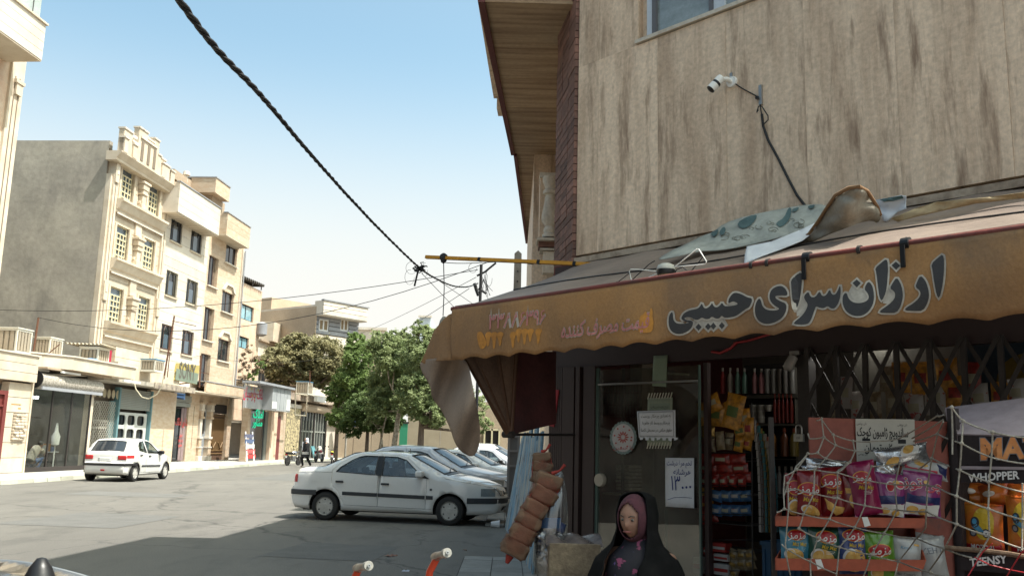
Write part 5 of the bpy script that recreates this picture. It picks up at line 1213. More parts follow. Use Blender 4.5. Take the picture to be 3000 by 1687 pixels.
# red box file hanging at the awning corner
bf = thing('box_file', 'red lever arch file wedged beside the awning cloth', 'box file', fr=FR)
c4 = [Vector(on(-.06)(u, v)) for u, v in [(1612, 1139), (1637, 1142), (1622, 1250), (1598, 1244)]]
n_ = Vector((0, .12, 0)); MB().add([tuple(p) for p in c4] + [tuple(p + n_) for p in c4], [(0, 3, 2, 1), (4, 5, 6, 7), (0, 1, 5, 4), (1, 2, 6, 5), (2, 3, 7, 6), (3, 0, 4, 7)]).obj('cover', pl('file_red', (.36, .02, .03), .4), bf)
lf = [c4[0].lerp(c4[3], .45).lerp(c4[1].lerp(c4[2], .45), .18), c4[0].lerp(c4[3], .45).lerp(c4[1].lerp(c4[2], .45), .85), c4[0].lerp(c4[3], .92).lerp(c4[1].lerp(c4[2], .92), .85), c4[0].lerp(c4[3], .92).lerp(c4[1].lerp(c4[2], .92), .18)]
MB().quad(*[p + Vector((0, -.003, 0)) for p in lf]).obj('label', pl('file_label', (.30, .27, .24)), bf)
cc = c4[0].lerp(c4[2], .0) * .5 + c4[1] * .5; cc = (c4[0] + c4[1]) / 2 + (c4[3] - c4[0]) * .2
MB().lathe([(.0, -.002), (.013, -.002), (.013, 0)], tuple(cc + Vector((0, -.001, 0))), 14, 'y').obj('finger_hole', M_black, bf)
# -- blue plank fence and steel gate leaf down the side
pf = thing('plank_fence', 'weathered light blue and white plank fence beside the parked cars', 'fence')
M_pb = mat('plank_blue', (.17, .29, .38), .85, col2=(.36, .37, .34), scale=1.1, st=(2.6, 2.6, .7), ramp=(.49, .52), bump=.5, fine=.15, stain=((.06, .04, .03), 4, (1.5, 1.5, .6), .56, .62))
A_, B_ = PG(1500, 1522), PG(1606, 1640)
A_ = Vector((-.02, 19.2, 0)); B_ = Vector((.36, 12.2, 0)); npk = 12
for i in range(npk):
 t0, t1 = i / npk, (i + .96) / npk; a, b = A_.lerp(B_, t0), A_.lerp(B_, t1); h = 1.86 + .1 * math.sin(i * 2.3); ln = Vector((.30 - .22 * t0, .1, 0))
 k = Vector((.03, .01, 0)); mb = MB()
 mb.add([tuple(a), tuple(b), tuple(b + ln + Vector((0, 0, h))), tuple(a + ln + Vector((0, 0, h - .03))), tuple(a + k), tuple(b + k), tuple(b + ln + k + Vector((0, 0, h))), tuple(a + ln + k + Vector((0, 0, h - .03)))], [(0, 1, 2, 3), (7, 6, 5, 4), (0, 4, 5, 1), (1, 5, 6, 2), (2, 6, 7, 3), (3, 7, 4, 0)])
 mb.obj('plank', M_pb, pf)
sg = thing('steel_gate_leaf', 'grey steel gate leaf standing beyond the blue planks', 'gate')
a, b = PY(1488, 1275, 21.5), PY(1524, 1275, 21.5); zb_ = .45
M_gs = pl('grey_steel', (.22, .20, .19), .6)
MB().box(a.x, b.x, 21.5, 21.52, zb_, a.z).obj('panel', pl('grey_steel_panel', (.15, .14, .13), .6), sg)
mb = MB()
for xx in (a.x, b.x - .06): mb.box(xx, xx + .06, 21.46, 21.5, 0, a.z)
MB_ = mb
for zz in (zb_, (zb_ + a.z) / 2, a.z - .05, a.z * .8): mb.box(a.x, b.x, 21.45, 21.5, zz, zz + .05)
mb.obj('gate_frame', M_gs, sg)
# -- two orange posts with steel roller heads
for i, (u0, v0, u1, v1, lab) in enumerate(((1050, 1663, 1080, 1656, 'left'), (1279, 1629, 1310, 1618, 'right'))):
 a, b = PY(u0, v0, 4.3), PY(u1, v1, 4.12)
 t = thing('orange_post', f'bright orange post with a steel roller head, {lab} of the two at the bottom edge', 'post', 'orange posts with steel heads')
 d = (b - a)
 MB().tube([(a.x - .06, a.y + .02, 0), (a.x - .05, a.y + .02, a.z - .25), (a.x - .03, a.y + .01, a.z - .07), (a.x - .0, a.y, a.z - .01)], .0165, 14).obj('tube', pl('orange_paint', (.60, .06, .02), .35, coat=.4), t, smooth=60)
 MB().tube([a - d * .22, a, a + d * .5, a + d * .82], [.019, .021, .0165, .0165], 18).obj('elbow', mat('tarnished_steel', (.34, .32, .28), .38, metal=.85, col2=(.16, .12, .10), scale=20), t, smooth=50)
 MB().tube([a + d * .8, a + d * 1.02], .0205, 22).obj('roller', mat('dull_steel', (.30, .29, .26), .6, metal=.5), t, smooth=40)
 MB().tube([a + d * 1.02, a + d * 1.06], .008, 14).obj('nut', M_steel, t, smooth=40)
 MB().tube([a + d * 1.055, a + d * 1.07], .003, 8).obj('bolt_hole', M_black, t)
# -- black car wing and mirror at the lower left corner
bc = thing('black_parked_car', 'black car bonnet with a black mirror, cut by the lower left corner', 'car')
M_bkp = mat('black_paint', (.01, .01, .012), .12, coat=1.0, bump=0, var=.05)
def bon(s, t):
 u = -260 + 520 * s; v = 1645 + 12 * max(0, u / 100) ** 1.6 * .9 if u > 0 else 1645 - u * .0
 p = PY(u, v, 2.75)
 return (p.x, p.y - 2.2 * t, p.z - .02 * t * t - .24 * t * (1 if t > .85 else .25))
MB().grid(bon, 20, 14).obj('bonnet', M_bkp, bc, smooth=60, solid=.01)
MB().tube([tuple(Vector(bon(s / 20, 0)) + Vector((0, .01, 0))) for s in range(21)], .006, 8).obj('chrome_edge', M_steel, bc, smooth=60)
fl_ = bon(1, 0); MB().box(fl_[0] - 1.5, fl_[0] - .02, .55, 2.72, .25, fl_[2] - .12).obj('body', M_bkp, bc, bevel=.05)
for yy in (.95, 2.3): MB().lathe([(.0, -.1), (.30, -.1), (.31, 0), (.30, .1), (0, .1)], (fl_[0] - .12, yy, .31), 24, 'x').obj('wheel', M_black, bc, smooth=40)
q = PY(118, 1672, 2.5)
MB().lathe([(.0, .036), (.012, .033), (.028, .01), (.045, -.03), (.06, -.08), (.05, -.1)], tuple(q), 18).obj('mirror', M_black, bc, smooth=50)
# small litter
lit = thing('paper_cup', 'crushed white paper cup lying on the road near the front wheel', 'litter')
q = PG(1452, 1545); MB().lathe([(.0, -.1), (.05, -.1), (.09, .08), (.085, .08), (.04, -.08)], (q.x, q.y, .07), 10, 'x').obj('cup', pl('crumpled_white', (.6, .6, .6), .8, bump=.6), lit)
for i, (u, v, s_, c) in enumerate(((1188, 1673, .05, (.5, .52, .6)), (1145, 1628, .1, (.2, .1, .07)), (1362, 1612, .04, (.3, .12, .05)), (1480, 1525, .05, (.5, .4, .3)), (1415, 1525, .1, (.5, .5, .5)), (1080, 1497, .06, (.5, .5, .5)))):
 q = PG(u, v); t = thing('litter_scrap', ['blue white wrapper scrap on the road between the orange posts', 'brown strip of rubbish on the shaded road', 'small orange scrap on the road left of the pavement', 'beige scrap near the blue planks', 'white paper scrap under the front bumper of the nearest sedan', 'white scrap under the middle of the nearest sedan'][i], 'litter', loc=(q.x, q.y, 0), rz=i)
 MB().grid(lambda a, b: ((a - .5) * s_ * 2, (b - .5) * s_ * 1.2, .005 + .018 * abs(math.sin(a * 7 + i) * math.sin(b * 5))), 4, 4).obj('scrap', pl('scrap_%d' % i, c, .8), t)
# yellow bar and hanging lamp holder
yb = thing('yellow_bar', 'orange yellow square bar sticking out from the awning over the street', 'bar')
a, b = PY(1248, 753, 9.6), PY(1760, 776, 8.3); M_yel = mat('yellow_paint', (.52, .24, .02), .5, col2=(.42, .19, .02), scale=3)
dd = (b - a); MB().tube([a, b], .024, 4).obj('bar_tube', M_yel, yb)
for f in (.34, .68, .87): q = a.lerp(b, f); MB().tube([q - dd * .008, q + dd * .008], .027, 4).obj('tape_band', M_black, yb)
q = a.lerp(b, .115); MB().lathe([(.01, -.06), (.03, -.04), (.045, 0), (.04, .03), (.015, .05)], tuple(q), 9).obj('cable_knot', M_cable, yb)
MB().tube([a.lerp(b, t) + Vector((0, -.01, -.035 - .02 * math.sin(t * 9))) for t in [.1 + k * .05 for k in range(12)]], .004, 5).obj('cable', M_cable, yb)
hl = thing('lamp_holder', 'grey lamp holder with black plug hanging on a twisted wire from the bar', 'lamp holder')
q0 = q + Vector((0, 0, -.03)); q1 = PY(1298, 925, 9.3)
MB().tube([q0, q0.lerp(q1, .5) + Vector((.01, 0, 0)), q1], .005, 6).obj('wire', M_cable, hl)
hh = PY(1298, 1000, 9.3)
MB().lathe([(.015, .26), (.04, .22), (.065, .12), (.08, .06), (.08, .03), (.065, .02), (.06, -.09), (.03, -.14), (.02, -.16)], tuple(hh), 18).obj('holder', mat('dusty_grey_plastic', (.25, .23, .19), .7), hl, smooth=50)
MB().tube([hh + Vector((0, 0, -.14)), hh + Vector((-.01, 0, -.24))], .012, 8).box(hh.x - .045, hh.x + .035, hh.y - .03, hh.y + .03, hh.z - .36, hh.z - .22).obj('plug', M_black, hl, bevel=.006)
# -- far side of the street
M_cream = mat('cream_stone', (.60, .525, .42), .8, col2=(.50, .415, .31), scale=1.2, bump=.2, fine=.06, rnd=.07)
M_whs = mat('white_stone', (.63, .575, .49), .8, col2=(.54, .48, .40), scale=.9, bump=.2, fine=.05, rnd=.07)
M_beig = mat('beige_brick_stone', (.56, .46, .345), .8, col2=(.48, .35, .24), scale=2.2, st=(1, 1, 3), bump=.2, fine=.08, rnd=.12)
M_cem = mat('grey_cement', (.43, .39, .32), .95, col2=(.32, .29, .245), scale=.45, bump=.6, bscale=4, fine=.1, ramp=(.35, .68), stain=((.17, .155, .14), .35, (1, 1, .45), .56, .78))
M_tan = mat('tan_render', (.42, .33, .24), .95, col2=(.36, .28, .2), scale=.5, bump=.3, bscale=10)
M_pinkw = mat('pinkish_stone', (.55, .38, .27), .85, col2=(.60, .48, .36), scale=2, bump=.2, rnd=.08)
M_joint = pl('stone_joint', (.20, .16, .12), .95)
M_greyb = mat('grey_cladding', (.30, .31, .33), .7, scale=1)
M_blkf = pl('black_window_frame', (.018, .016, .015), .5); M_olf = pl('olive_window_frame', (.085, .075, .045), .5)
M_crf = pl('cream_window_bars', (.62, .55, .36), .6); M_brf = pl('brown_frame', (.075, .045, .035), .5); M_wf = pl('white_frame', (.7, .7, .68), .5)
M_teal = pl('teal_paint', (.13, .24, .26), .6); M_grv = pl('grey_shutter', (.26, .27, .24), .6); M_rib2 = mat('roller_shutter', (.30, .30, .26), .6, st=(1, 1, 12), scale=1.5, col2=(.12, .12, .10), ramp=(.48, .52))
M_door = pl('brown_door', (.12, .07, .045), .6); M_gold = pl('bronze_trim', (.24, .15, .07), .5); M_redm = pl('red_brown_metal', (.16, .035, .03), .6)
def cells(x0, x1, z0, z1, ops):
 zs = sorted({z0, z1} | {min(max(o[k], z0), z1) for o in ops for k in (2, 3)})
 out = []
 for a, b in zip(zs, zs[1:]):
  if b - a < 1e-4: continue
  cut = sorted((max(o[0], x0), min(o[1], x1)) for o in ops if o[2] < (a + b) / 2 < o[3] and o[1] > x0 and o[0] < x1)
  x = x0
  for c, d in cut:
   if c > x + 1e-4: out.append((x, c, a, b))
   x = max(x, d)
  if x < x1 - 1e-4: out.append((x, x1, a, b))
 return out
def clad(par, m, x0, x1, z0, z1, y, ops=(), h=.6, gap=.014, dep=.22, name='stone_course', lens=None):
 n = max(1, round((z1 - z0) / h)); h = (z1 - z0) / n
 for i in range(n):
  a, b = z0 + i * h, z0 + (i + 1) * h
  for (c, d, e, f) in cells(x0, x1, a, b, ops):
   L = (d - c); k = max(1, int(L / lens)) if lens else 1
   for j in range(k):
    piece(name, m, par, c + L * j / k + (.004 if k > 1 else 0), c + L * (j + 1) / k - (.004 if k > 1 else 0), y - random.uniform(0, .006), y + dep, e + (gap if e == a else 0), f)
def wall_box(par, m, x0, x1, z0, z1, y0, y1, name='wall', ops=()):
 mb = MB()
 for (c, d, e, f) in cells(x0, x1, z0, z1, ops): mb.box(c, d, y0, y1, e, f)
 return mb.obj(name, m, par)
def window(par, x0, x1, z0, z1, y, mf, mg=None, style='plain', bars=(3, 5), t=.05):
 mg = mg or M_windk
 mb = MB(); mb.box(x0, x0 + t, y - .03, y + .05, z0, z1).box(x1 - t, x1, y - .03, y + .05, z0, z1).box(x0 + t, x1 - t, y - .03, y + .05, z0, z0 + t).box(x0 + t, x1 - t, y - .03, y + .05, z1 - t, z1)
 if style in ('plain', 'slide'):
  xm = (x0 + x1) / 2; mb.box(xm - t * .6, xm + t * .6, y - .02, y + .04, z0 + t, z1 - t)
 w = mb.obj('window', mf, par)
 MB().box(x0 + t, x1 - t, y + .01, y + .02, z0 + t, z1 - t).obj('pane', mg, w)
 if style == 'grid':
  nx, nz = bars; g_ = MB(); zt = z1 - (z1 - z0) * .22
  for i in range(1, nx + 1): xx = x0 + (x1 - x0) * i / (nx + 1); g_.box(xx - .035, xx + .035, y - .05, y - .01, z0 + t, zt)
  for j in range(nz): zz = z0 + (zt - z0) * (j + 1) / nz; g_.box(x0 + t, x1 - t, y - .055, y - .012, zz - .035, zz + .035)
  g_.obj('window_bars', mf, w)
 if style == 'arch':
  xm = (x0 + x1) / 2; r_ = (x1 - x0) * .26; zc = z0 + (z1 - z0) * .62; pts = [(xm - r_, y - .035, z0 + t)] + [(xm - r_ * math.cos(a), y - .035, zc + r_ * 1.5 * math.sin(a)) for a in [k * math.pi / 8 for k in range(9)]] + [(xm + r_, y - .035, z0 + t)]
  MB().tube(pts, .03, 5).tube([(xm, y - .035, zc + r_ * 1.5), (xm, y - .035, z1 - t)], .03, 5).obj('window_bars', mf, w)
  MB().box(x0 + (x1 - x0) * .3, xm + r_ * .8, y - .004, y + .008, z0 + .1, zc).obj('pane', M_win, w)
 return w
q = lambda F, u, v, y=0.0: F.at(u, v, y)
# ---- building B: ornate cream front with a grey cement side wall
bB = thing('apartment_building', 'four storey cream ornate apartment building with blank grey cement side wall', 'building', fr=FL)
BW = 6.75
MB().box(0, BW, .3, 16, 5.2, 16.6).obj('wall', M_joint, bB)
MB().grid(lambda a, b: (-.03 + .012 * math.sin(a * 40) * math.sin(b * 31), 15.9 - 15.6 * a, 17.0 * b), 40, 40).obj('side_wall', M_cem, bB)
MB().box(-.02, .14, .04, .3, 5.0, 15.2).obj('side_wall_edge', M_cream, bB)
MB().box(-.02, .3, .3, 16, 16.6, 17.0).obj('side_parapet', M_cem, bB)
wz = [(14.05, 15.95), (10.85, 12.75), (7.5, 9.4)]; wx = [(1.0, 2.5), (4.1, 5.6)]
ops = [(a, b, c, d) for a, b in wx for c, d in wz] + [(1.3, 2.3, 5.35, 6.3)]
clad(bB, M_cream, .62, BW - .62, 5.2, 15.96, .06, ops, .56, .02, .24, lens=None)
for x in (.14, BW - .62):
 for k in range(6):
  z0 = 5.2 + k * 1.79; piece('pilaster_stone', M_cream, bB, x, x + .47, -.06, .3, z0 + .01, z0 + 1.79)
 MB().box(x + .20, x + .25, -.075, -.05, 5.3, 15.2).obj('pilaster_groove', M_joint, bB)
 for z in (14.9, 8.6, ):
  MB().box(x + .02, x + .42, -.14, -.06, z - .1, z + .95).obj('pilaster_block', M_cream, bB, bevel=.02)
  MB().box(x + .12, x + .32, -.16, -.14, z + .35, z + .75).obj('pilaster_block', M_whs, bB)
for i, (za, zb2) in enumerate(wz):
 for (xa, xb) in wx:
  window(bB, xa + .06, xb - .06, za + .02, zb2, .2, M_crf, M_win, 'grid', (3, 5), .06)
  MB().box(xa - .12, xa + .05, .0, .08, za, zb2 + .06).obj('window_surround', M_cream, bB); MB().box(xb - .05, xb + .12, .0, .08, za, zb2 + .06).obj('window_surround', M_cream, bB)
 # sill cornice: stepped profile
 MB().prism([(-.42, za), (-.42, za - .12), (-.34, za - .18), (-.2, za - .52), (-.1, za - .60), (-.1, za - .72), (.06, za - .72), (.06, za)], 'x', .64, BW - .64).obj('sill_cornice', M_cream, bB)
 MB().box(.7, BW - .7, -.14, -.1, za - .82, za - .74).obj('dentil_band', M_whs, bB)
 # corbel between the windows
 xm = (2.5 + 4.1) / 2
 for (hw, d, z0, z1) in ((.42, .34, zb2 - .42, zb2 - .28), (.34, .28, zb2 - .75, zb2 - .42), (.26, .24, zb2 - .9, zb2 - .75), (.30, .26, zb2 - 1.02, zb2 - .9), (.2, .2, zb2 - 1.6, zb2 - 1.02), (.24, .22, za + .05, za + .35), (.28, .1, za + .35, za + .5)):
  MB().box(xm - hw, xm + hw, -d, .06, z0, z1).obj('corbel', M_cream, bB, bevel=.02)
 if i:
  MB().box(xm - .34, xm + .34, -.07, .08, zb2 - .2, wz[i - 1][0] - .72).obj('pilaster', M_cream, bB, bevel=.03)
# big crown cornice and broken pediment parapet
MB().prism([(.25, 15.86), (-.32, 15.86), (-.34, 15.9), (-.34, 15.98), (-.58, 16.3), (-.58, 16.36), (.25, 16.36)], 'x', -.35, BW - .2).obj('crown_cornice', M_cream, bB)
def top(x0, x1, z1, y=-.52, cap=True, m=None, z0=16.36):
 x0 -= .35; x1 -= .35; z1 -= .22; y = -.52 if y == -.9 or y == -.52 else -.6
 MB().box(x0, x1, y, y + .3, z0, z1).obj('parapet', m or M_cream, bB)
 if cap: MB().box(x0 - .04, x1 + .04, y - .05, y + .35, z1, z1 + .09).obj('parapet_cap', M_whs, bB)
top(.2, 1.1, 17.85); top(.2, .6, 17.35, -.98); top(1.1, 1.75, 17.45); top(1.15, 1.6, 17.3, -.98); top(1.75, 2.15, 18.45); top(3.55, 4.15, 18.45); top(2.15, 2.75, 18.45); top(2.75, 3.55, 18.15)
for x0 in (1.75, 2.5, 3.2): MB().box(x0, x0 + .28, -.55, -.52, 16.5, 17.6).obj('parapet_slot', M_joint, bB)
MB().box(1.6, 3.5, -.6, -.52, 17.72, 17.84).obj('parapet_band', M_whs, bB)
top(4.15, 4.5, 17.7); top(4.6, 5.0, 17.35, -.98); top(4.5, 5.1, 17.6); top(5.1, 5.7, 17.4); top(5.9, 6.4, 17.3)
MB().lathe([(0, -.2), (.16, -.12), (.2, 0), (.16, .12), (0, .2)], (1.1, -.4, 17.5), 16).obj('finial_ball', M_whs, bB, smooth=60)
MB().lathe([(.14, 0), (.2, .1), (.12, .4), (.05, .5)], (6.55, -.2, 15.5), 10).obj('bracket', M_cream, bB)
# ---- building C: white stone with black arched windows and deep top-floor balcony
bC = thing('apartment_building', 'white stone apartment building with dark arched windows and boxed top balcony', 'building', fr=FL)
C0_, C1_ = BW + .02, 13.05
MB().box(C0_, C1_, .3, 15, 3.6, 16.4).obj('wall', M_joint, bC)
cwx = [(7.35, 8.95), (10.25, 11.95)]; cwz = [(13.3, 14.95), (9.95, 11.5), (6.7, 8.25)]
ops = [(a, b, c, d) for a, b in cwx for c, d in cwz]
clad(bC, M_whs, C0_, C1_, 4.5, 15.6, .06, ops, .56, .018, .24)
for j, (za, zb2) in enumerate(cwz):
 for (xa, xb) in cwx:
  window(bC, xa + .05, xb - .05, za + .03, zb2, .14, (M_blkf, M_olf, M_brf)[j], M_windk, 'arch', t=.11)
  MB().box(xa - .05, xb + .05, -.04, .1, za - .06, za + .02).obj('window_sill', M_cream, bC)
xa_, zt_ = FL.at(645, 612, -.85); xb_, zb_ = FL.at(632, 687, -.85); x9 = FL.at(521, 529, -.85)[0] + .25
for k in range(4):
 h4 = (zt_ - zb_) / 4; z0 = zb_ + k * h4; piece('stone_course', M_whs, bC, x9, xa_, -.9, -.75, z0 + .012, z0 + h4)
MB().box(x9, xa_, -.85, .3, zb_ - .06, zb_).obj('balcony_soffit', M_cream, bC)
for k in range(13): MB().box(x9 + .1 + k * .46, x9 + .11 + k * .46, -.84, .1, zb_ - .068, zb_ - .062).obj('soffit_joint', M_joint, bC)
MB().box(x9, x9 + .15, -.75, .3, zb_, zt_).obj('balcony_side', M_whs, bC)
MB().box(xa_ - .15, xa_, -.75, .3, zb_, zt_).obj('balcony_side', M_whs, bC)
MB().box(x9 - .05, xa_ + .05, -.95, -.7, zt_, zt_ + .06).obj('parapet_cap', M_greyb, bC)
# ---- building D: narrow beige block with stair windows and two boxed roof corners
bD = thing('apartment_building', 'beige stone apartment block with tall stair windows and jutting roof boxes', 'building', fr=FL)
D0, D1 = 13.07, 19.1
MB().box(D0, D1, .3, 15, 3.6, 16.4).obj('wall', M_joint, bD)
dops = [(13.4, 15.0, 11.65, 13.7), (13.4, 15.0, 8.0, 10.2), (13.4, 15.0, 4.95, 7.1), (16.1, 18.2, 13.75, 15.1), (16.1, 18.2, 10.3, 11.75), (16.1, 18.2, 6.9, 8.4)]
clad(bD, M_beig, D0, D1, 4.5, 15.8, .1, dops, .62, .006, .24, lens=2.1)
for i, (xa, xb, za, zb2) in enumerate(dops):
 window(bD, xa + .04, xb - .5 if i < 3 else xb - .04, za + .03, zb2, .26, M_brf, M_windk, 'plain', t=.06)
 MB().box(xa - .1, xb + .05, -.06, .12, za - .08, za).obj('window_sill', M_whs, bD)
 if i < 3: MB().box(xb - .5, xb, .3, .34, za, zb2).obj('window_reveal', M_pinkw, bD)
 if i >= 3: MB().prism([(xa - .1, zb2), (xa + .25, zb2 + .12), (xa + .55, zb2 + .45), (xb - .55, zb2 + .45), (xb - .25, zb2 + .12), (xb + .1, zb2), (xb + .1, zb2 + .1), (xb - .5, zb2 + .6), (xa + .5, zb2 + .6), (xa - .1, zb2 + .1)], 'y', -.02, .12).obj('window_hood', M_whs, bD)
def boxcorner(par, x0, x1, y0, z0, z1, m=M_beig, n=3):
 MB().box(x0, x1, y0, .4, z0, z0 + .06).obj('balcony_soffit', M_cream, par)
 h = (z1 - z0 - .06) / n
 for k in range(n): piece('stone_course', m, par, x0, x1, y0, y0 + .15, z0 + .07 + k * h, z0 + .06 + (k + 1) * h)
 MB().box(x0, x0 + .12, y0 + .15, .4, z0 + .06, z1).box(x1 - .12, x1, y0 + .15, .4, z0 + .06, z1).obj('balcony_side', m, par)
 MB().box(x0 - .05, x1 + .05, y0 - .05, y0 + .3, z1, z1 + .06).obj('parapet_cap', M_greyb, par)
q1, q2 = FL.at(668, 623, -.9), FL.at(728, 728, -.9)
boxcorner(bD, q1[0], FL.at(734, 668, -.9)[0], -.9, q2[1], q1[1])
q1, q2 = FL.at(634, 521, -.3), FL.at(668, 590, -.3); q3 = FL.at(674, 555, -.3)
MB().box(13.3, 15.5, .2, 6, 15.8, q2[1]).obj('stair_tower', M_tan, bD)
MB().box(q1[0], q3[0], -.3, 1.4, q2[1], q1[1]).obj('roof_box', M_beig, bD)
MB().box(q1[0] - .05, q3[0] + .05, -.35, 4, q1[1], q1[1] + .08).obj('parapet_cap', M_greyb, bD)
MB().box(q1[0] - 2.6, q1[0], 1.4, 5, q2[1] + .2, q1[1] - .2).obj('roof_tank_house', M_tan, bD)
MB().box(D1 - .02, D1 + .22, .0, .25, 4.4, 15.8).obj('corner_strip', M_whs, bD)
MB().box(D1 - .1, D1, .3, 15, 3.6, 16.4).obj('side_wall', M_tan, bD)
MB().tube([(D1 + .15, -.1, 4.5), (D1 + .15, -.1, 15.2)], .05, 8).obj('drain_pipe', M_greyb, bD)
# ---- ground floors of C and D (on the same line)
gC = thing('shop_building', 'glazed property agent shop with red Persian window lettering under the yellow sign', 'shop', fr=FL)
clad(gC, M_beig, 9.2, 9.5, .13, 4.4, .1, (), .8, .01, .2)
x0, x1 = 9.55, 12.0
MB().box(x0, x1, .35, .4, .2, 3.5).obj('back_wall', pl('shop_dim', (.10, .09, .085)), gC)
window(gC, x0 + .02, x1 - .75, .2, 3.45, .16, M_blkf, M_windk, 'plain', t=.07)
MB().box(x1 - .75, x1 - .42, .12, .3, .2, 3.45).box(x1 - .4, x1 - .05, .1, .3, .2, 3.45).obj('pink_jamb', mat('pinkish_jamb', (.30, .22, .22), .7), gC)
MB().box(x0 - .1, x1 + .1, -.05, .3, 3.5, 3.75).obj('shutter_box', M_grv, gC)
for i in range(5): MB().box(x0 - .1, x1 + .15, -.08, -.05, 3.78 + i * .085, 3.85 + i * .085).obj('shutter_slat', M_grv, gC)
for t_, xx, zz, s_ in (('مشاور املاک ساسان', 10.75, 2.55, .62), ('خرید', 10.0, 1.95, .35), ('فروش', 11.3, 1.75, .28), ('رهن اجاره', 11.3, 1.45, .28), ('معاوضه', 11.3, 1.15, .26)):
 lettering(t_, pl('letter_red', (.62, .08, .07), .5), gC, lambda a, b, xx=xx, zz=zz: (xx + a * .62, .06, zz + b), s_, off=.008)
# canopy slab running along C and D
cD = MB().box(9.2, 19.2, -1.0, .3, 4.42, 4.5).obj('canopy_slab', M_cream, gC)
for k in range(9): piece('fascia_stone', M_beig, gC, 12.0 + k * .8, 12.0 + (k + 1) * .8 - .01, -1.02, -.9, 4.5, 5.15)
MB().box(11.95, 19.25, -1.06, .1, 5.15, 5.2).obj('canopy_cap', M_greyb, gC)
# stone pier with blank panels, carved door surround
gD = thing('house_entrance', 'beige stone entrance with carved pilasters and grey steel door', 'entrance', fr=FL)
clad(gD, M_beig, 12.1, 13.75, .13, 4.42, .05, (), .75, .01, .25)
MB().box(12.9, 12.93, .03, .05, .9, 3.6).obj('panel_groove', M_joint, gD)
for x in (13.8, 15.35):
 for (hw, d, z0, z1) in ((.3, .22, .13, .45), (.24, .16, .45, .95), (.28, .2, .95, 1.05), (.2, .14, 1.05, 1.55), (.27, .2, 1.55, 1.7), (.17, .12, 1.7, 2.85), (.26, .2, 2.85, 3.0), (.2, .15, 3.0, 3.35), (.27, .2, 3.35, 3.5), (.2, .2, 3.5, 3.8), (.3, .24, 3.8, 3.92)):
  MB().box(x + .2 - hw, x + .2 + hw, .05 - d, .3, z0, z1).obj('carved_pilaster', M_whs if int(z0 * 10) % 2 else M_beig, gD, bevel=.02)
MB().box(14.2, 15.35, .22, .26, .2, 3.5).obj('door', pl('grey_steel_door', (.25, .27, .29), .5), gD)
MB().box(14.45, 15.1, .19, .22, 1.9, 3.3).obj('door_grille', M_iron, gD)
MB().box(13.7, 19.1, .1, .3, 3.92, 4.42).obj('lintel', M_beig, gD)
gG = thing('garage_gate', 'brown bronze ribbed double garage gate in a beige stone opening', 'gate', fr=FL)
x0, x1 = 16.0, 18.55
MB().box(x0, x1, .2, .24, .15, 3.25).obj('gate_leaf', M_door, gG)
for k in range(14): MB().box(x0 + .08 + k * .18, x0 + .12 + k * .18, .15, .2, .75, 2.9).obj('gate_rib', M_gold, gG)
for z in (.55, .75, 2.9, 3.1): MB().box(x0, x1, .15, .2, z, z + .06).obj('gate_rail', M_gold, gG)
for xm in (x0 + .65, x1 - .65):
 MB().tube([(xm - .4, .12, 1.35), (xm, .12, .95), (xm + .4, .12, 1.35)], .04, 5).obj('gate_chevron', M_gold, gG)
MB().box(x0, x1, .1, .3, 3.3, 3.9).obj('gate_grille', M_iron, gG)
clad(gG, M_beig, 18.6, 19.3, .13, 4.42, .0, (), .75, .01, .3)
# ---- B and C ground floor shops standing forward (frame FM)
FMf = Fr((-19.3, 46), (.075, 1))
sL = thing('shop_building', 'closed shop with diagonal lattice grille and blue shutter post', 'shop', fr=FMf)
x0, x1 = -3.3, -.95
MB().box(x0 - .6, x1 + 5.4, .5, .6, .13, 4.2).obj('back_wall', pl('shop_brown_dim', (.16, .13, .10)), sL)
MB().box(x0 - .1, x0 + .12, -.05, .3, .13, 3.9).obj('blue_post', pl('blue_post', (.03, .09, .22), .5), sL)
mb = MB(); w_, h_ = x1 - x0, 3.0; st_ = .17; z0 = .25
M_lat = pl('lattice_white', (.46, .44, .38), .6)
nl = 0
for s_ in (-1, 1):
 k = -h_
 while k < w_:
  # line x = x0 + k + t , z = z0 + t  (or mirrored), clipped
  ta, tb_ = max(0, -k), min(h_, w_ - k)
  if tb_ > ta + .05:
   pa = (x0 + k + ta, z0 + ta); pb_ = (x0 + k + tb_, z0 + tb_)
   if s_ < 0: pa, pb_ = (x0 + x1 - pa[0], pa[1]), (x0 + x1 - pb_[0], pb_[1])
   MB().tube([(pa[0], .03 + .01 * s_, pa[1]), (pb_[0], .03 + .01 * s_, pb_[1])], .013, 4).obj('lattice_bar', M_lat, sL); nl += 1
  k += st_ * 1.25
mb = MB()
mb.tube([(x0 + .9 + .35 * math.cos(a), .2, 2.75 + .55 * math.sin(a) * (1 if math.sin(a) < 0 else .8)) for a in [k * math.pi / 8 for k in range(17)]], .03, 5)
mb.box(x0, x1, .15, .2, 1.95, 2.02).box(x0, x1, .15, .2, 2.3, 2.35).box(x0 + .75, x0 + .8, .15, .2, .2, 1.95)
mb.obj('door_frame', M_lat, sL)
for k in range(6):
 xx = x0 + .3 + k * .42; mb = MB(); fill(mb, ell(xx, 3.62, .17, .22, 16), (), None, lambda a, b: (a, .0, b)); mb.obj('arch_ornament', pl('ornament_tan', (.35, .30, .2)), sL)
MB().box(x1 - .35, x1 - .0, .08, .2, .2, 3.3).obj('shutter_panel', M_teal, sL)
sT = thing('shop_building', 'teal framed shop with rounded pale door panels under a half open roller shutter', 'shop', fr=FMf)
x0, x1 = -.85, 2.75
MB().box(x0, x0 + .15, -.08, .2, .13, 4.0).box(x1 - .1, x1, -.08, .2, .13, 4.0).obj('post', M_teal, sT)
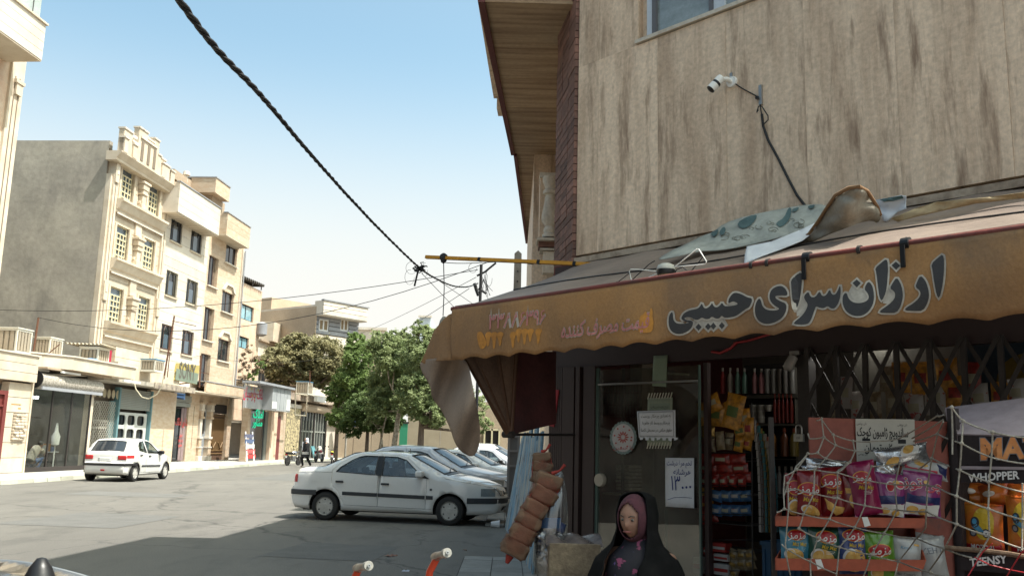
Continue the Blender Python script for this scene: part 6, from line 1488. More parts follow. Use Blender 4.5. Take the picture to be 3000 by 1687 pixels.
for k in range(12): MB().box(x0 + .16, x1 - .12, .0, .04, 2.95 + k * .085, 3.02 + k * .085).obj('shutter_slat', M_grv, sT)
mb = MB(); door = [(x0 + .2, .2), (x1 - .15, .2), (x1 - .15, 2.8), (x0 + .2, 2.8)]
holes = []
for i in range(3):
 cx = x0 + .75 + i * 1.02; rr = lambda cx, cz, w, h, r_=.16: [(cx + sx * (w - r_) + r_ * math.cos(a), cz + sz * (h - r_) + r_ * math.sin(a)) for sx, sz, a0 in ((1, 1, 0), (-1, 1, math.pi / 2), (-1, -1, math.pi), (1, -1, 1.5 * math.pi)) for a in [a0 + k * math.pi / 6 for k in range(4)]]
 holes += [rr(cx, 2.42, .40, .25), rr(cx, 1.2, .38, .78)]
fill(mb, door, holes, None, lambda a, b: (a, .12, b)); mb.obj('door_frame', pl('pale_grey_paint', (.50, .51, .48), .6), sT, solid=.05)
MB().box(x0 + .2, x1 - .15, .2, .21, .2, 2.8).obj('pane', M_windk, sT)
MB().box(-4.0, 6.0, -.9, .5, 4.15, 4.35).obj('canopy_slab', M_cem, sT)
MB().box(1.0, 6.0, -.95, -.9, 4.1, 4.4).obj('fascia_stone', mat('stained_stone', (.42, .36, .28), .9, col2=(.16, .13, .11), scale=3, st=(1, 1, 1)), sT)
bc_ = MB().box(-.6, 6.6, .3, 2.2, 4.2, 5.3).obj('roof_wall', M_cream, sT)
MB().box(2.76, 6.0, .1, .3, .13, 4.1).obj('side_wall', M_beig, sT)
# ---- glass shop with cream canopy (frame FS), stone piers, red metal door
FSf = Fr((-18.9, 35.5), (.075, 1))
sG = thing('shop_building', 'glazed workshop front with cream canopy and roller shutter drum, beside the stone pier', 'shop', fr=FSf)
X0, X1 = .52, 4.95
MB().box(X0 - .1, X0, -.06, .3, .13, 4.0).box(X1, X1 + .22, -.02, .3, .13, 3.6).obj('post', M_cream, sG)
MB().box(X0, X1, .0, .012, .32, 3.42).obj('pane', glass('workshop_glass', (.80, .82, .80), .0, .02, .03), sG)
mb = MB().box(X0, X1, -.03, .05, .15, .32)
for xx in (X0, X0 + 1.45, X0 + 2.9, X1 - .05): mb.box(xx, xx + .05, -.03, .04, .32, 3.42)
mb.obj('window_frame', M_iron, sG)
MB().box(X0 - .2, X1 + .2, 3.4, 3.5, .1, 4.2).box(X0 - .2, X0 - .1, .05, 3.5, .1, 4.2).box(X1 + .1, X1 + .2, .35, 3.5, .1, 4.2).box(X0 - .2, X1 + .2, .1, 3.5, 3.7, 3.8).obj('room_wall', pl('room_wall', (.17, .165, .15)), sG)
MB().box(X0, X1, .1, 3.4, .1, .14).obj('room_floor', pl('room_floor', (.10, .10, .095)), sG)
MB().lathe([(.33, 0), (.33, 4.75)], (.72, .05, 3.72), 18, 'x').obj('shutter_drum', mat('shutter_drum', (.46, .42, .36), .7, col2=(.28, .25, .21), scale=9, st=(1.5, 1.5, 1.5), ramp=(.47, .53)), sG, smooth=40)
MB().lathe([(.0, -.06), (.36, -.05), (.36, 0), (.28, .02)], (.70, .05, 3.78), 20, 'x').obj('drum_cap', M_black, sG)
MB().box(.75, 5.4, -.27, -.2, 3.38, 3.5).obj('shutter_slat', M_greyb, sG)
# canopy: chamfered slab
MB().prism([(.35, .5), (2.3, -.55), (7.7, -.55), (7.7, 2.6), (.35, 2.6)], 'z', 4.28, 4.80).obj('canopy', M_cream, sG)
MB().prism([(.32, .46), (2.3, -.61), (7.75, -.61), (7.75, -.5), (2.32, -.5), (.35, .56)], 'z', 4.80, 4.86).obj('canopy_cap', M_whs, sG)
MB().box(.9, 6.0, -.3, .3, 4.2, 4.28).obj('canopy_soffit', M_tan, sG)
for (xa, xb, yy, zz) in ((1.9, 3.3, -.35, 4.12), (.5, 1.7, .1, 4.12)):
 MB().box(xa, xb, yy, yy + .09, zz, zz + .08).obj('tube_lamp', M_white, sG)
MB().box(6.6, 8.2, -.6, -.5, 4.1, 4.2).obj('tube_lamp', M_white, sG)
# lit ceiling tubes inside, things inside
M_lit = mat('tube_glow', (.9, .9, .9), emit=((.92, .97, 1), 22), bump=0)
for i, xa in enumerate((1.15, 2.5)):
 t = thing('ceiling_light', 'lit fluorescent tube inside the workshop, ' + ('left' if i == 0 else 'right') + ' one', 'lamp', 'lit tubes inside the workshop', fr=FSf, fx=xa, fy=1.6)
 MB().box(0, 1.1, 0, .18, 3.12, 3.2).obj('tube', M_lit, t)
ct = thing('workshop_cabinet', 'dark cabinet with hanging goods along the workshop back wall', 'cabinet', fr=FSf)
MB().box(1.0, 4.6, 2.9, 3.35, .14, 2.5).obj('cabinet_body', pl('cabinet_dark', (.03, .03, .035)), ct)
for i in range(6): MB().box(1.15 + i * .58, 1.6 + i * .58, 2.87, 2.9, 1.5, 2.35).obj('cabinet_door', pl('cabinet_tone%d' % (i % 3), ((.05, .04, .03), (.09, .09, .10), (.03, .05, .08))[i % 3]), ct)
MB().box(3.7, 4.5, 1.9, 2.4, 1.55, 1.6).box(3.7, 4.5, 1.9, 2.4, 2.3, 2.34).obj('shelf_board', M_iron, ct)
pt = thing('framed_picture', 'dark framed picture high on the workshop wall', 'picture', fr=FSf)
MB().box(1.05, 2.4, 3.3, 3.38, 2.6, 3.3).obj('frame', pl('picture_dark', (.03, .045, .06)), pt)
bn_ = thing('work_bench', 'low work bench with red and white goods inside the workshop window', 'bench', fr=FSf)
MB().box(2.9, 4.4, .9, 1.5, .85, .9).obj('bench_top', pl('bench_white', (.35, .36, .38)), bn_)
for xx in (2.95, 4.3): MB().box(xx, xx + .06, .95, 1.45, .14, .85).obj('leg', M_iron, bn_)
for i, c in enumerate(((.4, .05, .03), (.5, .5, .5), (.35, .15, .05), (.1, .15, .3))): MB().box(3.0 + i * .33, 3.25 + i * .33, 1.0, 1.3, .9, 1.1 + .06 * (i % 3)).obj('parcel', pl('parcel%d' % i, c), bn_)
mq = thing('white_stand', 'white bottle on a thin white stand behind the workshop glass', 'stand', fr=FSf)
MB().lathe([(.16, .15), (.03, .2), (.025, 1.15), (.15, 1.2), (.17, 1.55), (.08, 1.75), (.05, 1.95), (.03, 2.1)], (3.3, .45, 0), 14).obj('stand_body', M_white, mq, smooth=50)
# left pier with rough stone panel and red door
sP = thing('shop_building', 'sandstone fronted single storey wing with rough stone panel and red metal door', 'building', fr=FSf)
clad(sP, M_cream, -1.0, .42, .13, 3.55, -.02, ((-.55, .25, 1.35, 2.4),), .62, .02, .3)
mb = MB(); random.seed(4)
for i in range(9):
 for j in range(4):
  a, b = -.53 + j * .19, 1.37 + i * .112; o = B1(a, a + .18, -.10 - random.random() * .08, .1, b, b + .1).obj('rough_stone', M_cream, sP, bevel=.02)
clad(sP, M_cream, -3.8, .42, 3.6, 4.62, -.2, (), .34, .016, .5)
MB().box(-3.8, .46, -.26, .3, 4.62, 4.68).obj('parapet_cap', M_whs, sP)
MB().box(-5, .42, .3, 8, 3.5, 4.6).obj('wall', M_tan, sP)
MB().box(-.75, -.15, -.04, .0, 2.72, 2.74).box(-.3, -.12, -.03, -.0, 2.55, 2.6).obj('number_tile', M_oran, sP)
MB().box(-3.0, -1.1, .02, .08, .13, 3.1).obj('door', M_redm, sP)
MB().box(-1.25, -1.05, -.06, .1, .13, 3.2).box(-3.0, -1.25, -.06, .1, 3.05, 3.2).box(-3.0, -1.25, -.04, .06, 2.6, 2.68).obj('door_frame', M_redm, sP)
MB().box(-2.4, -1.4, .0, .03, 1.0, 2.5).obj('door_glass', M_windk, sP)
# ---- building A: tall block at the left edge
FA = Fr((-21.2, 46), (.075, 1))
bA = thing('apartment_building', 'tall pale stone apartment block cut by the left edge of the picture', 'building', fr=FA)
AXR = -8.15
MB().box(-22, AXR - .02, .3, 14, 3.4, 17.9).obj('wall', M_joint, bA)
clad(bA, M_whs, -20, AXR - .9, 4.6, 14.2, .06, ((-14.5, -9.75, 13.6, 16.2), (-14.5, -9.9, 6.6, 8.8), (-14.5, -9.9, 10.2, 12.2)), .42, .02, .24)
clad(bA, M_tan if 0 else M_pinkw, -20, AXR - .9, 14.2, 17.9, .06, ((-14.5, -9.75, 13.6, 16.4),), 3.7, .0, .24)
MB().box(AXR - .9, AXR, -.05, .3, 4.6, 17.9).obj('pilaster', M_cream, bA)
for xx in (AXR - .62, AXR - .32): MB().box(xx, xx + .05, -.07, -.05, 4.6, 16.9).obj('pilaster_groove', M_joint, bA)
MB().box(AXR - .7, AXR - .1, -.2, -.05, 16.6, 16.75).box(AXR - .6, AXR - .2, -.16, -.05, 16.1, 16.6).obj('capital', M_cream, bA)
window(bA, -12.5, -9.8, 13.7, 16.3, .12, M_blkf, M_windk, 'plain', t=.14)
MB().box(-12.3, -10.05, .1, .13, 13.85, 16.1).obj('inner_frame', M_wf, bA)
window(bA, -12.5, -9.95, 10.3, 12.1, .12, M_blkf, M_win, 'plain'); window(bA, -12.5, -9.95, 6.7, 8.7, .12, M_blkf, M_win, 'plain')
a = FA.at(118, 180, -1.5); b = FA.at(133, 78, -1.5)
MB().box(-22, b[0], -1.5, .3, a[1], a[1] + .05).obj('balcony_soffit', M_cream, bA)
n = 4; h = (b[1] - a[1]) / n
for k in range(n): piece('stone_course', M_whs, bA, -22, b[0], -1.52, -1.35, a[1] + .05 + k * h + .016, a[1] + .05 + (k + 1) * h)
MB().box(b[0] - .15, b[0], -1.35, .3, a[1] + .05, b[1]).obj('balcony_side', M_cream, bA)
MB().box(-22, b[0] + .08, -1.6, .3, b[1] + .05, b[1] + .13).obj('parapet_cap', M_cream, bA)
for k in range(8): MB().box(b[0] - .9 - k * 1.1, b[0] - .86 - k * 1.1, -1.45, -1.41, b[1] + .1, b[1] + 1.2).obj('railing_post', M_iron, bA)
MB().box(-22, b[0] - .35, -1.43, -1.40, b[1] + .13, b[1] + 1.15).obj('glass_screen', mat('pale_screen', (.42, .48, .46), .4), bA)
MB().box(-22, b[0] - .3, -1.46, -1.40, b[1] + 1.15, b[1] + 1.22).obj('railing', M_iron, bA)
# ---- evaporative coolers, on roofs and brackets
M_cool = pl('cooler_panel', (.60, .58, .50), .6); M_blu = pl('cooler_blue', (.10, .26, .42), .6); M_pad = mat('cooler_pad', (.20, .16, .11), .9, scale=9, st=(1, 1, 2), col2=(.30, .26, .2)); M_rust = pl('rust', (.13, .06, .035), .9)
M_louv = pl('louvre_tan', (.34, .29, .22), .8)
def cooler(label, fr, um, v0, v1, y, mtop=None, mbody=None, w=1.0, d=1.0, back=0):
 """um, v0, v1: pixel column of the street-side corner nearest the camera, top and bottom there"""
 a, b = fr.at(um, v1, y), fr.at(um, v0, y)
 mbody = mbody or M_cool
 t = thing('evaporative_cooler', label, 'cooler', fr=fr, fx=a[0], fy=y)
 h, z = b[1] - a[1], a[1]
 MB().box(.04, w - .04, .04, d - .04, z + .04, z + h - .04).obj('pad', M_pad, t)
 mb = MB()
 for xx in (0, w - .07):
  for yy in (0, d - .07): mb.box(xx, xx + .07, yy, yy + .07, z + .1, z + h - .08)
 mb.box(0, w, 0, d, z, z + .1).box(0, w, 0, d, z + h - .08, z + h)
 mb.obj('casing', mbody, t)
 for k in range(4): MB().box(.1 + (w - .2) * (k + .12) / 4, .1 + (w - .2) * (k + .78) / 4, .0, .03, z + .12, z + h - .1).obj('louvre', M_louv, t)
 for k in range(4): MB().box(.0, .03, .1 + (d - .2) * (k + .12) / 4, .1 + (d - .2) * (k + .78) / 4, z + .12, z + h - .1).obj('louvre', M_louv, t)
 MB().box(-.03, w + .03, -.03, d + .03, z + h, z + h + .05).obj('lid', mtop or mbody, t)
 return t
cooler('large pale cooler on the roof at the left picture edge', FSf, 44, 960, 1033, .3, d=1.1)
cooler('cooler with brown pad and white frame behind the roof antenna', FSf, 143, 988, 1040, 1.6, d=.75)
cooler('cooler under a corrugated asbestos sheet on the shop canopy roof', FSf, 285, 1017, 1062, .3, d=.9)
cooler('blue topped cooler on the shop roof in front of the ornate building', FMf, 452, 1052, 1088, -.5, M_blu, w=1.1, d=.8)
cooler('blue cooler with hanging frame above the far shops', FL, 902, 1118, 1155, -3.0, M_blu, w=1.2, d=1.0)
cooler('weathered cooler in the gap above the brown gate', FL, 715, 1112, 1155, .3, None, M_greyb, d=.8)
cs = thing('corrugated_sheet', 'pale corrugated sheet laid over the middle roof cooler', 'roof sheet', fr=FSf)
a = FSf.at(285, 1017, .3)
MB().grid(lambda s, t: (a[0] - .1 + 1.5 * t, .05 + 1.75 * s, a[1] + .13 - .06 * t + .03 * s + .04 * math.sin(s * 60)), 90, 2).obj('sheet', mat('asbestos', (.42, .37, .28), .9), cs)
bs = thing('blue_basin', 'light blue basin upside down on the canopy roof', 'basin', fr=FSf)
a = FSf.at(259, 1057, .3); MB().lathe([(.42, 0), (.42, .05), (.34, .1), (0, .11)], (a[0], .3, a[1]), 20).obj('shell', pl('basin_blue', (.15, .35, .62), .4), bs)
rc = thing('red_cloth', 'small red and white cloth hanging beside the covered cooler', 'cloth', fr=FSf)
a = FSf.at(322, 1060, .6); MB().box(a[0] - .12, a[0] + .1, .6, .66, a[1], a[1] + .55).obj('cloth', pl('cloth_red', (.35, .02, .05)), rc)
# yellow and green sign board, blue notice
sg1 = thing('sign_board', 'old yellow and green sign board with large grey Latin letters', 'sign', fr=FL)
a, b = FL.at(513, 1062, -1.6), FL.at(572, 1130, -1.6)
w_, h_ = b[0] - a[0], a[1] - b[1]
MB().quad((a[0] + .25, -1.6, a[1]), (b[0] + .3, -1.6, a[1] + .12), (b[0], -1.6, b[1] + .1), (a[0], -1.6, b[1] + .15)).obj('board', pl('sign_yellow', (.42, .34, .12), .6), sg1, solid=.15)
MB().quad((a[0] + .03, -1.7, b[1] + .8), (b[0] + .1, -1.7, b[1] + .75), (b[0], -1.7, b[1] + .1), (a[0], -1.7, b[1] + .15)).obj('green_band', pl('sign_green', (.18, .22, .17), .6), sg1)
lettering('SONY', pl('sign_grey', (.12, .11, .09)), sg1, lambda x, y: (a[0] + w_ * .50 + x * .62, -1.71, a[1] - h_ * .38 + y), 1.35, fa=False, off=.02)
MB().tube([(a[0] + .1, -1.5, b[1] + .2), (a[0] + .1, .1, b[1])], .04, 5).tube([(b[0] - .1, -1.5, b[1] + .2), (b[0] - .1, .1, b[1])], .04, 5).obj('bracket', M_rust, sg1)
sg2 = thing('notice_board', 'small blue and white notice board under the yellow sign', 'sign', fr=FL)
a, b = FL.at(514, 1132, -.8), FL.at(541, 1170, -.8)
MB().box(a[0], b[0], -.8, -.75, b[1], a[1]).obj('board', pl('sign_pale', (.42, .44, .45)), sg2)
MB().box(a[0], b[0], -.81, -.8, b[1], b[1] + .35).obj('board_print', pl('sign_blue', (.10, .20, .42)), sg2)
for i in range(3): MB().box(a[0] + .15, b[0] - .15, -.81, -.803, a[1] - .3 - i * .2, a[1] - .22 - i * .2).obj('text_print', M_inkb, sg2)
# ---- far shops beyond the grey sign
FX = Fr((-19.2, 46), (.075, 1))
def fx(u, v, y=0): return FX.at(u, v, y)
sS = thing('shop_building', 'narrow shop with boxed grey and white metal sign and green neon letters', 'shop', fr=FX)
a, b = fx(735, 1200), fx(782, 1337)
MB().box(a[0], b[0], .1, .15, .1, a[1]).obj('door_glass', M_windk, sS)
MB().box(a[0] - .5, a[0], -.05, .4, .1, a[1] + .2).box(b[0], b[0] + 2.3, .0, .4, .1, a[1] + 1.2).obj('wall', M_beig, sS)
mb = MB()
for k in range(4): mb.box(b[0] - .7 + k * .2, b[0] - .62 + k * .2, .0, .12, .1, a[1])
mb.obj('sliding_frame', M_grv, sS)
c, d = fx(724, 1128, -.9), fx(770, 1200, -.9)
MB().box(c[0], c[0] + 3.1, -.9, -.7, d[1], c[1]).obj('sign_face', mat('sign_silver', (.50, .50, .50), .5, scale=1), sS)
e = fx(826, 1145, -.9)
MB().box(c[0], c[0] + 3.0, -.9, -.88, c[1] - .5, c[1] - .45).obj('sign_trim', M_redp, sS)
for k in range(5): MB().box(c[0] + 3.1, e[0], -1.6 + 0 * k, -.7, d[1] - .0, c[1] + .15).obj('sign_box', mat('sign_zinc', (.40, .42, .43), .45, scale=1), sS) if k == 0 else MB().box(c[0] + 3.15 + (e[0] - c[0] - 3.1) * k / 5, c[0] + 3.18 + (e[0] - c[0] - 3.1) * k / 5, -1.62, -1.6, d[1], c[1] + .1).obj('sign_rib', M_greyb, sS)
MB().box(c[0] + 3.1, c[0] + 4.0, -1.63, -1.6, d[1] + .1, c[1] - .9).box(e[0] - .9, e[0] - .1, -1.63, -1.6, d[1] + .1, c[1] - .6).obj('white_strip', M_white, sS)
MB().box(c[0] - .1, e[0] + .3, -1.8, -.6, c[1] + .15, c[1] + .3).obj('sign_cap', M_greyb, sS)
lettering('املاک پارسیان', pl('sign_crimson', (.50, .03, .08)), sS, lambda x, y: (c[0] + 1.5 + x * .8, -.915, (c[1] + d[1]) / 2 + .25 + y), .95, off=.015)
mb = MB()
for k in range(8):
 an = k * math.pi / 4; mb.box(c[0] + 1.5 + .62 * math.cos(an) - .09, c[0] + 1.5 + .62 * math.cos(an) + .09, -.912, -.905, (c[1] + d[1]) / 2 + .55 + .6 * math.sin(an) - .09, (c[1] + d[1]) / 2 + .55 + .6 * math.sin(an) + .09)
mb.obj('sun_print', pl('sun_gold', (.55, .42, .12)), sS)
M_neon = mat('neon_green', (.02, .3, .15), emit=((.0, .40, .20), .8), bump=0)
ng = fx(746, 1218, .0)
lettering('املاک', M_neon, sS, lambda x, y: (ng[0] + .9 + x * 1.1, .05, ng[1] + .15 + y), .85, off=.02)
lettering('مشاور', M_neon, sS, lambda x, y: (ng[0] + .9 + x * 1.1, .05, ng[1] - .45 + y), .7, off=.02)
nb_ = thing('newspaper_stand', 'white folding stand with red and blue newspapers outside the narrow shop', 'stand', fr=FX)
a1 = fx(724, 1345, -1.0)
for k in range(2): MB().tube([(a1[0] + k * 1.3, -1.0, .13), (a1[0] + .6 + k * 1.3 - .2, -.6, 2.1)], .05, 5).obj('leg', M_white, nb_)
for k in range(5): MB().box(a1[0] + .1, a1[0] + 1.7, -.95 + k * .06, -.9 + k * .06, .35 + k * .33, .62 + k * .33).obj('newspaper', pl('newsprint%d' % k, ((.5, .05, .05), (.45, .10, .10), (.5, .5, .5), (.1, .14, .25), (.12, .13, .2))[k]), nb_)
sF = thing('shop_building', 'far corner shops with gold screen door, tall glazing and stained canopy', 'shop', fr=FX)
z_c = fx(900, 1192)[1]
x0 = fx(838, 1250)[0]; x1 = fx(878, 1250)[0]; x2 = fx(955, 1250)[0]; x3 = fx(1000, 1180)[0]; zc0 = fx(1000, 1176)[1]
MB().box(x0 - 3.9, x0 - .1, .0, .4, .1, zc0 - .3).obj('wall', M_beig, sF)
dd_ = fx(800, 1250)[0]; MB().box(dd_ + .3, dd_ + 1.6, -.03, .02, .1, 3.4).obj('door', M_redm, sF); MB().box(dd_ - 1.2, dd_ + .2, -.25, .0, .1, 3.7).obj('pier', M_pinkw, sF)
MB().box(dd_ - 1.4, dd_ + 2.2, -.3, .0, 3.7, 3.9).obj('lintel', M_whs, sF)
MB().box(x0, x1, .0, .05, .1, zc0 - 1.2).obj('screen_door', mat('gold_screen', (.50, .42, .24), .6, col2=(.16, .13, .08), scale=6, ramp=(.46, .54)), sF)
MB().box(x0 - .1, x1 + .1, -.05, .1, zc0 - 1.2, zc0 - .9).obj('lintel', M_whs, sF)
MB().box(x1 + .1, x2, .1, .15, .1, zc0 - 1.3).obj('pane', M_windk, sF)
mb = MB(); nn_ = 9
for k in range(nn_ + 1): xx = x1 + .1 + (x2 - x1 - .2) * k / nn_; mb.box(xx, xx + (.22 if k in (0, 5, 9) else .09), .0, .1, .1, zc0 - 1.3)
mb.box(x1 + .1, x2, .02, .1, 2.3, 2.42); mb.obj('window_frame', M_grv, sF)
for xx in (x1 + .1, (x1 + x2) / 2, x2 - .2): MB().box(xx, xx + .25, -.06, .0, .1, zc0 - 1.3).obj('dark_post', M_iron, sF)
MB().lathe([(.34, 0), (.34, x2 - x1 + .8)], (x1 + .1, -.1, zc0 - 1.05), 16, 'x').obj('shutter_drum', M_tan, sF, smooth=40)
mb = MB(); mb.prism([(x0 - .5, -.3), (x3 + 1, -1.1), (x3 + 1.4, .6), (x3 + 1.4, 6), (x0 - .5, 6)], 'z', zc0 - .6, zc0 - .05); mb.obj('canopy', mat('stained_canopy', (.42, .34, .26), .9, col2=(.20, .15, .12), scale=1.5), sF)
MB().box(x2, x2 + .2, .0, 5, .1, zc0 - .6).obj('side_wall', M_tan, sF)
wbx = thing('white_box', 'square white box sign standing on the far canopy', 'sign', fr=FX)
a, b = fx(931, 1158, -1.2), fx(956, 1180, -1.2); MB().box(a[0], b[0], -1.2, -.9, b[1], a[1]).obj('box_body', M_white, wbx)
hf = thing('rusty_sign_holder', 'empty rusty square sign frame hanging in front of the far shop', 'frame', fr=FX)
mb = MB(); P4 = [fx(866, 1152, -1.8), fx(900, 1158, -1.8), fx(896, 1218, -1.8), fx(864, 1215, -1.8)]
mb.tube([(p[0], -1.8, p[1]) for p in P4 + P4[:1]], .05, 5); mb.obj('frame_tube', mat('cream_rust', (.45, .40, .3), .8), hf)
# leaning panels by the far shop
for i, (u, c, l) in enumerate(((920, (.10, .28, .32), 'teal'), (940, (.55, .53, .48), 'white'))):
 a = fx(u, 1330, -.7); t = thing('leaning_panel', f'{l} glass panel leaning beside the far shop window', 'panel', fr=FX, fx=a[0], fy=-.9)
 mb = MB(); mb.quad((-.5, 0, .13), (.5, 0, .13), (.3, .35, 1.15), (-.6, .35, 1.15)); mb.obj('sheet', pl('panel_' + l, c, .3), t, solid=.08)
# ---- houses behind
bh = thing('house', 'pinkish setback house with blue tinted windows and corrugated roof shelter', 'house', fr=FL)
hx = FL.at(700, 900, 1.5)[0]; hx2 = FL.at(765, 900, 1.5)[0]
zt = FL.at(755, 848, 1.5)[1]
hop = [(hx + .4, hx2 - 1.6, FL.at(715, 936, 1.5)[1], FL.at(715, 890, 1.5)[1]), (hx + .4, hx2 - 2.2, FL.at(710, 1020, 1.5)[1], FL.at(710, 985, 1.5)[1])]
clad(bh, M_pinkw, hx - 2, hx2, 3, zt, 1.5, hop, .8, .008, .25, lens=3)
MB().box(hx - 2, hx2, 1.8, 9, 3, zt).obj('wall', M_tan, bh)
for o in hop: window(bh, *o[:4], 1.65, M_blkf, mat('sky_glass', (.22, .42, .50), .05, spec=.9, bump=0), 'plain', t=.08)
a, b = FL.at(703, 806, 1.2), FL.at(762, 822, 1.2)
MB().grid(lambda s, t: (hx - .5 + 5 * s, 1.2 + 3 * t, a[1] - (a[1] - b[1]) * .4 * s + .12 * math.sin(s * 70)), 80, 2).obj('roof_sheet', pl('dark_sheet', (.08, .07, .06)), bh)
for xx in (hx - .3, hx + 2, hx + 4): MB().tube([(xx, 1.3, zt), (xx, 1.3, a[1])], .05, 5).obj('roof_post', M_iron, bh)
tk = thing('water_heater', 'grey cylinder water heater on the wall of the pinkish house', 'water heater', fr=FL)
a, b = FL.at(764, 942, 1.2), FL.at(764, 985, 1.2); MB().lathe([(.2, b[1]), (.45, b[1] + .15), (.45, a[1] - .15), (.2, a[1])], (a[0] + .3, 1.2, 0), 16).obj('tank', M_greyb, tk, smooth=50)
wh = thing('house', 'low white rendered house between the pinkish house and the pine', 'house', fr=FL)
x0, x1 = FL.at(756, 1000, 4)[0], FL.at(812, 1000, 4)[0]; z1, z0 = FL.at(780, 1005, 4)[1], FL.at(780, 1050, 4)[1]
MB().box(x0, x1 + 2, 4, 12, z0, z1).obj('upper_wall', M_whs, wh); MB().box(x0, x1 + 2, 3.7, 4.3, z1, z1 + .15).box(x0 - .1, x1 + 2, 3.5, 4.3, z0 - .25, z0).obj('roof_edge', M_tan, wh)
MB().box(x0, x1 + 2, 4.2, 12, 3, z0).obj('lower_wall', M_cream, wh)
xa, zb2 = FL.at(762, 1068, 4.1); mb = MB(); fill(mb, [(xa, zb2 - 2.6), (xa + 1.8, zb2 - 2.6), (xa + 1.8, zb2 + .4)] + [(xa + .9 + .9 * math.cos(t), zb2 + .4 + .8 * math.sin(t)) for t in [k * math.pi / 8 for k in range(1, 8)]] + [(xa, zb2 + .4)], (), None, lambda p, r_: (p, 4.12, r_)); mb.obj('window', M_windk, wh)
MB().box(x1 - 3, x1 + 1, 3.4, 5, z1 + .2, z1 + 2.0).obj('roof_room', M_cream, wh)
# ---- building E
EF = Fr((0, 0), (1, 0)); pE = PY(925, 1000, 82); EF = Fr((pE.x, pE.y), (.755, 1.0))
bE = thing('apartment_building', 'pale block with white banded top, grey window storey and blank tan side wall', 'building', fr=EF)
e0 = EF.at(925, 880)[1]; e1 = EF.at(922, 921)[1]; e2 = EF.at(915, 975)[1]
xr = EF.at(1055, 900)[0]; xs_ = 9.5 if xr > 9.5 else xr
xr = min(xr, 14)
MB().box(0, xr, .3, 20, 0, e0 - .3).obj('wall', M_whs, bE)
MB().box(-.12, 0, .05, 22, 0, e0 - .5).obj('side_wall', M_tan, bE)
for k in range(3): h = (e0 - e1) / 3; piece('cladding_band', M_whs, bE, -.1, xr + .2, -.9, -.7, e1 + k * h + .02, e1 + (k + 1) * h - .02)
MB().box(-.12, xr + .25, -.85, .3, e1 - .06, e1).box(-.1, xr + .2, -.7, .3, e1, e0).obj('overhang', M_whs, bE)
MB().box(-.15, xr + .3, -1, -.6, e0, e0 + .1).obj('parapet_cap', M_greyb, bE)
eo = []
for (u0, u1) in ((935, 964), (998, 1022)):
 a, b = EF.at(u0, 970)[0], EF.at(u1, 970)[0]; eo.append((a, b, EF.at(u0, 971)[1] + .1, EF.at(u0, 932)[1]))
clad(bE, M_greyb, 0, xr, e2, e1 - .06, .05, eo, (e1 - e2) / 4, .07, .25)
for o in eo: window(bE, *o, .15, M_wf, pl('curtain_brown', (.26, .19, .11)), 'plain', t=.14)
clad(bE, M_whs, 0, xr, 3, e2 - .06, .0, (), 1.2, .05, .3)
MB().box(1, 6, 8, 11, e0 - .3, e0 + 1.1).box(-8, -1, 12, 16, e0 - 2, e0 + .6).obj('roof_room', M_tan, bE)
# roofs and houses behind the plane trees
for i, (u0, u1, v0, v1, Y, m, lab) in enumerate(((1040, 1130, 968, 1080, 105, M_whs, 'white rendered house half hidden behind the right hand trees'), (1065, 1120, 1018, 1110, 100, M_tan, 'tan brick house with blue edged roof behind the trees'), (1222, 1262, 930, 1100, 150, mat('hazy_block', (.5, .55, .58), .8), 'far pale blue high rise just above the tree tops'))):
 a, b = PY(u0, v1, Y), PY(u1, v0, Y); t = thing('house' if i < 2 else 'tower_block', lab, 'house' if i < 2 else 'building')
 MB().box(a.x, b.x, Y, Y + 12, 0, b.z).obj('wall', m, t)
 MB().box(a.x - .2, b.x + .2, Y - .3, Y + .2, b.z, b.z + .3).obj('roof_edge', M_blu if i == 1 else M_whs, t)
rf = thing('roof_shelter', 'brown slatted roof shelter with blue edge above the trees', 'roof shelter')
a = PY(1060, 1005, 98); b = PY(1108, 1018, 98)
for k in range(7): MB().box(a.x + (b.x - a.x) * k / 7, a.x + (b.x - a.x) * (k + .7) / 7, 98, 100.5, a.z - .3 - .05 * k, a.z - .1 - .05 * k).obj('slat', M_gold, rf)
MB().box(a.x - .5, a.x - .1, 98, 98.3, a.z - 2, a.z - .1).obj('blue_edge', M_blu, rf)
bw = thing('garden_wall', 'long beige wall behind the street trees', 'wall')
a, b = PY(1195, 1230, 72), PY(1450, 1230, 72)
for k in range(7): piece('wall_panel', mat('beige_wall', (.34, .28, .20), .9, col2=(.28, .23, .16), scale=1), bw, a.x + 2.6 * k, a.x + 2.6 * k + 2.57, 72, 72.3, 0, 4.1)
b2 = thing('garden_wall', 'paler wall and gate strip seen between the tree trunks', 'wall')
a, b = PY(985, 1260, 84), PY(1195, 1260, 84)
for k in range(4): piece('wall_panel', M_tan, b2, a.x + (b.x - a.x) * k / 4, a.x + (b.x - a.x) * (k + 1) / 4 - .05, 84, 84.3, 0, 3.4)
gg = thing('green_gate', 'bright green metal gate between the trunks', 'gate')
a, b = PY(1172, 1240, 70), PY(1192, 1300, 70); MB().box(a.x, b.x, 70, 70.1, 0, a.z).obj('gate_leaf', pl('green_paint', (.03, .22, .12)), gg); MB().box(a.x - .1, b.x + .1, 69.95, 70, a.z, a.z + .15).obj('gate_frame', M_iron, gg)
ps = thing('far_shop_window', 'distant cream framed shop window right of the torn awning cloth', 'shop')
a, b = PY(1420, 1255, 55), PY(1462, 1310, 55); MB().box(a.x - .6, b.x + .6, 55.1, 56, 0, a.z + 1.6).obj('wall', M_tan, ps)
MB().box(a.x, b.x, 55, 55.1, 0, a.z).obj('pane', M_dark, ps); mb = MB()
for k in range(3): xx = a.x + (b.x - a.x) * k / 2; mb.box(xx - .05, xx + .05, 54.9, 55, 0, a.z)
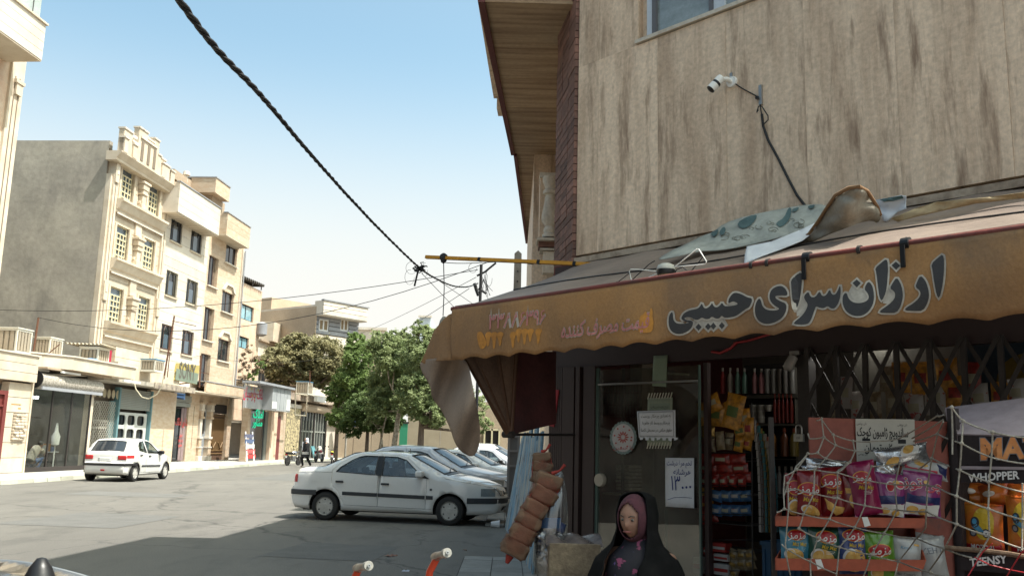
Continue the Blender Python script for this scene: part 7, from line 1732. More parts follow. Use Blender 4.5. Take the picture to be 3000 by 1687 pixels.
mb.box(a.x, b.x, 54.9, 55, a.z - .1, a.z); mb.obj('window_frame', M_crf, ps)
# building across the road behind the viewpoint, mirrored in the shop glass
bo_ = thing('apartment_building', 'beige building across the road behind the viewpoint, mirrored in the shop door', 'building', loc=(-17.5, 12, 0), rz=R(-96))
clad(bo_, M_beig, 0, 26, .1, 11, 0, [(1.5 + i * 4, 3.3 + i * 4, z, z + 1.6) for i in range(6) for z in (4.2, 7.4)] + [(.8 + i * 4.2, 4 + i * 4.2, .1, 2.9) for i in range(6)], 1.1, .02, .25)
MB().box(0, 26, .3, 6, 0, 11).obj('wall', M_dark, bo_)
# -- cars
M_cp = mat('white_car_paint', (.68, .67, .64), .24, coat=.9, var=.04, fine=.02, bump=0, rnd=0, stain=((.45, .43, .40), 1.5, (1, 1, 1), .62, .9))
M_cp2 = mat('silver_white_paint', (.52, .54, .57), .28, coat=.7, var=.04, fine=.02, bump=0, rnd=0)
M_cp3 = mat('grey_green_paint', (.22, .25, .24), .3, coat=.5, var=.05, bump=0)
M_cgl = glass('car_glass', (.62, .70, .72), .06, .02, .12, (.35, .36, .35))
M_rub = pl('tyre_rubber', (.022, .021, .02), .85); M_hub = mat('hub_silver', (.50, .48, .44), .45, metal=.1, bump=0)
M_int = pl('car_interior', (.035, .035, .038), .8); M_lens = mat('headlight_lens', (.30, .31, .30), .1, metal=.5, scale=20, bump=0, space='obj'); M_tl = pl('tail_red', (.42, .02, .02), .15); M_orl = pl('indicator', (.5, .15, .03), .2)
M_ub = pl('car_underside', (.02, .019, .018), .9); M_strip = pl('bumper_grey_black', (.035, .038, .042), .55); M_plate = pl('number_plate', (.55, .55, .53), .5)
def lerp_tab(tab, x):
 for (a, ya), (b, yb_) in zip(tab, tab[1:]):
  if x <= b: return ya + (yb_ - ya) * (x - a) / (b - a) if x > a else ya
 return tab[-1][1]
def car(label, sp, loc, rz, scale=1.0, group=None, paint=None):
 paint = paint or sp['paint']
 t = thing('parked_car', label, 'car', group, loc, rz); t.matrix_world = Matrix.Translation(loc) @ Matrix.Rotation(rz, 4, 'Z') @ Matrix.Scale(scale, 4)
 T = sp['top']; L = T[-1][0]; W = sp['w'] / 2; ws = sp['wheels']; rw = sp['r']; zb = sp['bottom']; belt = sp['belt']; cx = L / 2
 top_pts = sp['top']
 upper = [p for p in top_pts]
 # top height as a function of x for the rounding of the shoulders
 mono = []
 for x, z in upper:
  if mono and x <= mono[-1][0]: mono[-1] = (mono[-1][0], max(z, mono[-1][1]))
  else: mono.append((x, z))
 def wid(x, z):
  w = W
  e0 = max(0, .62 - x); e1 = max(0, x - (L - .75)); w -= .16 * (e0 / .62) ** 2.2 + .24 * (e1 / .75) ** 2.2
  b = lerp_tab(belt, x)
  if z < .6: w -= .05 * ((.6 - z) / .4) ** 2
  if z > b: w -= sp['tumble'] * (z - b) + .02
  elif z > .6: w -= .02 * ((z - .6) / (b - .6 + 1e-6)) ** 2
  zt = lerp_tab(mono, x); d = max(0, zt - z); r_ = .07
  if d < r_: w -= r_ * (1 - math.sqrt(max(0, 1 - (1 - d / r_) ** 2))) * .9
  return w
 X = lambda x: x - cx
 def side_fill(mb, poly, holes, s, step=.09, off=0.0):
  fill(mb, poly, holes, step, lambda x, z: (X(x), s * (wid(x, z) + off), z))
 arch = lambda c: [(c[0] + sp['ra'] * math.cos(a), c[1] + sp['ra'] * math.sin(a)) for a in [math.pi * k / 14 for k in range(15)]]
 def bottom_path():
  p = []      # from front to rear along the sill
  for c in (ws[1], ws[0]):
   p += [(c[0] + sp['ra'], zb)] + arch(c)[0:] + [(c[0] - sp['ra'], zb)]
  return p
 outline = dense(upper, .09) + bottom_path()
 side_w = sp['windows']
 doors = sp['doors']
 body = MB()
 for s in (1, -1):
  b0 = len(body.v)
  side_fill(body, outline, [offset_poly(d, .004) for d in doors] , s)
 # top skin: loft across
 dn = dense(upper, .07); NY = 14
 gl_ranges = sp['glass']
 skins = {'body': body, 'windshield': MB(), 'rear_window': MB()}
 def sk_pt(x, z, f, off=0.0):
  w = wid(x, z); y = f * w
  bow = (.06 if x > L - 1.0 else (-.07 if x < .45 else 0)) * (1 - f * f)
  if gl_ranges[0][0] <= x <= gl_ranges[0][1] + .2: bow = .10 * (1 - f * f) * .8
  if gl_ranges[1][0] - .1 <= x <= gl_ranges[1][1]: bow = -.06 * (1 - f * f)
  return Vector((X(x) + bow, y, z + .035 * (1 - f * f) * (1 if z > .6 else 0) + off))
 for (x0, z0), (x1, z1) in zip(dn, dn[1:]):
  for j in range(NY):
   f0, f1 = -1 + 2 * j / NY, -1 + 2 * (j + 1) / NY; fm = (f0 + f1) / 2; xm = (x0 + x1) / 2
   tgt = 'body'
   if abs(fm) < .86:
    if gl_ranges[0][0] < xm < gl_ranges[0][1]: tgt = 'windshield'
    elif gl_ranges[1][0] < xm < gl_ranges[1][1]: tgt = 'rear_window'
   skins[tgt].add([sk_pt(x0, z0, f0), sk_pt(x0, z0, f1), sk_pt(x1, z1, f1), sk_pt(x1, z1, f0)], [(0, 1, 2, 3)])
 bo = body.obj('body', paint, t, smooth=42, weld=True)
 md = bo.modifiers.new('solid', 'SOLIDIFY'); md.thickness = .012; md.offset = -1
 for k in ('windshield', 'rear_window'): skins[k].obj(k, M_cgl if k == 'windshield' else sp.get('rearglass', M_cgl), t, smooth=60, weld=True)
 # black rubber seal round the front and rear glass
 for nm, rg in (('windshield_seal', gl_ranges[0]), ('window_seal', gl_ranges[1])):
  za = lambda x: lerp_tab(mono, x)
  for s in (-.86, .86):
   MB().tube([sk_pt(x, za(x), s, .006) for x in [rg[0] + (rg[1] - rg[0]) * k / 8 for k in range(9)]], .012, 5).obj(nm, M_strip, t)
  for x in rg: MB().tube([sk_pt(x, za(x), -.86 + 1.72 * k / 8, .006) for k in range(9)], .012, 5).obj(nm, M_strip, t)
 # doors, windows
 for s in (1, -1):
  for di, d in enumerate(doors):
   hs = [w for w, k in side_w if k == di]
   mb = MB(); fill(mb, d, hs, .09, lambda x, z: (X(x), s * (wid(x, z) + .001), z)); do = mb.obj('door', paint, t, smooth=40)
   for w_ in hs:
    mb = MB(); fill(mb, w_, (), .12, lambda x, z: (X(x), s * (wid(x, z) - .012), z)); mb.obj('side_window', M_cgl, do, smooth=60)
    MB().tube([(X(x), s * (wid(x, z) + .0), z) for x, z in dense(w_ + w_[:1], .1)], .011, 5).obj('window_seal', M_strip, do)
   hx_, hz_ = sp['handles'][di]
   MB().box(X(hx_), X(hx_ + .17), s * (wid(hx_, hz_) + .018) - .012, s * (wid(hx_, hz_) + .018) + .012, hz_ - .02, hz_ + .02).obj('door_handle', M_strip, do, bevel=.005)
  for w_, k in side_w:
   if k < 0:
    mb = MB(); fill(mb, w_, (), .12, lambda x, z: (X(x), s * (wid(x, z) + .004), z)); mb.obj('quarter_window', M_windk, t, smooth=60)
  for x_ in sp.get('pillars', ()):
   mb = MB(); fill(mb, x_, (), .1, lambda x, z: (X(x), s * (wid(x, z) + .004), z)); mb.obj('black_pillar', M_black, t)
  # rubbing strips
  for (xa, xb, za_, zb_, h_) in sp['strips']:
   mb = MB(); nS = 14
   ring = [(0, -h_ / 2), (.018, -h_ / 2 + .01), (.02, h_ / 2 - .01), (0, h_ / 2)]
   vs = []
   for i in range(nS + 1):
    x = xa + (xb - xa) * i / nS; zc = za_ + (zb_ - za_) * i / nS
    for (o, dz) in ring: vs.append((X(x), s * (wid(x, zc) + o), zc + dz))
   fs = [(i * 4 + j, i * 4 + j + 1, (i + 1) * 4 + j + 1, (i + 1) * 4 + j) for i in range(nS) for j in range(3)] + [(0, 1, 2, 3), tuple(nS * 4 + j for j in (3, 2, 1, 0))]
   mb.add(vs, fs); mb.obj('rubbing_strip', M_strip, t, smooth=30)
 # bumper strips front and rear wrap across
 for (end, zc, h_, m) in sp['bumpers']:
  mb = MB(); vs = []
  x_e = max(p[0] for p in upper if abs(p[1] - zc) < .25) if end == 'front' else min(p[0] for p in upper if abs(p[1] - zc) < .25)
  path = []
  reach = .62
  sgn = -1 if end == 'front' else 1
  for i in range(7): x = x_e + sgn * reach * (1 - i / 6); path.append((Vector((X(x), wid(x, zc), 0)), Vector((0, 1, 0))))
  for j in range(1, 12): f = 1 - j / 6; p = sk_pt(x_e, zc, f); path.append((Vector((p.x, p.y, 0)), Vector((-sgn, 0, 0))))
  for i in range(7): x = x_e + sgn * reach * (i / 6); path.append((Vector((X(x), -wid(x, zc), 0)), Vector((0, -1, 0))))
  ring = [(0, -h_ / 2), (.028, -h_ / 2 + .012), (.03, h_ / 2 - .012), (0, h_ / 2)]
  for p, n in path:
   for o, dz in ring: q_ = p + n * o; vs.append((q_.x, q_.y, zc + dz))
  k = len(path); mb.add(vs, [(i * 4 + j, i * 4 + j + 1, (i + 1) * 4 + j + 1, (i + 1) * 4 + j) for i in range(k - 1) for j in range(3)]); mb.obj('bumper_strip', m, t, smooth=35)
 # lamps
 def endpatch(name, end, z0, z1, f0, f1, m, off=.012):
  xs_e = [(p, q_) for p, q_ in zip(upper, upper[1:])]
  def xz(z):
   seq = upper if end == 'rear' else upper[::-1]
   for (xa, za_), (xb, zb_) in zip(seq, seq[1:]):
    if min(za_, zb_) <= z <= max(za_, zb_) and abs(zb_ - za_) > 1e-4: return xa + (xb - xa) * (z - za_) / (zb_ - za_)
   return seq[0][0]
  sg = -1 if end == 'rear' else 1
  def fn(a, b):
   z = z0 + (z1 - z0) * b; x = xz(z); p = sk_pt(x, z, f0 + (f1 - f0) * a); return (p.x + sg * off, p.y, z)
  MB().grid(fn, 6, 4).obj(name, m, t, smooth=60, solid=.008)
 for a in sp['patches']: endpatch(*a)
 def sidepatch(name, xa, xb, z0, z1, m, off=.006, s_=(1, -1)):
  for s in s_:
   MB().grid(lambda a, b: (X(xa + (xb - xa) * a), s * (wid(xa + (xb - xa) * a, z0 + (z1 - z0) * b) + off), z0 + (z1 - z0) * b), 5, 3).obj(name, m, t, smooth=60)
 for a in sp['sidepatches']: sidepatch(*a)
 # floor, inner arches, interior
 ub = MB()
 ub.box(X(.25), X(L - .25), -W + .22, W - .22, .19, .32)
 ub.box(X(ws[0][0] + .42), X(ws[1][0] - .42), -W + .07, W - .07, zb + .01, .36)
 for c in ws:
  for s in (1, -1):
   vs = []; 
   for k in range(13):
    a = math.pi * k / 12
    for y in (W - .02, W - .34): vs.append((X(c[0] + (sp['ra'] + .01) * math.cos(a)), s * min(y, wid(c[0], .5) - .01 if y > W - .1 else y), c[1] + (sp['ra'] + .01) * math.sin(a)))
   ub.add(vs, [(k * 2, k * 2 + 1, k * 2 + 3, k * 2 + 2) for k in range(12)])
   ub.box(X(c[0] - .36), X(c[0] + .36), s * (W - .36) - .01, s * (W - .36) + .01, .2, .72)
 ub.obj('underbody', M_ub, t)
 it = MB()
 b_ = lerp_tab(belt, L * .45)
 it.box(X(ws[0][0] + .1), X(gl_ranges[0][1] - .2), -W + .1, W - .1, .30, .38)
 it.obj('cabin_floor', M_int, t)
 it = MB(); it.box(X(gl_ranges[0][1] - .55), X(gl_ranges[0][1] - .1), -W + .12, W - .12, .6, b_ - .02); it.obj('dashboard', M_int, t, bevel=.04)
 it = MB(); it.box(X(gl_ranges[1][0] + .0), X(gl_ranges[1][1] + .25), -W + .14, W - .14, b_ - .08, b_ - .04); it.obj('parcel_shelf', M_int, t)
 fsx = sp['seats'][0]; rsx = sp['seats'][1]
 for s in (1, -1):
  sm = MB(); sm.box(X(fsx - .45), X(fsx + .05), s * .36 - .24, s * .36 + .24, .38, .52)
  sm.prism([(X(fsx - .55), .45), (X(fsx - .42), .45), (X(fsx - .55), 1.05), (X(fsx - .70), 1.05)], 'y', s * .36 - .24, s * .36 + .24); sm.obj('seat', M_int, t, bevel=.04)
  MB().box(X(fsx - .72), X(fsx - .60), s * .36 - .13, s * .36 + .13, 1.07, 1.22).obj('headrest', M_int, t, bevel=.04)
  MB().box(X(rsx - .16), X(rsx - .05), s * .36 - .13, s * .36 + .13, b_ + .0, b_ + .13).obj('headrest', M_int, t, bevel=.04)
 MB().box(X(rsx - .15), X(rsx - .02), -W + .16, W - .16, .4, b_ + .03).obj('rear_seat', M_int, t, bevel=.03)
 sw = MB(); sw.tube([(X(fsx + .25) + .1 * math.sin(a) * .3, .36 + .18 * math.cos(a), .86 + .18 * math.sin(a)) for a in [k * math.pi / 8 for k in range(17)]], .014, 6); sw.obj('steering_wheel', M_black, t)
 # wheels
 for c in ws:
  for s in (1, -1):
   wy = wid(c[0], .5) - .10
   tm = MB(); prof = [(rw * .60, -.085), (rw * .9, -.09), (rw * .985, -.07), (rw, -.03), (rw, .03), (rw * .985, .07), (rw * .9, .09), (rw * .60, .085)]
   wv = []
   tm.lathe(prof, (0, 0, 0), 32, 'y', None, False); w_o = tm.obj('wheel', M_rub, t, smooth=50); w_o.location = (X(c[0]), s * wy, c[1])
   hb = MB(); hb.lathe([(0, s * .085), (rw * .18, s * .083), (rw * .20, s * .078), (rw * .58, s * .072), (rw * .64, s * .088), (rw * .66, s * .08), (rw * .60, s * .03)], (0, 0, 0), 28, 'y'); hb.obj('hubcap', M_hub, w_o, smooth=35)
   hl_ = MB(); ns = sp.get('holes', 6)
   for k in range(ns):
    a = 2 * math.pi * k / ns + .5; hl_.lathe([(0, s * .0805), (rw * (.055 if ns < 9 else .075), s * .0805), (rw * .055, s * .076)], (rw * .47 * math.cos(a), .0, rw * .47 * math.sin(a)), 8, 'y')
   hl_.obj('hub_holes', M_black, w_o)
 # mirrors
 mx, mz = sp['mirror']
 for s in (1, -1):
  y0 = wid(mx, mz)
  MB().box(X(mx) - .03, X(mx) + .13, s * (y0 + .10) - .09, s * (y0 + .10) + .09, mz - .06, mz + .07).obj('mirror', sp.get('mirror_m') or paint, t, bevel=.035, segs=3)
  MB().prism([(X(mx) - .02, mz - .06), (X(mx) + .24, mz - .09), (X(mx) - .0, mz + .06)], 'y', s * (y0 - .01), s * (y0 + .05)).obj('mirror_base', M_black, t)
 # wipers
 rg = gl_ranges[0]; za = lerp_tab(mono, rg[1] - .02)
 for s in (-.5, .15): MB().tube([sk_pt(rg[1] + .02, lerp_tab(mono, rg[1] + .02), s, .03), sk_pt(rg[1] - .12, lerp_tab(mono, rg[1] - .12), s + .75, .03)], .010, 5).obj('wiper', M_black, t)
 MB().grid(lambda a, b: tuple(sk_pt(rg[1] - .02 + .12 * a, lerp_tab(mono, rg[1] - .02 + .12 * a), -.84 + 1.68 * b, .008)), 2, 10).obj('scuttle', M_black, t)
 # bonnet and boot shut lines
 for pts in sp['lines']:
  for s in (1, -1): MB().tube([sk_pt(x, lerp_tab(mono, x), s * f, .0) for x, f in pts], .004, 4).obj('shut_line', M_black, t)
 for pts in sp.get('side_lines', ()):
  for s in (1, -1): MB().tube([(X(x), s * (wid(x, z) + .001), z) for x, z in dense(pts, .1)], .003, 4).obj('shut_line', M_black, t)
 if sp.get('aerial'): x = sp['aerial']; MB().tube([(X(x), 0, lerp_tab(mono, x) + .03), (X(x) - .02, 0, lerp_tab(mono, x) + .12)], .008, 5).obj('aerial', M_black, t)
 return t
def dense(pts, st):
 out = []
 for (a, b), (c, d) in zip(pts, pts[1:]):
  n = max(1, int(math.hypot(c - a, d - b) / st)); out += [(a + (c - a) * k / n, b + (d - b) * k / n) for k in range(n)]
 return out + [tuple(pts[-1])]
SEDAN = dict(paint=M_cp, w=1.69, r=.29, ra=.35, wheels=[(.81, .29), (3.48, .29)], bottom=.22, tumble=.40, belt=[(0, .98), (.9, .985), (2.9, .92), (3.4, .96), (4.5, .8)],
 top=[(.10, .24), (.03, .34), (0, .46), (0, .60), (.03, .66), (.07, .72), (.09, .94), (.14, 1.02), (.25, 1.05), (.70, 1.08), (1.30, 1.36), (1.48, 1.395), (1.9, 1.41), (2.3, 1.40), (2.52, 1.365), (3.30, .995), (3.5, .955), (4.0, .865), (4.28, .78), (4.38, .70), (4.41, .64), (4.445, .58), (4.46, .50), (4.44, .40), (4.36, .26), (4.25, .22)],
 glass=[(2.55, 3.28), (.74, 1.28)],
 windows=[([(1.02, 1.00), (1.10, 1.09), (1.33, 1.24), (1.48, 1.31), (1.60, 1.335), (1.88, 1.335), (1.87, .955)], 0), ([(2.02, .945), (2.01, 1.335), (2.30, 1.325), (2.50, 1.27), (2.84, .985), (2.80, .94)], 1)],
 doors=[[(.94, 1.02), (1.06, 1.15), (1.30, 1.30), (1.46, 1.36), (1.6, 1.372), (1.945, 1.375), (1.945, .32), (1.22, .33), (1.19, .45), (1.10, .60), (.96, .72), (.94, .85)],
   [(1.955, 1.375), (2.32, 1.362), (2.52, 1.31), (2.98, .965), (2.97, .31), (1.955, .32)]],
 handles=[(1.03, .80), (2.02, .78)], pillars=[[(1.89, 1.345), (2.0, 1.345), (2.01, .95), (1.88, .95)]], strips=[(1.19, 1.94, .565, .555, .075), (1.96, 2.96, .555, .54, .075), (2.985, 3.13, .54, .54, .075)],
 bumpers=[('rear', .56, .11, M_strip), ('front', .50, .115, M_strip)],
 patches=[('tail_lamp', 'rear', .76, .92, .55, .97, M_tl), ('tail_lamp', 'rear', .76, .92, -.97, -.55, M_tl), ('headlight', 'front', .60, .76, .48, .97, M_lens), ('headlight', 'front', .60, .76, -.97, -.48, M_lens), ('grille', 'front', .62, .72, -.40, .40, M_black), ('air_intake', 'front', .30, .38, -.5, .5, M_black), ('number_plate', 'front', .42, .52, -.22, .22, M_plate, .04), ('number_plate', 'rear', .78, .89, -.26, .26, M_plate)],
 sidepatches=[('tail_lamp', .085, .15, .76, .92, M_tl), ('headlight', 4.10, 4.36, .59, .745, M_lens), ('fuel_flap', .46, .64, .79, .93, M_cp, .008), ('side_repeater', 3.06, 3.11, .68, .72, M_strip)],
 seats=(2.6, 1.35), mirror=(2.80, 1.0), lines=[[(3.36, .84), (4.30, .80)], [(.72, .86), (.2, .86)]], side_lines=[[(3.36, .93), (4.0, .83), (4.3, .77)], [(.94, .98), (.5, .985), (.12, .96)], [(1.2, .33), (3.1, .31)]], aerial=2.38)
HATCH = dict(paint=M_cp, w=1.66, r=.29, ra=.345, wheels=[(.60, .29), (3.04, .29)], bottom=.22, tumble=.46, belt=[(0, .96), (.6, .99), (2.5, .90), (3.8, .78)],
 top=[(.10, .24), (.02, .32), (0, .42), (0, .56), (.03, .61), (.08, .64), (.09, .74), (.10, .92), (.16, .99), (.44, 1.32), (.56, 1.385), (.9, 1.42), (1.4, 1.43), (1.8, 1.40), (2.02, 1.34), (2.78, .95), (3.0, .90), (3.4, .80), (3.66, .68), (3.78, .58), (3.83, .48), (3.82, .36), (3.72, .24), (3.6, .22)],
 glass=[(2.06, 2.74), (.165, .44)],
 windows=[([(.80, 1.03), (.86, 1.20), (1.0, 1.31), (1.34, 1.355), (1.36, .955)], 0), ([(1.47, .95), (1.46, 1.355), (1.72, 1.345), (1.95, 1.27), (2.38, .96), (2.34, .925)], 1)],
 doors=[[(.74, 1.02), (.80, 1.23), (.98, 1.345), (1.2, 1.378), (1.405, 1.385), (1.41, .30), (1.02, .30), (.98, .45), (.9, .58), (.78, .68), (.74, .8)], [(1.415, 1.385), (1.75, 1.37), (1.98, 1.30), (2.50, .93), (2.50, .30), (1.42, .30)]],
 handles=[(.84, .88), (1.50, .85)], strips=[(1.0, 1.40, .52, .515, .06), (1.43, 2.48, .515, .50, .06)],
 bumpers=[('rear', .57, .085, M_black), ('front', .50, .08, M_black)],
 patches=[('tail_lamp', 'rear', .73, .87, .60, .99, M_tl), ('tail_lamp', 'rear', .73, .87, -.99, -.60, M_tl), ('number_plate', 'rear', .66, .80, -.32, .32, M_plate, .03), ('brake_lamp', 'rear', 1.27, 1.30, -.12, .12, M_tl), ('fog_lamp', 'rear', .36, .41, -.1, .1, M_tl, .02), ('headlight', 'front', .60, .72, .5, .97, M_lens), ('headlight', 'front', .60, .72, -.97, -.5, M_lens), ('grille', 'front', .32, .42, -.5, .5, M_black), ('rear_wiper', 'rear', 1.01, 1.025, -.05, .62, M_black, .03)],
 sidepatches=[('tail_lamp', .09, .42, .78, .88, M_tl), ('headlight', 3.45, 3.70, .60, .70, M_lens)],
 seats=(2.05, .95), mirror=(2.32, .96), lines=[[(2.8, .84), (3.6, .80)], [(.52, .9), (.2, .9)]], side_lines=[[(1.0, .30), (2.6, .30)]], rearglass=M_windk, mirror_m=M_black)
import copy as _copy
TALL = _copy.deepcopy({k: v for k, v in SEDAN.items() if k not in ('paint', 'bumpers', 'patches', 'sidepatches')})
TALL.update(paint=M_cp2, bumpers=[('rear', .56, .11, M_black), ('front', .52, .20, M_black)], patches=[('tail_lamp', 'rear', .76, .92, .55, .97, M_tl), ('tail_lamp', 'rear', .76, .92, -.97, -.55, M_tl), ('headlight', 'front', .60, .78, .42, .97, M_lens), ('headlight', 'front', .60, .78, -.97, -.42, M_lens), ('grille', 'front', .64, .78, -.36, .36, M_black), ('air_intake', 'front', .28, .38, .4, .8, M_black), ('air_intake', 'front', .28, .38, -.8, -.4, M_black)],
 sidepatches=[('tail_lamp', .085, .15, .76, .92, M_tl), ('headlight', 4.05, 4.33, .62, .78, M_lens)], pillars=[], aerial=None, mirror_m=M_black, strips=[])
TALL['top'] = [(x, z + (.07 if z > 1.0 else .03 if z > .7 else 0)) for x, z in TALL['top']]
TALL['belt'] = [(x, z + .04) for x, z in TALL['belt']]
TALL['windows'] = [([(x, z + .05) for x, z in w], k) for w, k in TALL['windows']]; TALL['doors'] = [[(x, z + (.06 if z > .9 else 0)) for x, z in d] for d in TALL['doors']]
GRP = 'white cars parked nose-in to the pavement'
pr, pf_ = Vector((-3.86, 19.9, 0)), Vector((-1.17, 19.4, 0))
hd = math.atan2(pf_.y - pr.y, pf_.x - pr.x); sc1 = (pf_ - pr).length / 2.67
def place(sp, rear, front, sc_):        # right-hand wheels stand on these ground points
 h_ = math.atan2(front[1] - rear[1], front[0] - rear[0]); L = sp['top'][-1][0] if 0 else max(p[0] for p in sp['top'])
 X = lambda x: (x - sp['top'][-1][0] / 2) * sc_
 fw = Vector((math.cos(h_), math.sin(h_), 0)); lf = Vector((-fw.y, fw.x, 0))
 c = Vector((rear[0], rear[1], 0)) - fw * X(sp['wheels'][0][0]) + lf * (sp['w'] / 2 - .1) * sc_
 return c, h_
c, h_ = place(SEDAN, pr, pf_, sc1)
car('white saloon with silver hubcaps, nearest of the parked row, side on', SEDAN, c, h_, sc1, GRP)
r2, f2_ = Vector((-3.75, 23.4, 0)), Vector((-1.12, 22.75, 0))
c, h_ = place(TALL, r2, f2_, 1.06); car('silver white saloon with black front bumper, second in the parked row', TALL, c, h_, 1.06, GRP)
c, h_ = place(SEDAN, (-3.1, 29.0), (-.48, 28.4), 1.07); car('white saloon third in the parked row behind the torn cloth', SEDAN, c, h_, 1.04, GRP)
c, h_ = place(TALL, (-2.3, 34.6), (.35, 34.0), 1.05); car('silver saloon fourth in the parked row, mostly bonnet and windscreen showing', TALL, c, h_, 1.05, GRP)
c, h_ = place(TALL, (-2.6, 41.6), (.05, 41.2), 1.14); car('tall white car farthest in the parked row', TALL, c, h_, 1.14, GRP, M_cp)
# hatchback on the far side, seen from behind
rr_, rf_ = Vector((-13.72, 33.9, 0)), Vector((-13.58, 36.7, 0))
c, h_ = place(HATCH, rr_, rf_, 1.08)
car('white hatchback with red tail lamps standing at the far kerb', HATCH, c, h_, 1.08)
c, h_ = place(SEDAN, (-6.2, 60.5), (-8.6, 59.6), 1.0); car('old grey green saloon far off under the trees', TALL, (-6.9, 62, 0), R(200), 1.0, None, M_cp3)
# -- trees
def leafmat(name, c, c2, tr=.25):
 m = mat(name, c, .6, col2=c2, scale=.9, bump=0, fine=.25, bscale=3, rnd=0, spec=.25)
 b = m.node_tree.nodes['Principled BSDF']
 L = m.node_tree.links; N = m.node_tree.nodes
 src = b.inputs['Base Color'].links[0].from_socket
 t = N.new('ShaderNodeBsdfTranslucent'); L.new(src, t.inputs[0]); mx = N.new('ShaderNodeMixShader'); mx.inputs[0].default_value = tr
 L.new(b.outputs[0], mx.inputs[1]); L.new(t.outputs[0], mx.inputs[2]); L.new(mx.outputs[0], N['Material Output'].inputs[0]); return m
L_pine = leafmat('pine_needles', (.32, .29, .15), (.17, .16, .08), .3); L_gr = leafmat('bright_leaves', (.22, .30, .10), (.12, .18, .055), .45)
L_pl = leafmat('plane_leaves', (.31, .36, .17), (.17, .22, .09), .45); L_pl2 = leafmat('dark_plane_leaves', (.13, .18, .06), (.06, .1, .03), .35); L_dry = leafmat('dry_twigs', (.28, .20, .13), (.2, .14, .09), .1)
M_bark = mat('bark', (.17, .13, .10), .95, col2=(.10, .075, .055), scale=6, st=(1, 1, .3), bump=.6, bscale=20); M_barkp = mat('plane_bark', (.34, .30, .24), .9, col2=(.16, .13, .09), scale=5, ramp=(.45, .55))
def tree(name, label, base, h, trunk_r, blobs, nleaf, ls, leaf, bark, group=None, lean=(0, 0), droop=0.0, seed=1, fill_=.55, cat='tree'):
 """blobs: (dx, dy, z, rx, ry, rz) clumps; leaves scattered in sub-clumps over each blob's shell"""
 rnd = random.Random(seed)
 t = thing(name, label, cat, group, loc=base)
 tips = []
 tm = MB(); th = min(b[2] for b in blobs)
 pts = [(0, 0, 0), (lean[0] * .3, lean[1] * .3, th * .4), (lean[0] * .7, lean[1] * .7, th * .9), (lean[0], lean[1], th * 1.15)]
 tm.tube(pts, [trunk_r * 1.15, trunk_r, trunk_r * .8, trunk_r * .55], 9); tm.obj('trunk', bark, t, smooth=60)
 lb = MB()
 for b in blobs:
  s_ = Vector((lean[0] * .8, lean[1] * .8, th * .9)); e = Vector((b[0], b[1], b[2]))
  m = s_.lerp(e, .5) + Vector((rnd.uniform(-.4, .4), rnd.uniform(-.3, .3), -.3)); lb.tube([s_, m, e], [trunk_r * .5, trunk_r * .32, trunk_r * .12], 6)
  for k in range(4):
   e2 = e + Vector((b[3] * rnd.uniform(-.8, .8), b[4] * rnd.uniform(-.8, .8), b[5] * rnd.uniform(-.6, .8))); lb.tube([m.lerp(e, .6), e.lerp(e2, .5), e2], [trunk_r * .2, trunk_r * .12, trunk_r * .04], 5)
 lb.obj('limbs', bark, t, smooth=60)
 V = []; F = []; tot = sum(b[3] * b[5] + b[3] * b[4] for b in blobs)
 for b in blobs:
  nb_ = int(nleaf * (b[3] * b[5] + b[3] * b[4]) / tot); ncl = max(8, nb_ // 45)
  for c_ in range(ncl):
   while True:
    d = Vector((rnd.gauss(0, 1), rnd.gauss(0, 1), rnd.gauss(0, 1)))
    if d.length > .1: break
   d.normalize(); rad = fill_ + (1.2 - fill_) * rnd.random() ** .8
   cp = Vector((b[0] + d.x * b[3] * rad, b[1] + d.y * b[4] * rad, b[2] + d.z * b[5] * rad)); cs = rnd.uniform(.14, .5) * min(b[3], b[5]) * .62
   for k in range(45):
    o = Vector((rnd.gauss(0, .5), rnd.gauss(0, .5), rnd.gauss(0, .42))) * cs; p = cp + o; p.z -= droop * (o.x ** 2 + o.y ** 2)
    a1 = Vector((rnd.gauss(0, 1), rnd.gauss(0, 1), rnd.gauss(0, .6))).normalized(); a2 = a1.orthogonal().normalized(); a2.rotate(Matrix.Rotation(rnd.random() * 6.3, 3, a1)) if 0 else None
    s1 = ls * rnd.uniform(.6, 1.3); nbv = len(V); w_ = .55
    V += [tuple(p - a1 * s1), tuple(p + a2 * s1 * w_), tuple(p + a1 * s1), tuple(p - a2 * s1 * w_)]; F.append((nbv, nbv + 1, nbv + 2, nbv + 3))
 me = bpy.data.meshes.new('crown'); me.from_pydata(V, [], F); me.materials.append(leaf); o = bpy.data.objects.new('crown', me); COL.objects.link(o); o.parent = t
 return t
def W_(u, v, Y): p = PY(u, v, Y); return (p.x, p.y, p.z)
def tree_px(name, label, ub, Y, blobs_px, nleaf, ls, leaf, bark, tr, **k):
 bx_ = PY(ub, 1300, Y).x; bl = []
 for (u, v, ru, rv) in blobs_px:
  p = PY(u, v, Y); s_ = Y / CF; bl.append((p.x - bx_, random.uniform(-1, 1), p.z, ru * s_, ru * s_ * .8, rv * s_))
 return tree(name, label, (bx_, Y, 0), 0, tr, bl, nleaf, ls, leaf, bark, **k)
random.seed(21)
tree_px('pine_tree', 'broad olive brown pine with a leaning trunk behind the far shops', 845, 76, [(825, 1062, 50, 38), (850, 1020, 46, 30), (880, 1035, 60, 48), (940, 1040, 66, 50), (985, 1080, 34, 46), (905, 1085, 64, 42), (815, 1110, 36, 28), (960, 1105, 46, 30), (870, 1000, 34, 22)], 40000, .13, L_pine, M_bark, .28, lean=(1.1, 0), droop=.08, seed=3)
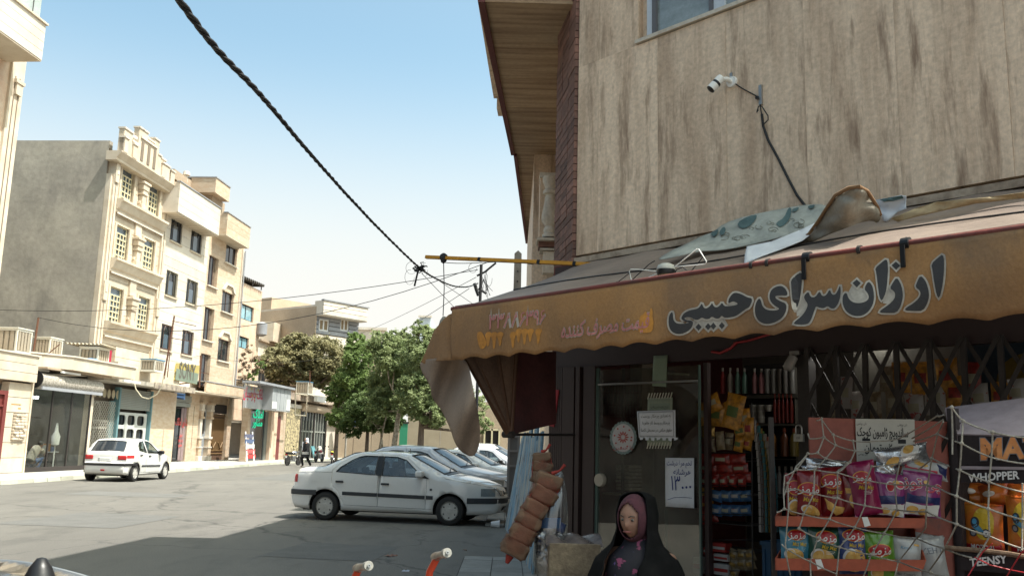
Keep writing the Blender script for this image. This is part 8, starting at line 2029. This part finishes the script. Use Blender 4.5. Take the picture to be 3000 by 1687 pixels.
tree_px('green_tree', 'bright green leafy tree between the pine and the plane trees', 985, 70, [(1045, 1005, 30, 28), (1055, 1055, 38, 36), (1035, 1120, 50, 44), (1000, 1150, 44, 26), (1070, 1130, 42, 50), (1040, 1190, 52, 40), (1010, 1225, 44, 26)], 36000, .12, L_gr, M_bark, .16, seed=5)
tree_px('plane_tree', 'plane tree with pale trunk left of the torn awning cloth', 1148, 56, [(1130, 1010, 44, 34), (1165, 1050, 54, 48), (1120, 1100, 46, 50), (1190, 1110, 60, 52), (1150, 1165, 64, 44), (1105, 1180, 34, 34), (1210, 1180, 44, 36), (1180, 990, 22, 22)], 42000, .09, L_pl, M_barkp, .17, seed=7, lean=(.5, 0))
tree_px('plane_tree', 'taller plane tree partly hidden by the awning corner', 1232, 52, [(1240, 990, 50, 34), (1265, 1040, 50, 44), (1215, 1060, 44, 46), (1280, 1100, 60, 50), (1240, 1150, 64, 48), (1310, 1170, 60, 50), (1270, 1210, 60, 34), (1370, 1190, 44, 50), (1400, 1240, 34, 26), (1228, 955, 20, 16)], 46000, .085, L_pl, M_bark, .2, seed=9)
tree_px('street_tree', 'dark shaded tree with thin trunks at the end of the parked row', 1075, 60, [(1080, 1200, 56, 44), (1040, 1240, 44, 34), (1110, 1230, 50, 30), (1150, 1235, 34, 26)], 22000, .09, L_pl2, M_bark, .13, seed=11)
for i, u in enumerate((1105, 1128)):
 tree_px('street_tree', ('slim' if i else 'thin leaning') + ' young tree between the parked cars and the garden wall, ' + ('right' if i else 'left'), u, 58 + i * 2, [(u + 8, 1215, 28, 22), (u - 10, 1235, 20, 14)], 2600, .11, L_pl, M_barkp, .07, seed=31 + i, lean=(.5 - i, 0))
tree_px('bare_shrub', 'half dry climbing shrub in front of the pinkish house', 712, 66, [(700, 1060, 20, 46), (725, 1040, 22, 50), (745, 1080, 18, 44), (712, 1110, 24, 24)], 2200, .07, L_dry, M_barkp, .06, seed=13, fill_=.1)
tree_px('green_shrub', 'pale green shrub beside the dry climber', 750, 66.5, [(748, 1080, 14, 26), (765, 1065, 12, 14), (742, 1110, 12, 14)], 1300, .09, L_gr, M_bark, .05, seed=14, fill_=.1)
# -- poles, wires, antennas
M_conc = mat('concrete', (.30, .28, .24), .9, col2=(.22, .2, .17), scale=3)
cp = thing('concrete_pole', 'grey concrete utility pole with pointed top beside the corner building', 'utility pole', loc=W_(1518, 735, 26)[:2] + (0,))
z = W_(1518, 735, 26)[2]; w_ = .105
MB().add([(-w_ * 1.3, -w_, 0), (w_ * 1.3, -w_, 0), (w_ * 1.3, w_, 0), (-w_ * 1.3, w_, 0), (-w_, -w_, z - .1), (w_, -w_, z - .1), (w_, w_, z - .1), (-w_, w_, z - .1), (0, -w_ * .7, z), (0, w_ * .7, z)], [(0, 1, 5, 4), (1, 2, 6, 5), (2, 3, 7, 6), (3, 0, 4, 7), (4, 5, 8), (6, 7, 9), (5, 6, 9, 8), (7, 4, 8, 9)]).obj('shaft', M_conc, cp)
for k in range(5): MB().box(-.02, .02, -w_ - .03, -w_ - .0, z - .35 - k * .3, z - .31 - k * .3).obj('step_hole', M_black, cp)
up = thing('utility_pole', 'thin dark pole with tangled cables above the awning corner', 'utility pole', loc=W_(1410, 775, 30)[:2] + (0,))
bx_ = W_(1410, 775, 30)
MB().tube([(0, 0, 0), (0, 0, bx_[2])], .05, 8).obj('shaft', M_cable, up)
r30 = lambda u, v: tuple(Vector(W_(u, v, 30)) - Vector((bx_[0], bx_[1], 0)))
MB().tube([r30(1397, 808), r30(1420, 797), r30(1453, 770)], .035, 6).obj('cross_arm', M_cable, up); MB().tube([r30(1402, 845), r30(1425, 860)], .04, 6).obj('brace', M_cable, up)
rnd = random.Random(2)
for k in range(9):
 u, v = 1412 + rnd.uniform(-6, 8), 800 + rnd.uniform(-10, 20); pts = [r30(u, v)]; 
 for j in range(6): u += rnd.uniform(-4, 8); v += rnd.uniform(4, 14); pts.append(r30(u, v))
 MB().tube(pts, .010, 4).obj('loose_cable', M_cable, up)
for k, (cx, cy, rx, ry) in enumerate(((1432, 815, 10, 24), (1385, 785, 12, 14), (1420, 835, 8, 18))):
 MB().tube([r30(cx + rx * math.cos(a), cy + ry * math.sin(a)) for a in [j * .5 for j in range(10)]], .008, 4).obj('loose_cable', M_cable, up)
MB().tube([r30(1390, 830), r30(1396, 850), r30(1402, 866)], .06, 6).obj('cable_joint', M_cable, up)
bcab = thing('cable_bundle', 'thick twisted black cable bundle sweeping down across the sky', 'cable')
ctrl = [(440, -140, 4.4), (525, 0, 5.0), (640, 150, 6.0), (760, 275, 7.2), (900, 440, 9.2), (1020, 575, 11.8), (1130, 690, 14.5), (1230, 785, 17.5), (1285, 820, 20.5), (1330, 838, 24), (1370, 840, 27), (1400, 830, 30)]
CP = [PY(*c) for c in ctrl]; path = []
for i in range(len(CP) - 1):
 p0, p1, p2, p3 = CP[max(i - 1, 0)], CP[i], CP[i + 1], CP[min(i + 2, len(CP) - 1)]
 for k in range(10):
  t = k / 10; path.append(.5 * ((2 * p1) + (-p0 + p2) * t + (2 * p0 - 5 * p1 + 4 * p2 - p3) * t * t + (-p0 + 3 * p1 - 3 * p2 + p3) * t ** 3))
path.append(CP[-1])
for ph in range(3):
 pts = []; s_ = 0
 for i, p in enumerate(path):
  if i: s_ += (p - path[i - 1]).length
  a = s_ * 9 + ph * 2.094; pts.append(p + Vector((math.cos(a), 0, math.sin(a))) * .0125)
 MB().tube(pts, .0135, 6).obj('strand', M_cable, bcab, smooth=60)
rnd = random.Random(6)
for k in range(14):
 c0 = PY(1232 + rnd.uniform(-8, 10), 787 + rnd.uniform(-6, 6), 17.4); pts = [c0]
 for j in range(4): c0 = c0 + Vector((rnd.uniform(-.10, .08), 0, rnd.uniform(-.06, .07))); pts.append(c0)
 MB().tube(pts, .012, 4).obj('loose_end', M_cable, bcab)
MB().tube([PY(1226, 788, 17.4), PY(1220, 812, 17.4), PY(1214, 838, 17.4)], .02, 5).obj('loose_end', M_cable, bcab)
for (cx, cy, rx, ry) in ((1205, 785, 16, 18), (1200, 812, 14, 22), (1245, 790, 8, 20)): MB().tube([PY(cx + rx * math.cos(a), cy + ry * math.sin(a), 17.4) for a in [j * .5 for j in range(11)]], .0035, 4).obj('loose_end', M_cable, bcab)
def wire_(label, a, b, sag, r=.010, n=18):
 t = thing('overhead_wire', label, 'wire', 'thin overhead wires across the street')
 A, B = PY(*a), PY(*b); pts = []
 for k in range(n + 1):
  s_ = k / n; p = A.lerp(B, s_); p.z -= sag * 4 * s_ * (1 - s_); pts.append(p)
 MB().tube(pts, r, 4).obj('strand', M_cable, t)
wire_('upper thin wire running from the left edge to the utility pole', (-60, 905, 38), (1400, 790, 30), .55, .013)
wire_('lower thin wire running from the left edge to the utility pole', (112, 930, 38), (1450, 760, 30), 1.35, .013)
wire_('long faint wire from the awning side up over the far white building', (980, 1000, 90), (1395, 812, 30), .3, .010)
wire_('second faint wire just below the first over the tree tops', (1000, 1050, 90), (1375, 845, 30), .4, .010)
wire_('faint steep wire crossing behind the hanging lamp holder', (1235, 800, 17.6), (1345, 915, 24), .0, .006)
wire_('faint wire from the cable joint to the awning corner', (1290, 825, 20), (1385, 890, 24), .0, .006)
wire_('thin wire in front of the beige block over the canopy', (575, 1042, 50), (985, 1040, 76), .5, .012)
wire_('low wire behind the far shop roof toward the trees', (915, 1138, 62), (1220, 1145, 58), .1, .012)
def antenna(label, pts, Y, arms=()):
 t = thing('antenna_mast', label, 'antenna')
 MB().tube([PY(u, v, Y) for u, v in pts], .045, 5).obj('mast', M_rust, t)
 for a in arms: MB().tube([PY(u, v, Y) for u, v in a], .025, 4).obj('arm', M_rust, t)
antenna('rusty mast on the left roof between the two coolers', [(97, 1036), (113, 930)], 38.5, [[(110, 932), (115, 930)], [(50, 1035), (85, 1010), (85, 1040)], [(140, 1037), (175, 1008)]])
antenna('slanted rusty antenna mast above the blue cooler', [(480, 1110), (505, 960), (511, 925)], 45.5, [[(503, 990), (560, 1000)], [(505, 940), (575, 955)], [(490, 1105), (498, 1030)]])
antenna('thin mast beside the canopy of the narrow beige block', [(584, 1135), (589, 1040)], 50, [[(587, 1090), (612, 1095)]])
antenna('rusty pole on the far shop roof', [(966, 1172), (968, 1118)], 74, [[(962, 1117), (974, 1117)]])
antenna('thin pole with two small lamps above the blue cooler', [(908, 1125), (908, 1090)], 70, [[(903, 1086), (914, 1088)]])
pp = thing('sign_pole', 'thin grey pole at the far kerb before the trees', 'pole', loc=W_(1013, 1300, 66)[:2] + (0,)); z = W_(1013, 1228, 66)[2]
MB().tube([(0, 0, 0), (0, 0, z)], .07, 8).obj('shaft', M_conc, pp); MB().box(-.1, .6, -.05, 0, z - .5, z).obj('plate', pl('plate_blue', (.03, .06, .18)), pp)
rc_ = thing('roof_clutter', 'pile of grey scrap and broken pots on the cement building roof', 'scrap pile')
for i in range(10):
 p = FL.w(.4 + (i % 2) * .2, 8.3 + (i % 4) * .3, 17.2 + (i // 4) * .35); MB().lathe([(.1, -.2), (.28, -.1), (.25, .15), (.1, .2)], tuple(p + Vector((random.uniform(-.1, .1), 0, 0))), 7).obj('scrap', M_cem if i % 2 else M_whs, rc_)
vp = thing('roof_vent', 'small white roof vent pipe above the white stone building', 'vent'); p = PY(544, 535, 58); MB().tube([p, p + Vector((0, 0, .5))], .12, 8).lathe([(.05, .45), (.25, .5), (.2, .75), (.05, .8)], tuple(p), 10).obj('pipe', M_whs, vp)
wc = thing('hanging_cable', 'pale cable loop hanging from the canopy over the teal shop', 'cable')
MB().tube([PY(u, v, 44.5) for u, v in [(390, 1110), (398, 1140), (415, 1163), (435, 1168), (460, 1155), (475, 1130), (480, 1100)]], .03, 5).obj('strand', pl('cream_cable', (.5, .45, .33)), wc)
# -- people (skin-modifier bodies)
M_skin = mat('skin', (.30, .165, .115), .55, var=.12, bump=.05, space='obj', spec=.3)
M_chad = mat('black_cloth', (.006, .006, .006), .95, col2=(.010, .0095, .0095), scale=8, bump=.4, bscale=8, spec=.1)
def skinned(name, m, parent, verts, edges, radii, sub=2, root=0, smooth=True):
 me = bpy.data.meshes.new(name); me.from_pydata(verts, edges, []); me.materials.append(m); o = bpy.data.objects.new(name, me); COL.objects.link(o); o.parent = parent
 sk_ = o.modifiers.new('skin', 'SKIN'); sk_.use_smooth_shade = True
 if not me.skin_vertices:
  bm = bmesh.new(); bm.from_mesh(me); bm.verts.layers.skin.verify(); bm.to_mesh(me); bm.free()
 for i, r_ in enumerate(radii):
  rr = r_ if isinstance(r_, tuple) else (r_, r_); me.skin_vertices[0].data[i].radius = rr; me.skin_vertices[0].data[i].use_root = (i == root)
 s_ = o.modifiers.new('sub', 'SUBSURF'); s_.levels = sub; s_.render_levels = sub
 return o
def head(par, c, s_, yaw=0.0, pitch=0.0, skin=M_skin):
 """a modelled head: face looks along -y before yaw"""
 Mx = Matrix.Translation(c) @ Matrix.Rotation(yaw, 4, 'Z') @ Matrix.Rotation(pitch, 4, 'X') @ Matrix.Scale(s_, 4)
 def fn(a, b):
  th = a * 2 * math.pi; ph = (b - .5) * math.pi; x = math.sin(th) * math.cos(ph); y = -math.cos(th) * math.cos(ph); z_ = math.sin(ph)
  X_ = x * .075; Y_ = y * .095; Z_ = z_ * .118
  if z_ < 0: X_ *= 1 - .28 * (-z_) ** 1.5; Y_ *= 1 - .10 * -z_
  if y < 0:
   f = max(0, -y)
   Y_ -= .022 * math.exp(-(x / .16) ** 2) * math.exp(-((z_ + .18) / .22) ** 2) * f       # nose
   Y_ += .010 * (math.exp(-((abs(x) - .38) / .2) ** 2) * math.exp(-((z_ - .05) / .14) ** 2)) * f   # eye sockets
   Y_ -= .007 * math.exp(-(x / .3) ** 2) * math.exp(-((z_ + .52) / .08) ** 2) * f           # lips
   Y_ -= .008 * math.exp(-(x / .25) ** 2) * math.exp(-((z_ + .85) / .15) ** 2) * f
  return tuple(Mx @ Vector((X_, Y_, Z_)))
 o = MB().grid(fn, 40, 30).obj('head', skin, par, smooth=80, weld=True)
 for s in (-1, 1):
  e = Mx @ Vector((s * .030, -.083, .006)); MB().lathe([(0, -.006), (.0085, -.004), (.0095, 0), (.0085, .004), (0, .006)], tuple(e), 10, 'y').obj('eye', pl('shaded_eye_white', (.17, .14, .12), .3), par, smooth=80)  # shade put into the eye colour, darker than real whites
  e = Mx @ Vector((s * .030, -.0892, .005)); MB().lathe([(0, -.0015), (.0048 * s_, 0), (0, .001)], tuple(e), 10, 'y').obj('iris', M_black, par)
  MB().tube([Mx @ Vector((s * .014, -.098, .024)), Mx @ Vector((s * .030, -.097, .031)), Mx @ Vector((s * .046, -.086, .026))], .0028 * s_, 5).obj('eyebrow', M_black, par)
  MB().lathe([(0, -.03), (.010, -.02), (.014, 0), (.012, .02), (0, .03)], tuple(Mx @ Vector((s * .076, .005, .0))), 8).obj('ear', skin, par, smooth=80)
 MB().tube([Mx @ Vector((-.022, -.0935, -.058)), Mx @ Vector((0, -.103, -.057)), Mx @ Vector((.022, -.0935, -.058))], .004 * s_, 6).obj('lips', pl('lip', (.30, .10, .09), .5), par)
 return Mx
# seated woman in black chador
wp = PY(1800, 1500, 6.35)
wp = PY(1862, 1545, 5.85)
wo = thing('person', 'woman in a black chador and flowered dress seated by the glass door', 'person', loc=(wp.x, 5.85, -.06), rz=R(-34)); wo.scale = (1.14, 1.1, 1.1)
S_ = 1.0; hz_ = 1.19; hx_ = PY(1868, 1545, 6.35)
hc = Vector((0.0, -.02, hz_))
head(wo, hc, 1.0, R(0), R(8))
# body, seated
skinned('body', M_skin, wo, [(0, .12, .50), (0, .10, .70), (0, .07, .92), (0, .04, 1.02), (0, .02, 1.09), (.17, .06, .96), (.22, -.02, .74), (.10, -.20, .70), (-.17, .06, .96), (-.22, -.06, .80), (-.06, -.30, .84), (.1, .08, .5), (.14, -.38, .48), (.14, -.40, .08), (.14, -.52, .04), (-.1, .08, .5), (-.14, -.38, .48), (-.14, -.40, .08), (-.14, -.52, .04)],
  [(0, 1), (1, 2), (2, 3), (3, 4), (2, 5), (5, 6), (6, 7), (2, 8), (8, 9), (9, 10), (0, 11), (11, 12), (12, 13), (13, 14), (0, 15), (15, 16), (16, 17), (17, 18)],
  [.16, .15, .14, .055, .05, .06, .045, .032, .06, .045, .032, .1, .075, .05, .04, .1, .075, .05, .04])
# hand resting in the lap with five fingers
for s, px_ in ((-1, (-.06, -.30, .84)), (1, (.10, -.20, .70))):
 w0 = Vector(px_); d = Vector((-.35 * s, -.9, .05)).normalized(); sd2 = Vector((.9 * s, -.3, 0)).normalized()
 V = [w0, w0 + d * .05]; E_ = [(0, 1)]; Rr = [.028, .034]
 for k in range(4):
  b = w0 + d * .075 + sd2 * (-.027 + .018 * k); ln = (.032, .038, .036, .028)[k]; i0 = len(V)
  V += [b, b + d * ln + Vector((0, 0, -.006)), b + d * ln * 1.7 + Vector((0, 0, -.022))]; E_ += [(1, i0), (i0, i0 + 1), (i0 + 1, i0 + 2)]; Rr += [.0095, .0085, .007]
 b = w0 + d * .03 + sd2 * -.032; i0 = len(V); V += [b, b + d * .03 - sd2 * .018, b + d * .055 - sd2 * .02]; E_ += [(0, i0), (i0, i0 + 1), (i0 + 1, i0 + 2)]; Rr += [.012, .010, .008]
 skinned('hand', M_skin, wo, [tuple(v) for v in V], E_, Rr, 1)
M_flow = mat('flowered_dress', (.018, .016, .022), .8, col2=(.25, .06, .12), scale=16, ramp=(.60, .63), bump=.2, space='obj', stain=((.12, .08, .22), 20, (1, 1, 1), .64, .66))
MB().lathe([(.20, .52), (.195, .70), (.19, .86), (.16, .97), (.09, 1.04), (.065, 1.09)], (0, .03, 0), 24).obj('dress', M_flow, wo, smooth=60)
mb = MB()
mb.prism([(-.25, .48), (.25, .48), (.26, .62), (.2, .66), (-.2, .66), (-.26, .62)], 'y', -.48, .1); mb.box(-.24, .24, -.5, -.36, .08, .6); mb.obj('skirt', M_chad, wo, bevel=.06, segs=3)
# chador: hood over the head opening into a draped cloak
def chador(a, b):
 th = (a - .5) * 2 * math.pi * (.72 + .15 * max(0, min(1, (b - .45) / .2)))            # opening at the front (-y)
 prof = [(0, .0, 1.335), (.06, .055, 1.33), (.14, .10, 1.305), (.28, .118, 1.22), (.42, .115, 1.12), (.52, .145, 1.04), (.62, .235, .955), (.75, .29, .82), (.88, .33, .62), (1.0, .36, .36)]
 for (t0, r0, z0), (t1, r1, z1) in zip(prof, prof[1:]):
  if b <= t1: k = (b - t0) / (t1 - t0); r_, z_ = r0 + (r1 - r0) * k, z0 + (z1 - z0) * k; break
 f = 1 + (.05 * math.sin(th * 7 + b * 6) + .03 * math.sin(th * 13)) * max(0, b - .4) * 1.6
 open_ = max(0, abs(a - .5) - .36) / .14
 r_ *= f; x = math.sin(th) * r_ * (1.0 if b < .5 else 1.0); y = math.cos(th) * r_ * .92 + .02
 if b > .5: x *= 1 - .15 * open_ * 0; 
 return (x, y, z_)
MB().grid(chador, 72, 44).obj('chador', M_chad, wo, smooth=70, solid=.005)
M_scarf = mat('pink_scarf', (.10, .03, .042), .9, col2=(.06, .022, .03), scale=30, bump=.4, space='obj')
def onhead(th, ph, k): return hc + Vector((math.sin(th) * math.cos(ph) * .086, -math.cos(th) * math.cos(ph) * .106, math.sin(ph) * .132)) * k
mb = MB(); nu, nv = 48, 30
vs = [onhead(2 * math.pi * i / nu, (j / nv - .5) * math.pi, 1 + .01 * math.sin(i * 1.7 + j)) for j in range(nv + 1) for i in range(nu)]
fs = []
for j in range(nv):
 for i in range(nu):
  th, ph = 2 * math.pi * (i + .5) / nu, ((j + .5) / nv - .5) * math.pi; x, y, z = math.sin(th) * math.cos(ph), -math.cos(th) * math.cos(ph), math.sin(ph)
  if y < 0 and (x / .74) ** 2 + ((z + .10) / .74) ** 2 < 1: continue
  fs.append((j * nu + i, j * nu + (i + 1) % nu, (j + 1) * nu + (i + 1) % nu, (j + 1) * nu + i))
mb.add(vs, fs); mb.lathe([(.075, 1.0), (.07, 1.06), (.068, 1.12)], (0, .03, 0), 20, 'z', None, False); mb.obj('headscarf', M_scarf, wo, smooth=70, solid=.004)
stl = thing('stool', 'low dark stool under the seated woman', 'stool', loc=(wp.x, 5.85, 0)); MB().box(-.18, .18, -.1, .25, .36, .40).obj('seat', M_wood, stl)
for sx_ in (-.15, .15):
 for sy_ in (-.07, .21): MB().box(sx_ - .02, sx_ + .02, sy_ - .02, sy_ + .02, .02, .36).obj('leg', M_wood, stl)
# walking woman on the far side of the road
bx_ = PG(893, 1368)
ww = thing('person', 'woman walking with white patterned headscarf, black coat and striped bag', 'person', loc=(bx_.x, bx_.y, 0), rz=R(-80)); ww.scale = (1.08, 1.08, 1.08)
head(ww, (0, -.02, 1.53), 1.0, 0, .1)
skinned('body', M_skin, ww, [(0, 0, .92), (0, 0, 1.15), (0, .01, 1.34), (0, 0, 1.44), (.17, .01, 1.34), (.21, .02, 1.08), (.19, -.14, .90), (.19, -.18, .83), (-.17, .01, 1.34), (-.20, .06, 1.08), (-.19, -.02, .86), (-.19, -.05, .79), (.09, -.02, .86), (.09, -.2, .48), (.09, -.12, .09), (.09, -.24, .04), (-.09, .02, .86), (-.09, .12, .48), (-.09, .32, .12), (-.09, .24, .04)],
  [(0, 1), (1, 2), (2, 3), (2, 4), (4, 5), (5, 6), (6, 7), (2, 8), (8, 9), (9, 10), (10, 11), (0, 12), (12, 13), (13, 14), (14, 15), (0, 16), (16, 17), (17, 18), (18, 19)],
  [.13, .11, .12, .05, .06, .045, .032, .035, .06, .045, .032, .035, .09, .06, .04, .035, .09, .06, .04, .035])
M_coat = pl('black_coat', (.012, .012, .014), .85); M_scf = mat('white_patterned_scarf', (.62, .62, .66), .8, col2=(.10, .12, .2), scale=22, ramp=(.5, .56), space='obj')
MB().lathe([(.27, .62), (.24, .8), (.2, 1.0), (.19, 1.2), (.19, 1.32), (.12, 1.42), (.06, 1.47)], (0, 0, 0), 20).obj('coat', M_coat, ww, smooth=60)
for s, p in ((1, [(.19, .01, 1.34), (.23, .02, 1.08), (.2, -.12, .92)]), (-1, [(-.19, .01, 1.34), (-.22, .06, 1.08), (-.2, -.02, .88)])): MB().tube(p, [.075, .065, .05], 10).obj('sleeve', M_coat, ww, smooth=60)
for p in ([(.09, -.02, .86), (.09, -.2, .48), (.09, -.12, .1)], [(-.09, .02, .86), (-.09, .12, .48), (-.09, .31, .13)]): MB().tube(p, [.11, .085, .06], 10).obj('trouser_leg', M_coat, ww, smooth=60)
MB().lathe([(0, .135), (.06, .12), (.095, .06), (.1, 0), (.105, -.08), (.12, -.15), (.16, -.22)], (0, .03, 1.53), 20).obj('headscarf', M_scf, ww, smooth=60)
MB().grid(lambda a, b: (.17 * (a - .5) * 2 * (.7 + .3 * b), -.19 - .03 * math.sin(a * 3.1), 1.42 - .5 * b), 6, 8).obj('scarf_end', M_scf, ww, smooth=60, solid=.02)
hb = thing('handbag', 'black handbag with white stripes carried by the walking woman', 'bag', loc=(bx_.x + .05, bx_.y - .28, 0), rz=R(-80))
MB().box(-.1, .1, -.22, .22, .62, .95).obj('bag_body', M_coat, hb, bevel=.03)
for k in range(3): MB().box(-.11, .11, -.21, .21, .80 + k * .05, .815 + k * .05).obj('stripe', M_white, hb)
# man crouching behind the workshop glass
cmn = thing('person', 'man in a beige shirt and blue jeans crouching inside the workshop window', 'person', fr=FSf, fx=2.15, fy=.75)
head(cmn, (.62, -.02, 1.18), 1.05, R(90), .5)
skinned('body', M_skin, cmn, [(0, 0, .55), (.18, 0, .80), (.38, 0, 1.0), (.52, 0, 1.08), (.40, .2, .98), (.62, .22, .72), (.95, .1, .55), (1.05, .08, .53), (.40, -.2, .98), (.65, -.22, .72), (.98, -.1, .55), (1.08, -.06, .53), (.1, .1, .5), (.5, .14, .62), (.28, .14, .2), (.45, .14, .17), (.1, -.1, .5), (.5, -.14, .6), (.25, -.14, .2), (.42, -.14, .17)],
  [(0, 1), (1, 2), (2, 3), (2, 4), (4, 5), (5, 6), (6, 7), (2, 8), (8, 9), (9, 10), (10, 11), (0, 12), (12, 13), (13, 14), (14, 15), (0, 16), (16, 17), (17, 18), (18, 19)],
  [.14, .14, .15, .055, .065, .045, .032, .035, .065, .045, .032, .035, .1, .08, .055, .045, .1, .08, .055, .045])
MB().tube([(-.05, 0, .55), (.14, 0, .82), (.36, 0, 1.03), (.46, 0, 1.08)], [.17, .18, .19, .10], 16).obj('shirt', pl('beige_shirt', (.36, .32, .26), .85), cmn, smooth=60)
for s in (1, -1):
 MB().tube([(.08, s * .1, .5), (.52, s * .15, .63), (.27, s * .14, .2)], [.13, .1, .075], 12).obj('jeans_leg', pl('jeans', (.06, .10, .20), .85), cmn, smooth=60)
 MB().tube([(.40, s * .2, .99), (.50, s * .22, .86)], [.09, .08], 10).obj('sleeve', pl('beige_shirt', (.36, .32, .26), .85), cmn, smooth=60)
MB().lathe([(0, .13), (.07, .11), (.105, .04), (.1, -.03), (.07, -.06)], (.60, -.0, 1.21), 16).obj('hair', M_black, cmn, smooth=60)
st2 = thing('person', 'figure in dark clothes standing deep inside the workshop', 'person', fr=FSf, fx=1.9, fy=1.9)
head(st2, (0, 0, 1.65), 1.0, 0, 0)
skinned('body', M_coat, st2, [(0, 0, 1.0), (0, 0, 1.25), (0, 0, 1.45), (0, 0, 1.54), (.2, 0, 1.44), (.25, 0, 1.18), (.22, -.1, .95), (-.2, 0, 1.44), (-.25, 0, 1.18), (-.22, -.1, .95), (.1, 0, .9), (.1, 0, .5), (.1, 0, .18), (-.1, 0, .9), (-.1, 0, .5), (-.1, 0, .18)],
  [(0, 1), (1, 2), (2, 3), (2, 4), (4, 5), (5, 6), (2, 7), (7, 8), (8, 9), (0, 10), (10, 11), (11, 12), (0, 13), (13, 14), (14, 15)], [.15, .15, .16, .06, .08, .05, .04, .08, .05, .04, .11, .08, .06, .11, .08, .06])
MB().lathe([(0, .13), (.07, .115), (.095, .04), (.09, -.03), (.07, -.06)], (0, .02, 1.66), 16).obj('hair', M_black, st2, smooth=60)
# -- motorcycles, sacks
def motorcycle(label, loc, rz, tank, grp='motorcycles parked at the far kerb'):
 t = thing('motorcycle', label, 'motorcycle', grp, loc=loc, rz=rz)
 for x in (-.62, .64):
  w_ = MB(); w_.lathe([(.24, -.045), (.29, -.045), (.305, 0), (.29, .045), (.24, .045)], (0, 0, 0), 24, 'y'); wo_ = w_.obj('wheel', M_rub, t, smooth=50); wo_.location = (x, 0, .305)
  sp_ = MB().lathe([(0, -.05), (.04, -.05), (.04, .05), (0, .05)], (0, 0, 0), 10, 'y')
  for k in range(12): a = k * math.pi / 6; sp_.tube([(0, 0, 0), (.245 * math.cos(a), 0, .245 * math.sin(a))], .004, 3)
  sp_.lathe([(.235, -.02), (.25, 0), (.235, .02)], (0, 0, 0), 24, 'y'); sp_.obj('rim', M_steel, wo_)
  MB().tube([(x + .33 * math.cos(a), 0, .305 + .33 * math.sin(a)) for a in [.3 + k * .3 for k in range(8)]], .045, 6).obj('mudguard', M_steel, t, smooth=60)
 for s in (-.07, .07): MB().tube([(.66, s, .30), (.50, s, .72), (.42, s, .95)], .022, 8).obj('fork', M_steel, t)
 MB().tube([(.38, -.34, 1.02), (.44, -.2, 1.04), (.46, 0, .98), (.44, .2, 1.04), (.38, .34, 1.02)], .014, 8).obj('handlebar', M_black, t)
 for s in (-.36, .36): MB().tube([(.42, s * .6, 1.03), (.40, s * .8, 1.2)], .007, 5).lathe([(0, -.02), (.05, -.01), (.05, .01), (0, .02)], (.40, s * .85, 1.22), 10, 'x').obj('mirror', M_black, t)
 MB().lathe([(0, -.09), (.08, -.06), (.09, .02), (.06, .05)], (.53, 0, .86), 14, 'x').obj('headlight', M_lens, t, smooth=60)
 MB().lathe([(.03, -.28), (.10, -.2), (.13, 0), (.12, .15), (.05, .22)], (.13, 0, .80), 14, 'x').obj('tank', tank, t, smooth=60)
 MB().prism([(-.72, .74), (-.05, .72), (-.05, .80), (-.4, .82), (-.74, .86)], 'y', -.11, .11).obj('seat', M_black, t, bevel=.03)
 MB().box(-.18, .2, -.12, .12, .30, .62).obj('engine', mat('engine_metal', (.25, .25, .25), .4, metal=.7), t, bevel=.04)
 MB().tube([(.12, -.14, .42), (.0, -.16, .27), (-.6, -.17, .32)], [.02, .025, .04], 8).obj('exhaust', M_steel, t)
 MB().tube([(.42, 0, .9), (.25, 0, .35), (-.15, 0, .28), (-.62, 0, .305)], .02, 8).tube([(.4, 0, .85), (-.1, 0, .7), (-.65, 0, .72), (-.62, 0, .3)], .02, 8).obj('frame_tube', M_black, t)
 MB().box(-.86, -.80, -.06, .06, .66, .74).obj('tail_lamp', M_tl, t)
 MB().box(-.86, -.85, -.09, .09, .48, .62).obj('plate', M_plate, t)
 return t
p = PY(858, 1352, 60); motorcycle('motorcycle standing half behind the walking woman', (p.x, 60, 0), R(70), M_silv)
p = PY(972, 1346, 66); motorcycle('yellow tanked motorcycle parked near the far shop corner', (p.x, p.y, .0), R(100), pl('tank_yellow', (.55, .5, .05), .3))
p = PY(962, 1338, 69); motorcycle('dark motorcycle leaning behind the yellow one', (p.x - 1.0, p.y + 1.5, .0), R(80), M_redp)
sk2 = thing('sack_pile', 'pile of white covered sacks at the roadside under the trees', 'sack pile')
p = PG(1042, 1330); rnd = random.Random(8); M_sack = mat('white_sack', (.66, .64, .6), .8, bump=.4, bscale=6, rnd=.08)
for i in range(9):
 lv = 0 if i < 4 else (1 if i < 7 else 2); xx = (i - (0, 4, 7)[lv] - (1.5, 1, .5)[lv]) * .55
 MB().grid(lambda a, b: (p.x + xx + .36 * math.copysign(abs(math.sin(a * 6.283)) ** .7, math.sin(a * 6.283)) * math.cos((b - .5) * 3.14) ** .6 if 0 < b < 1 else p.x + xx, (p.y + .4 * math.copysign(abs(math.cos(a * 6.283)) ** .7, math.cos(a * 6.283)) * (math.cos((b - .5) * 3.14) ** .6 if 0 < b < 1 else 0)), .17 + lv * .26 + .16 * math.sin((b - .5) * 3.14)), 14, 8).obj('sack', M_sack, sk2, smooth=70)
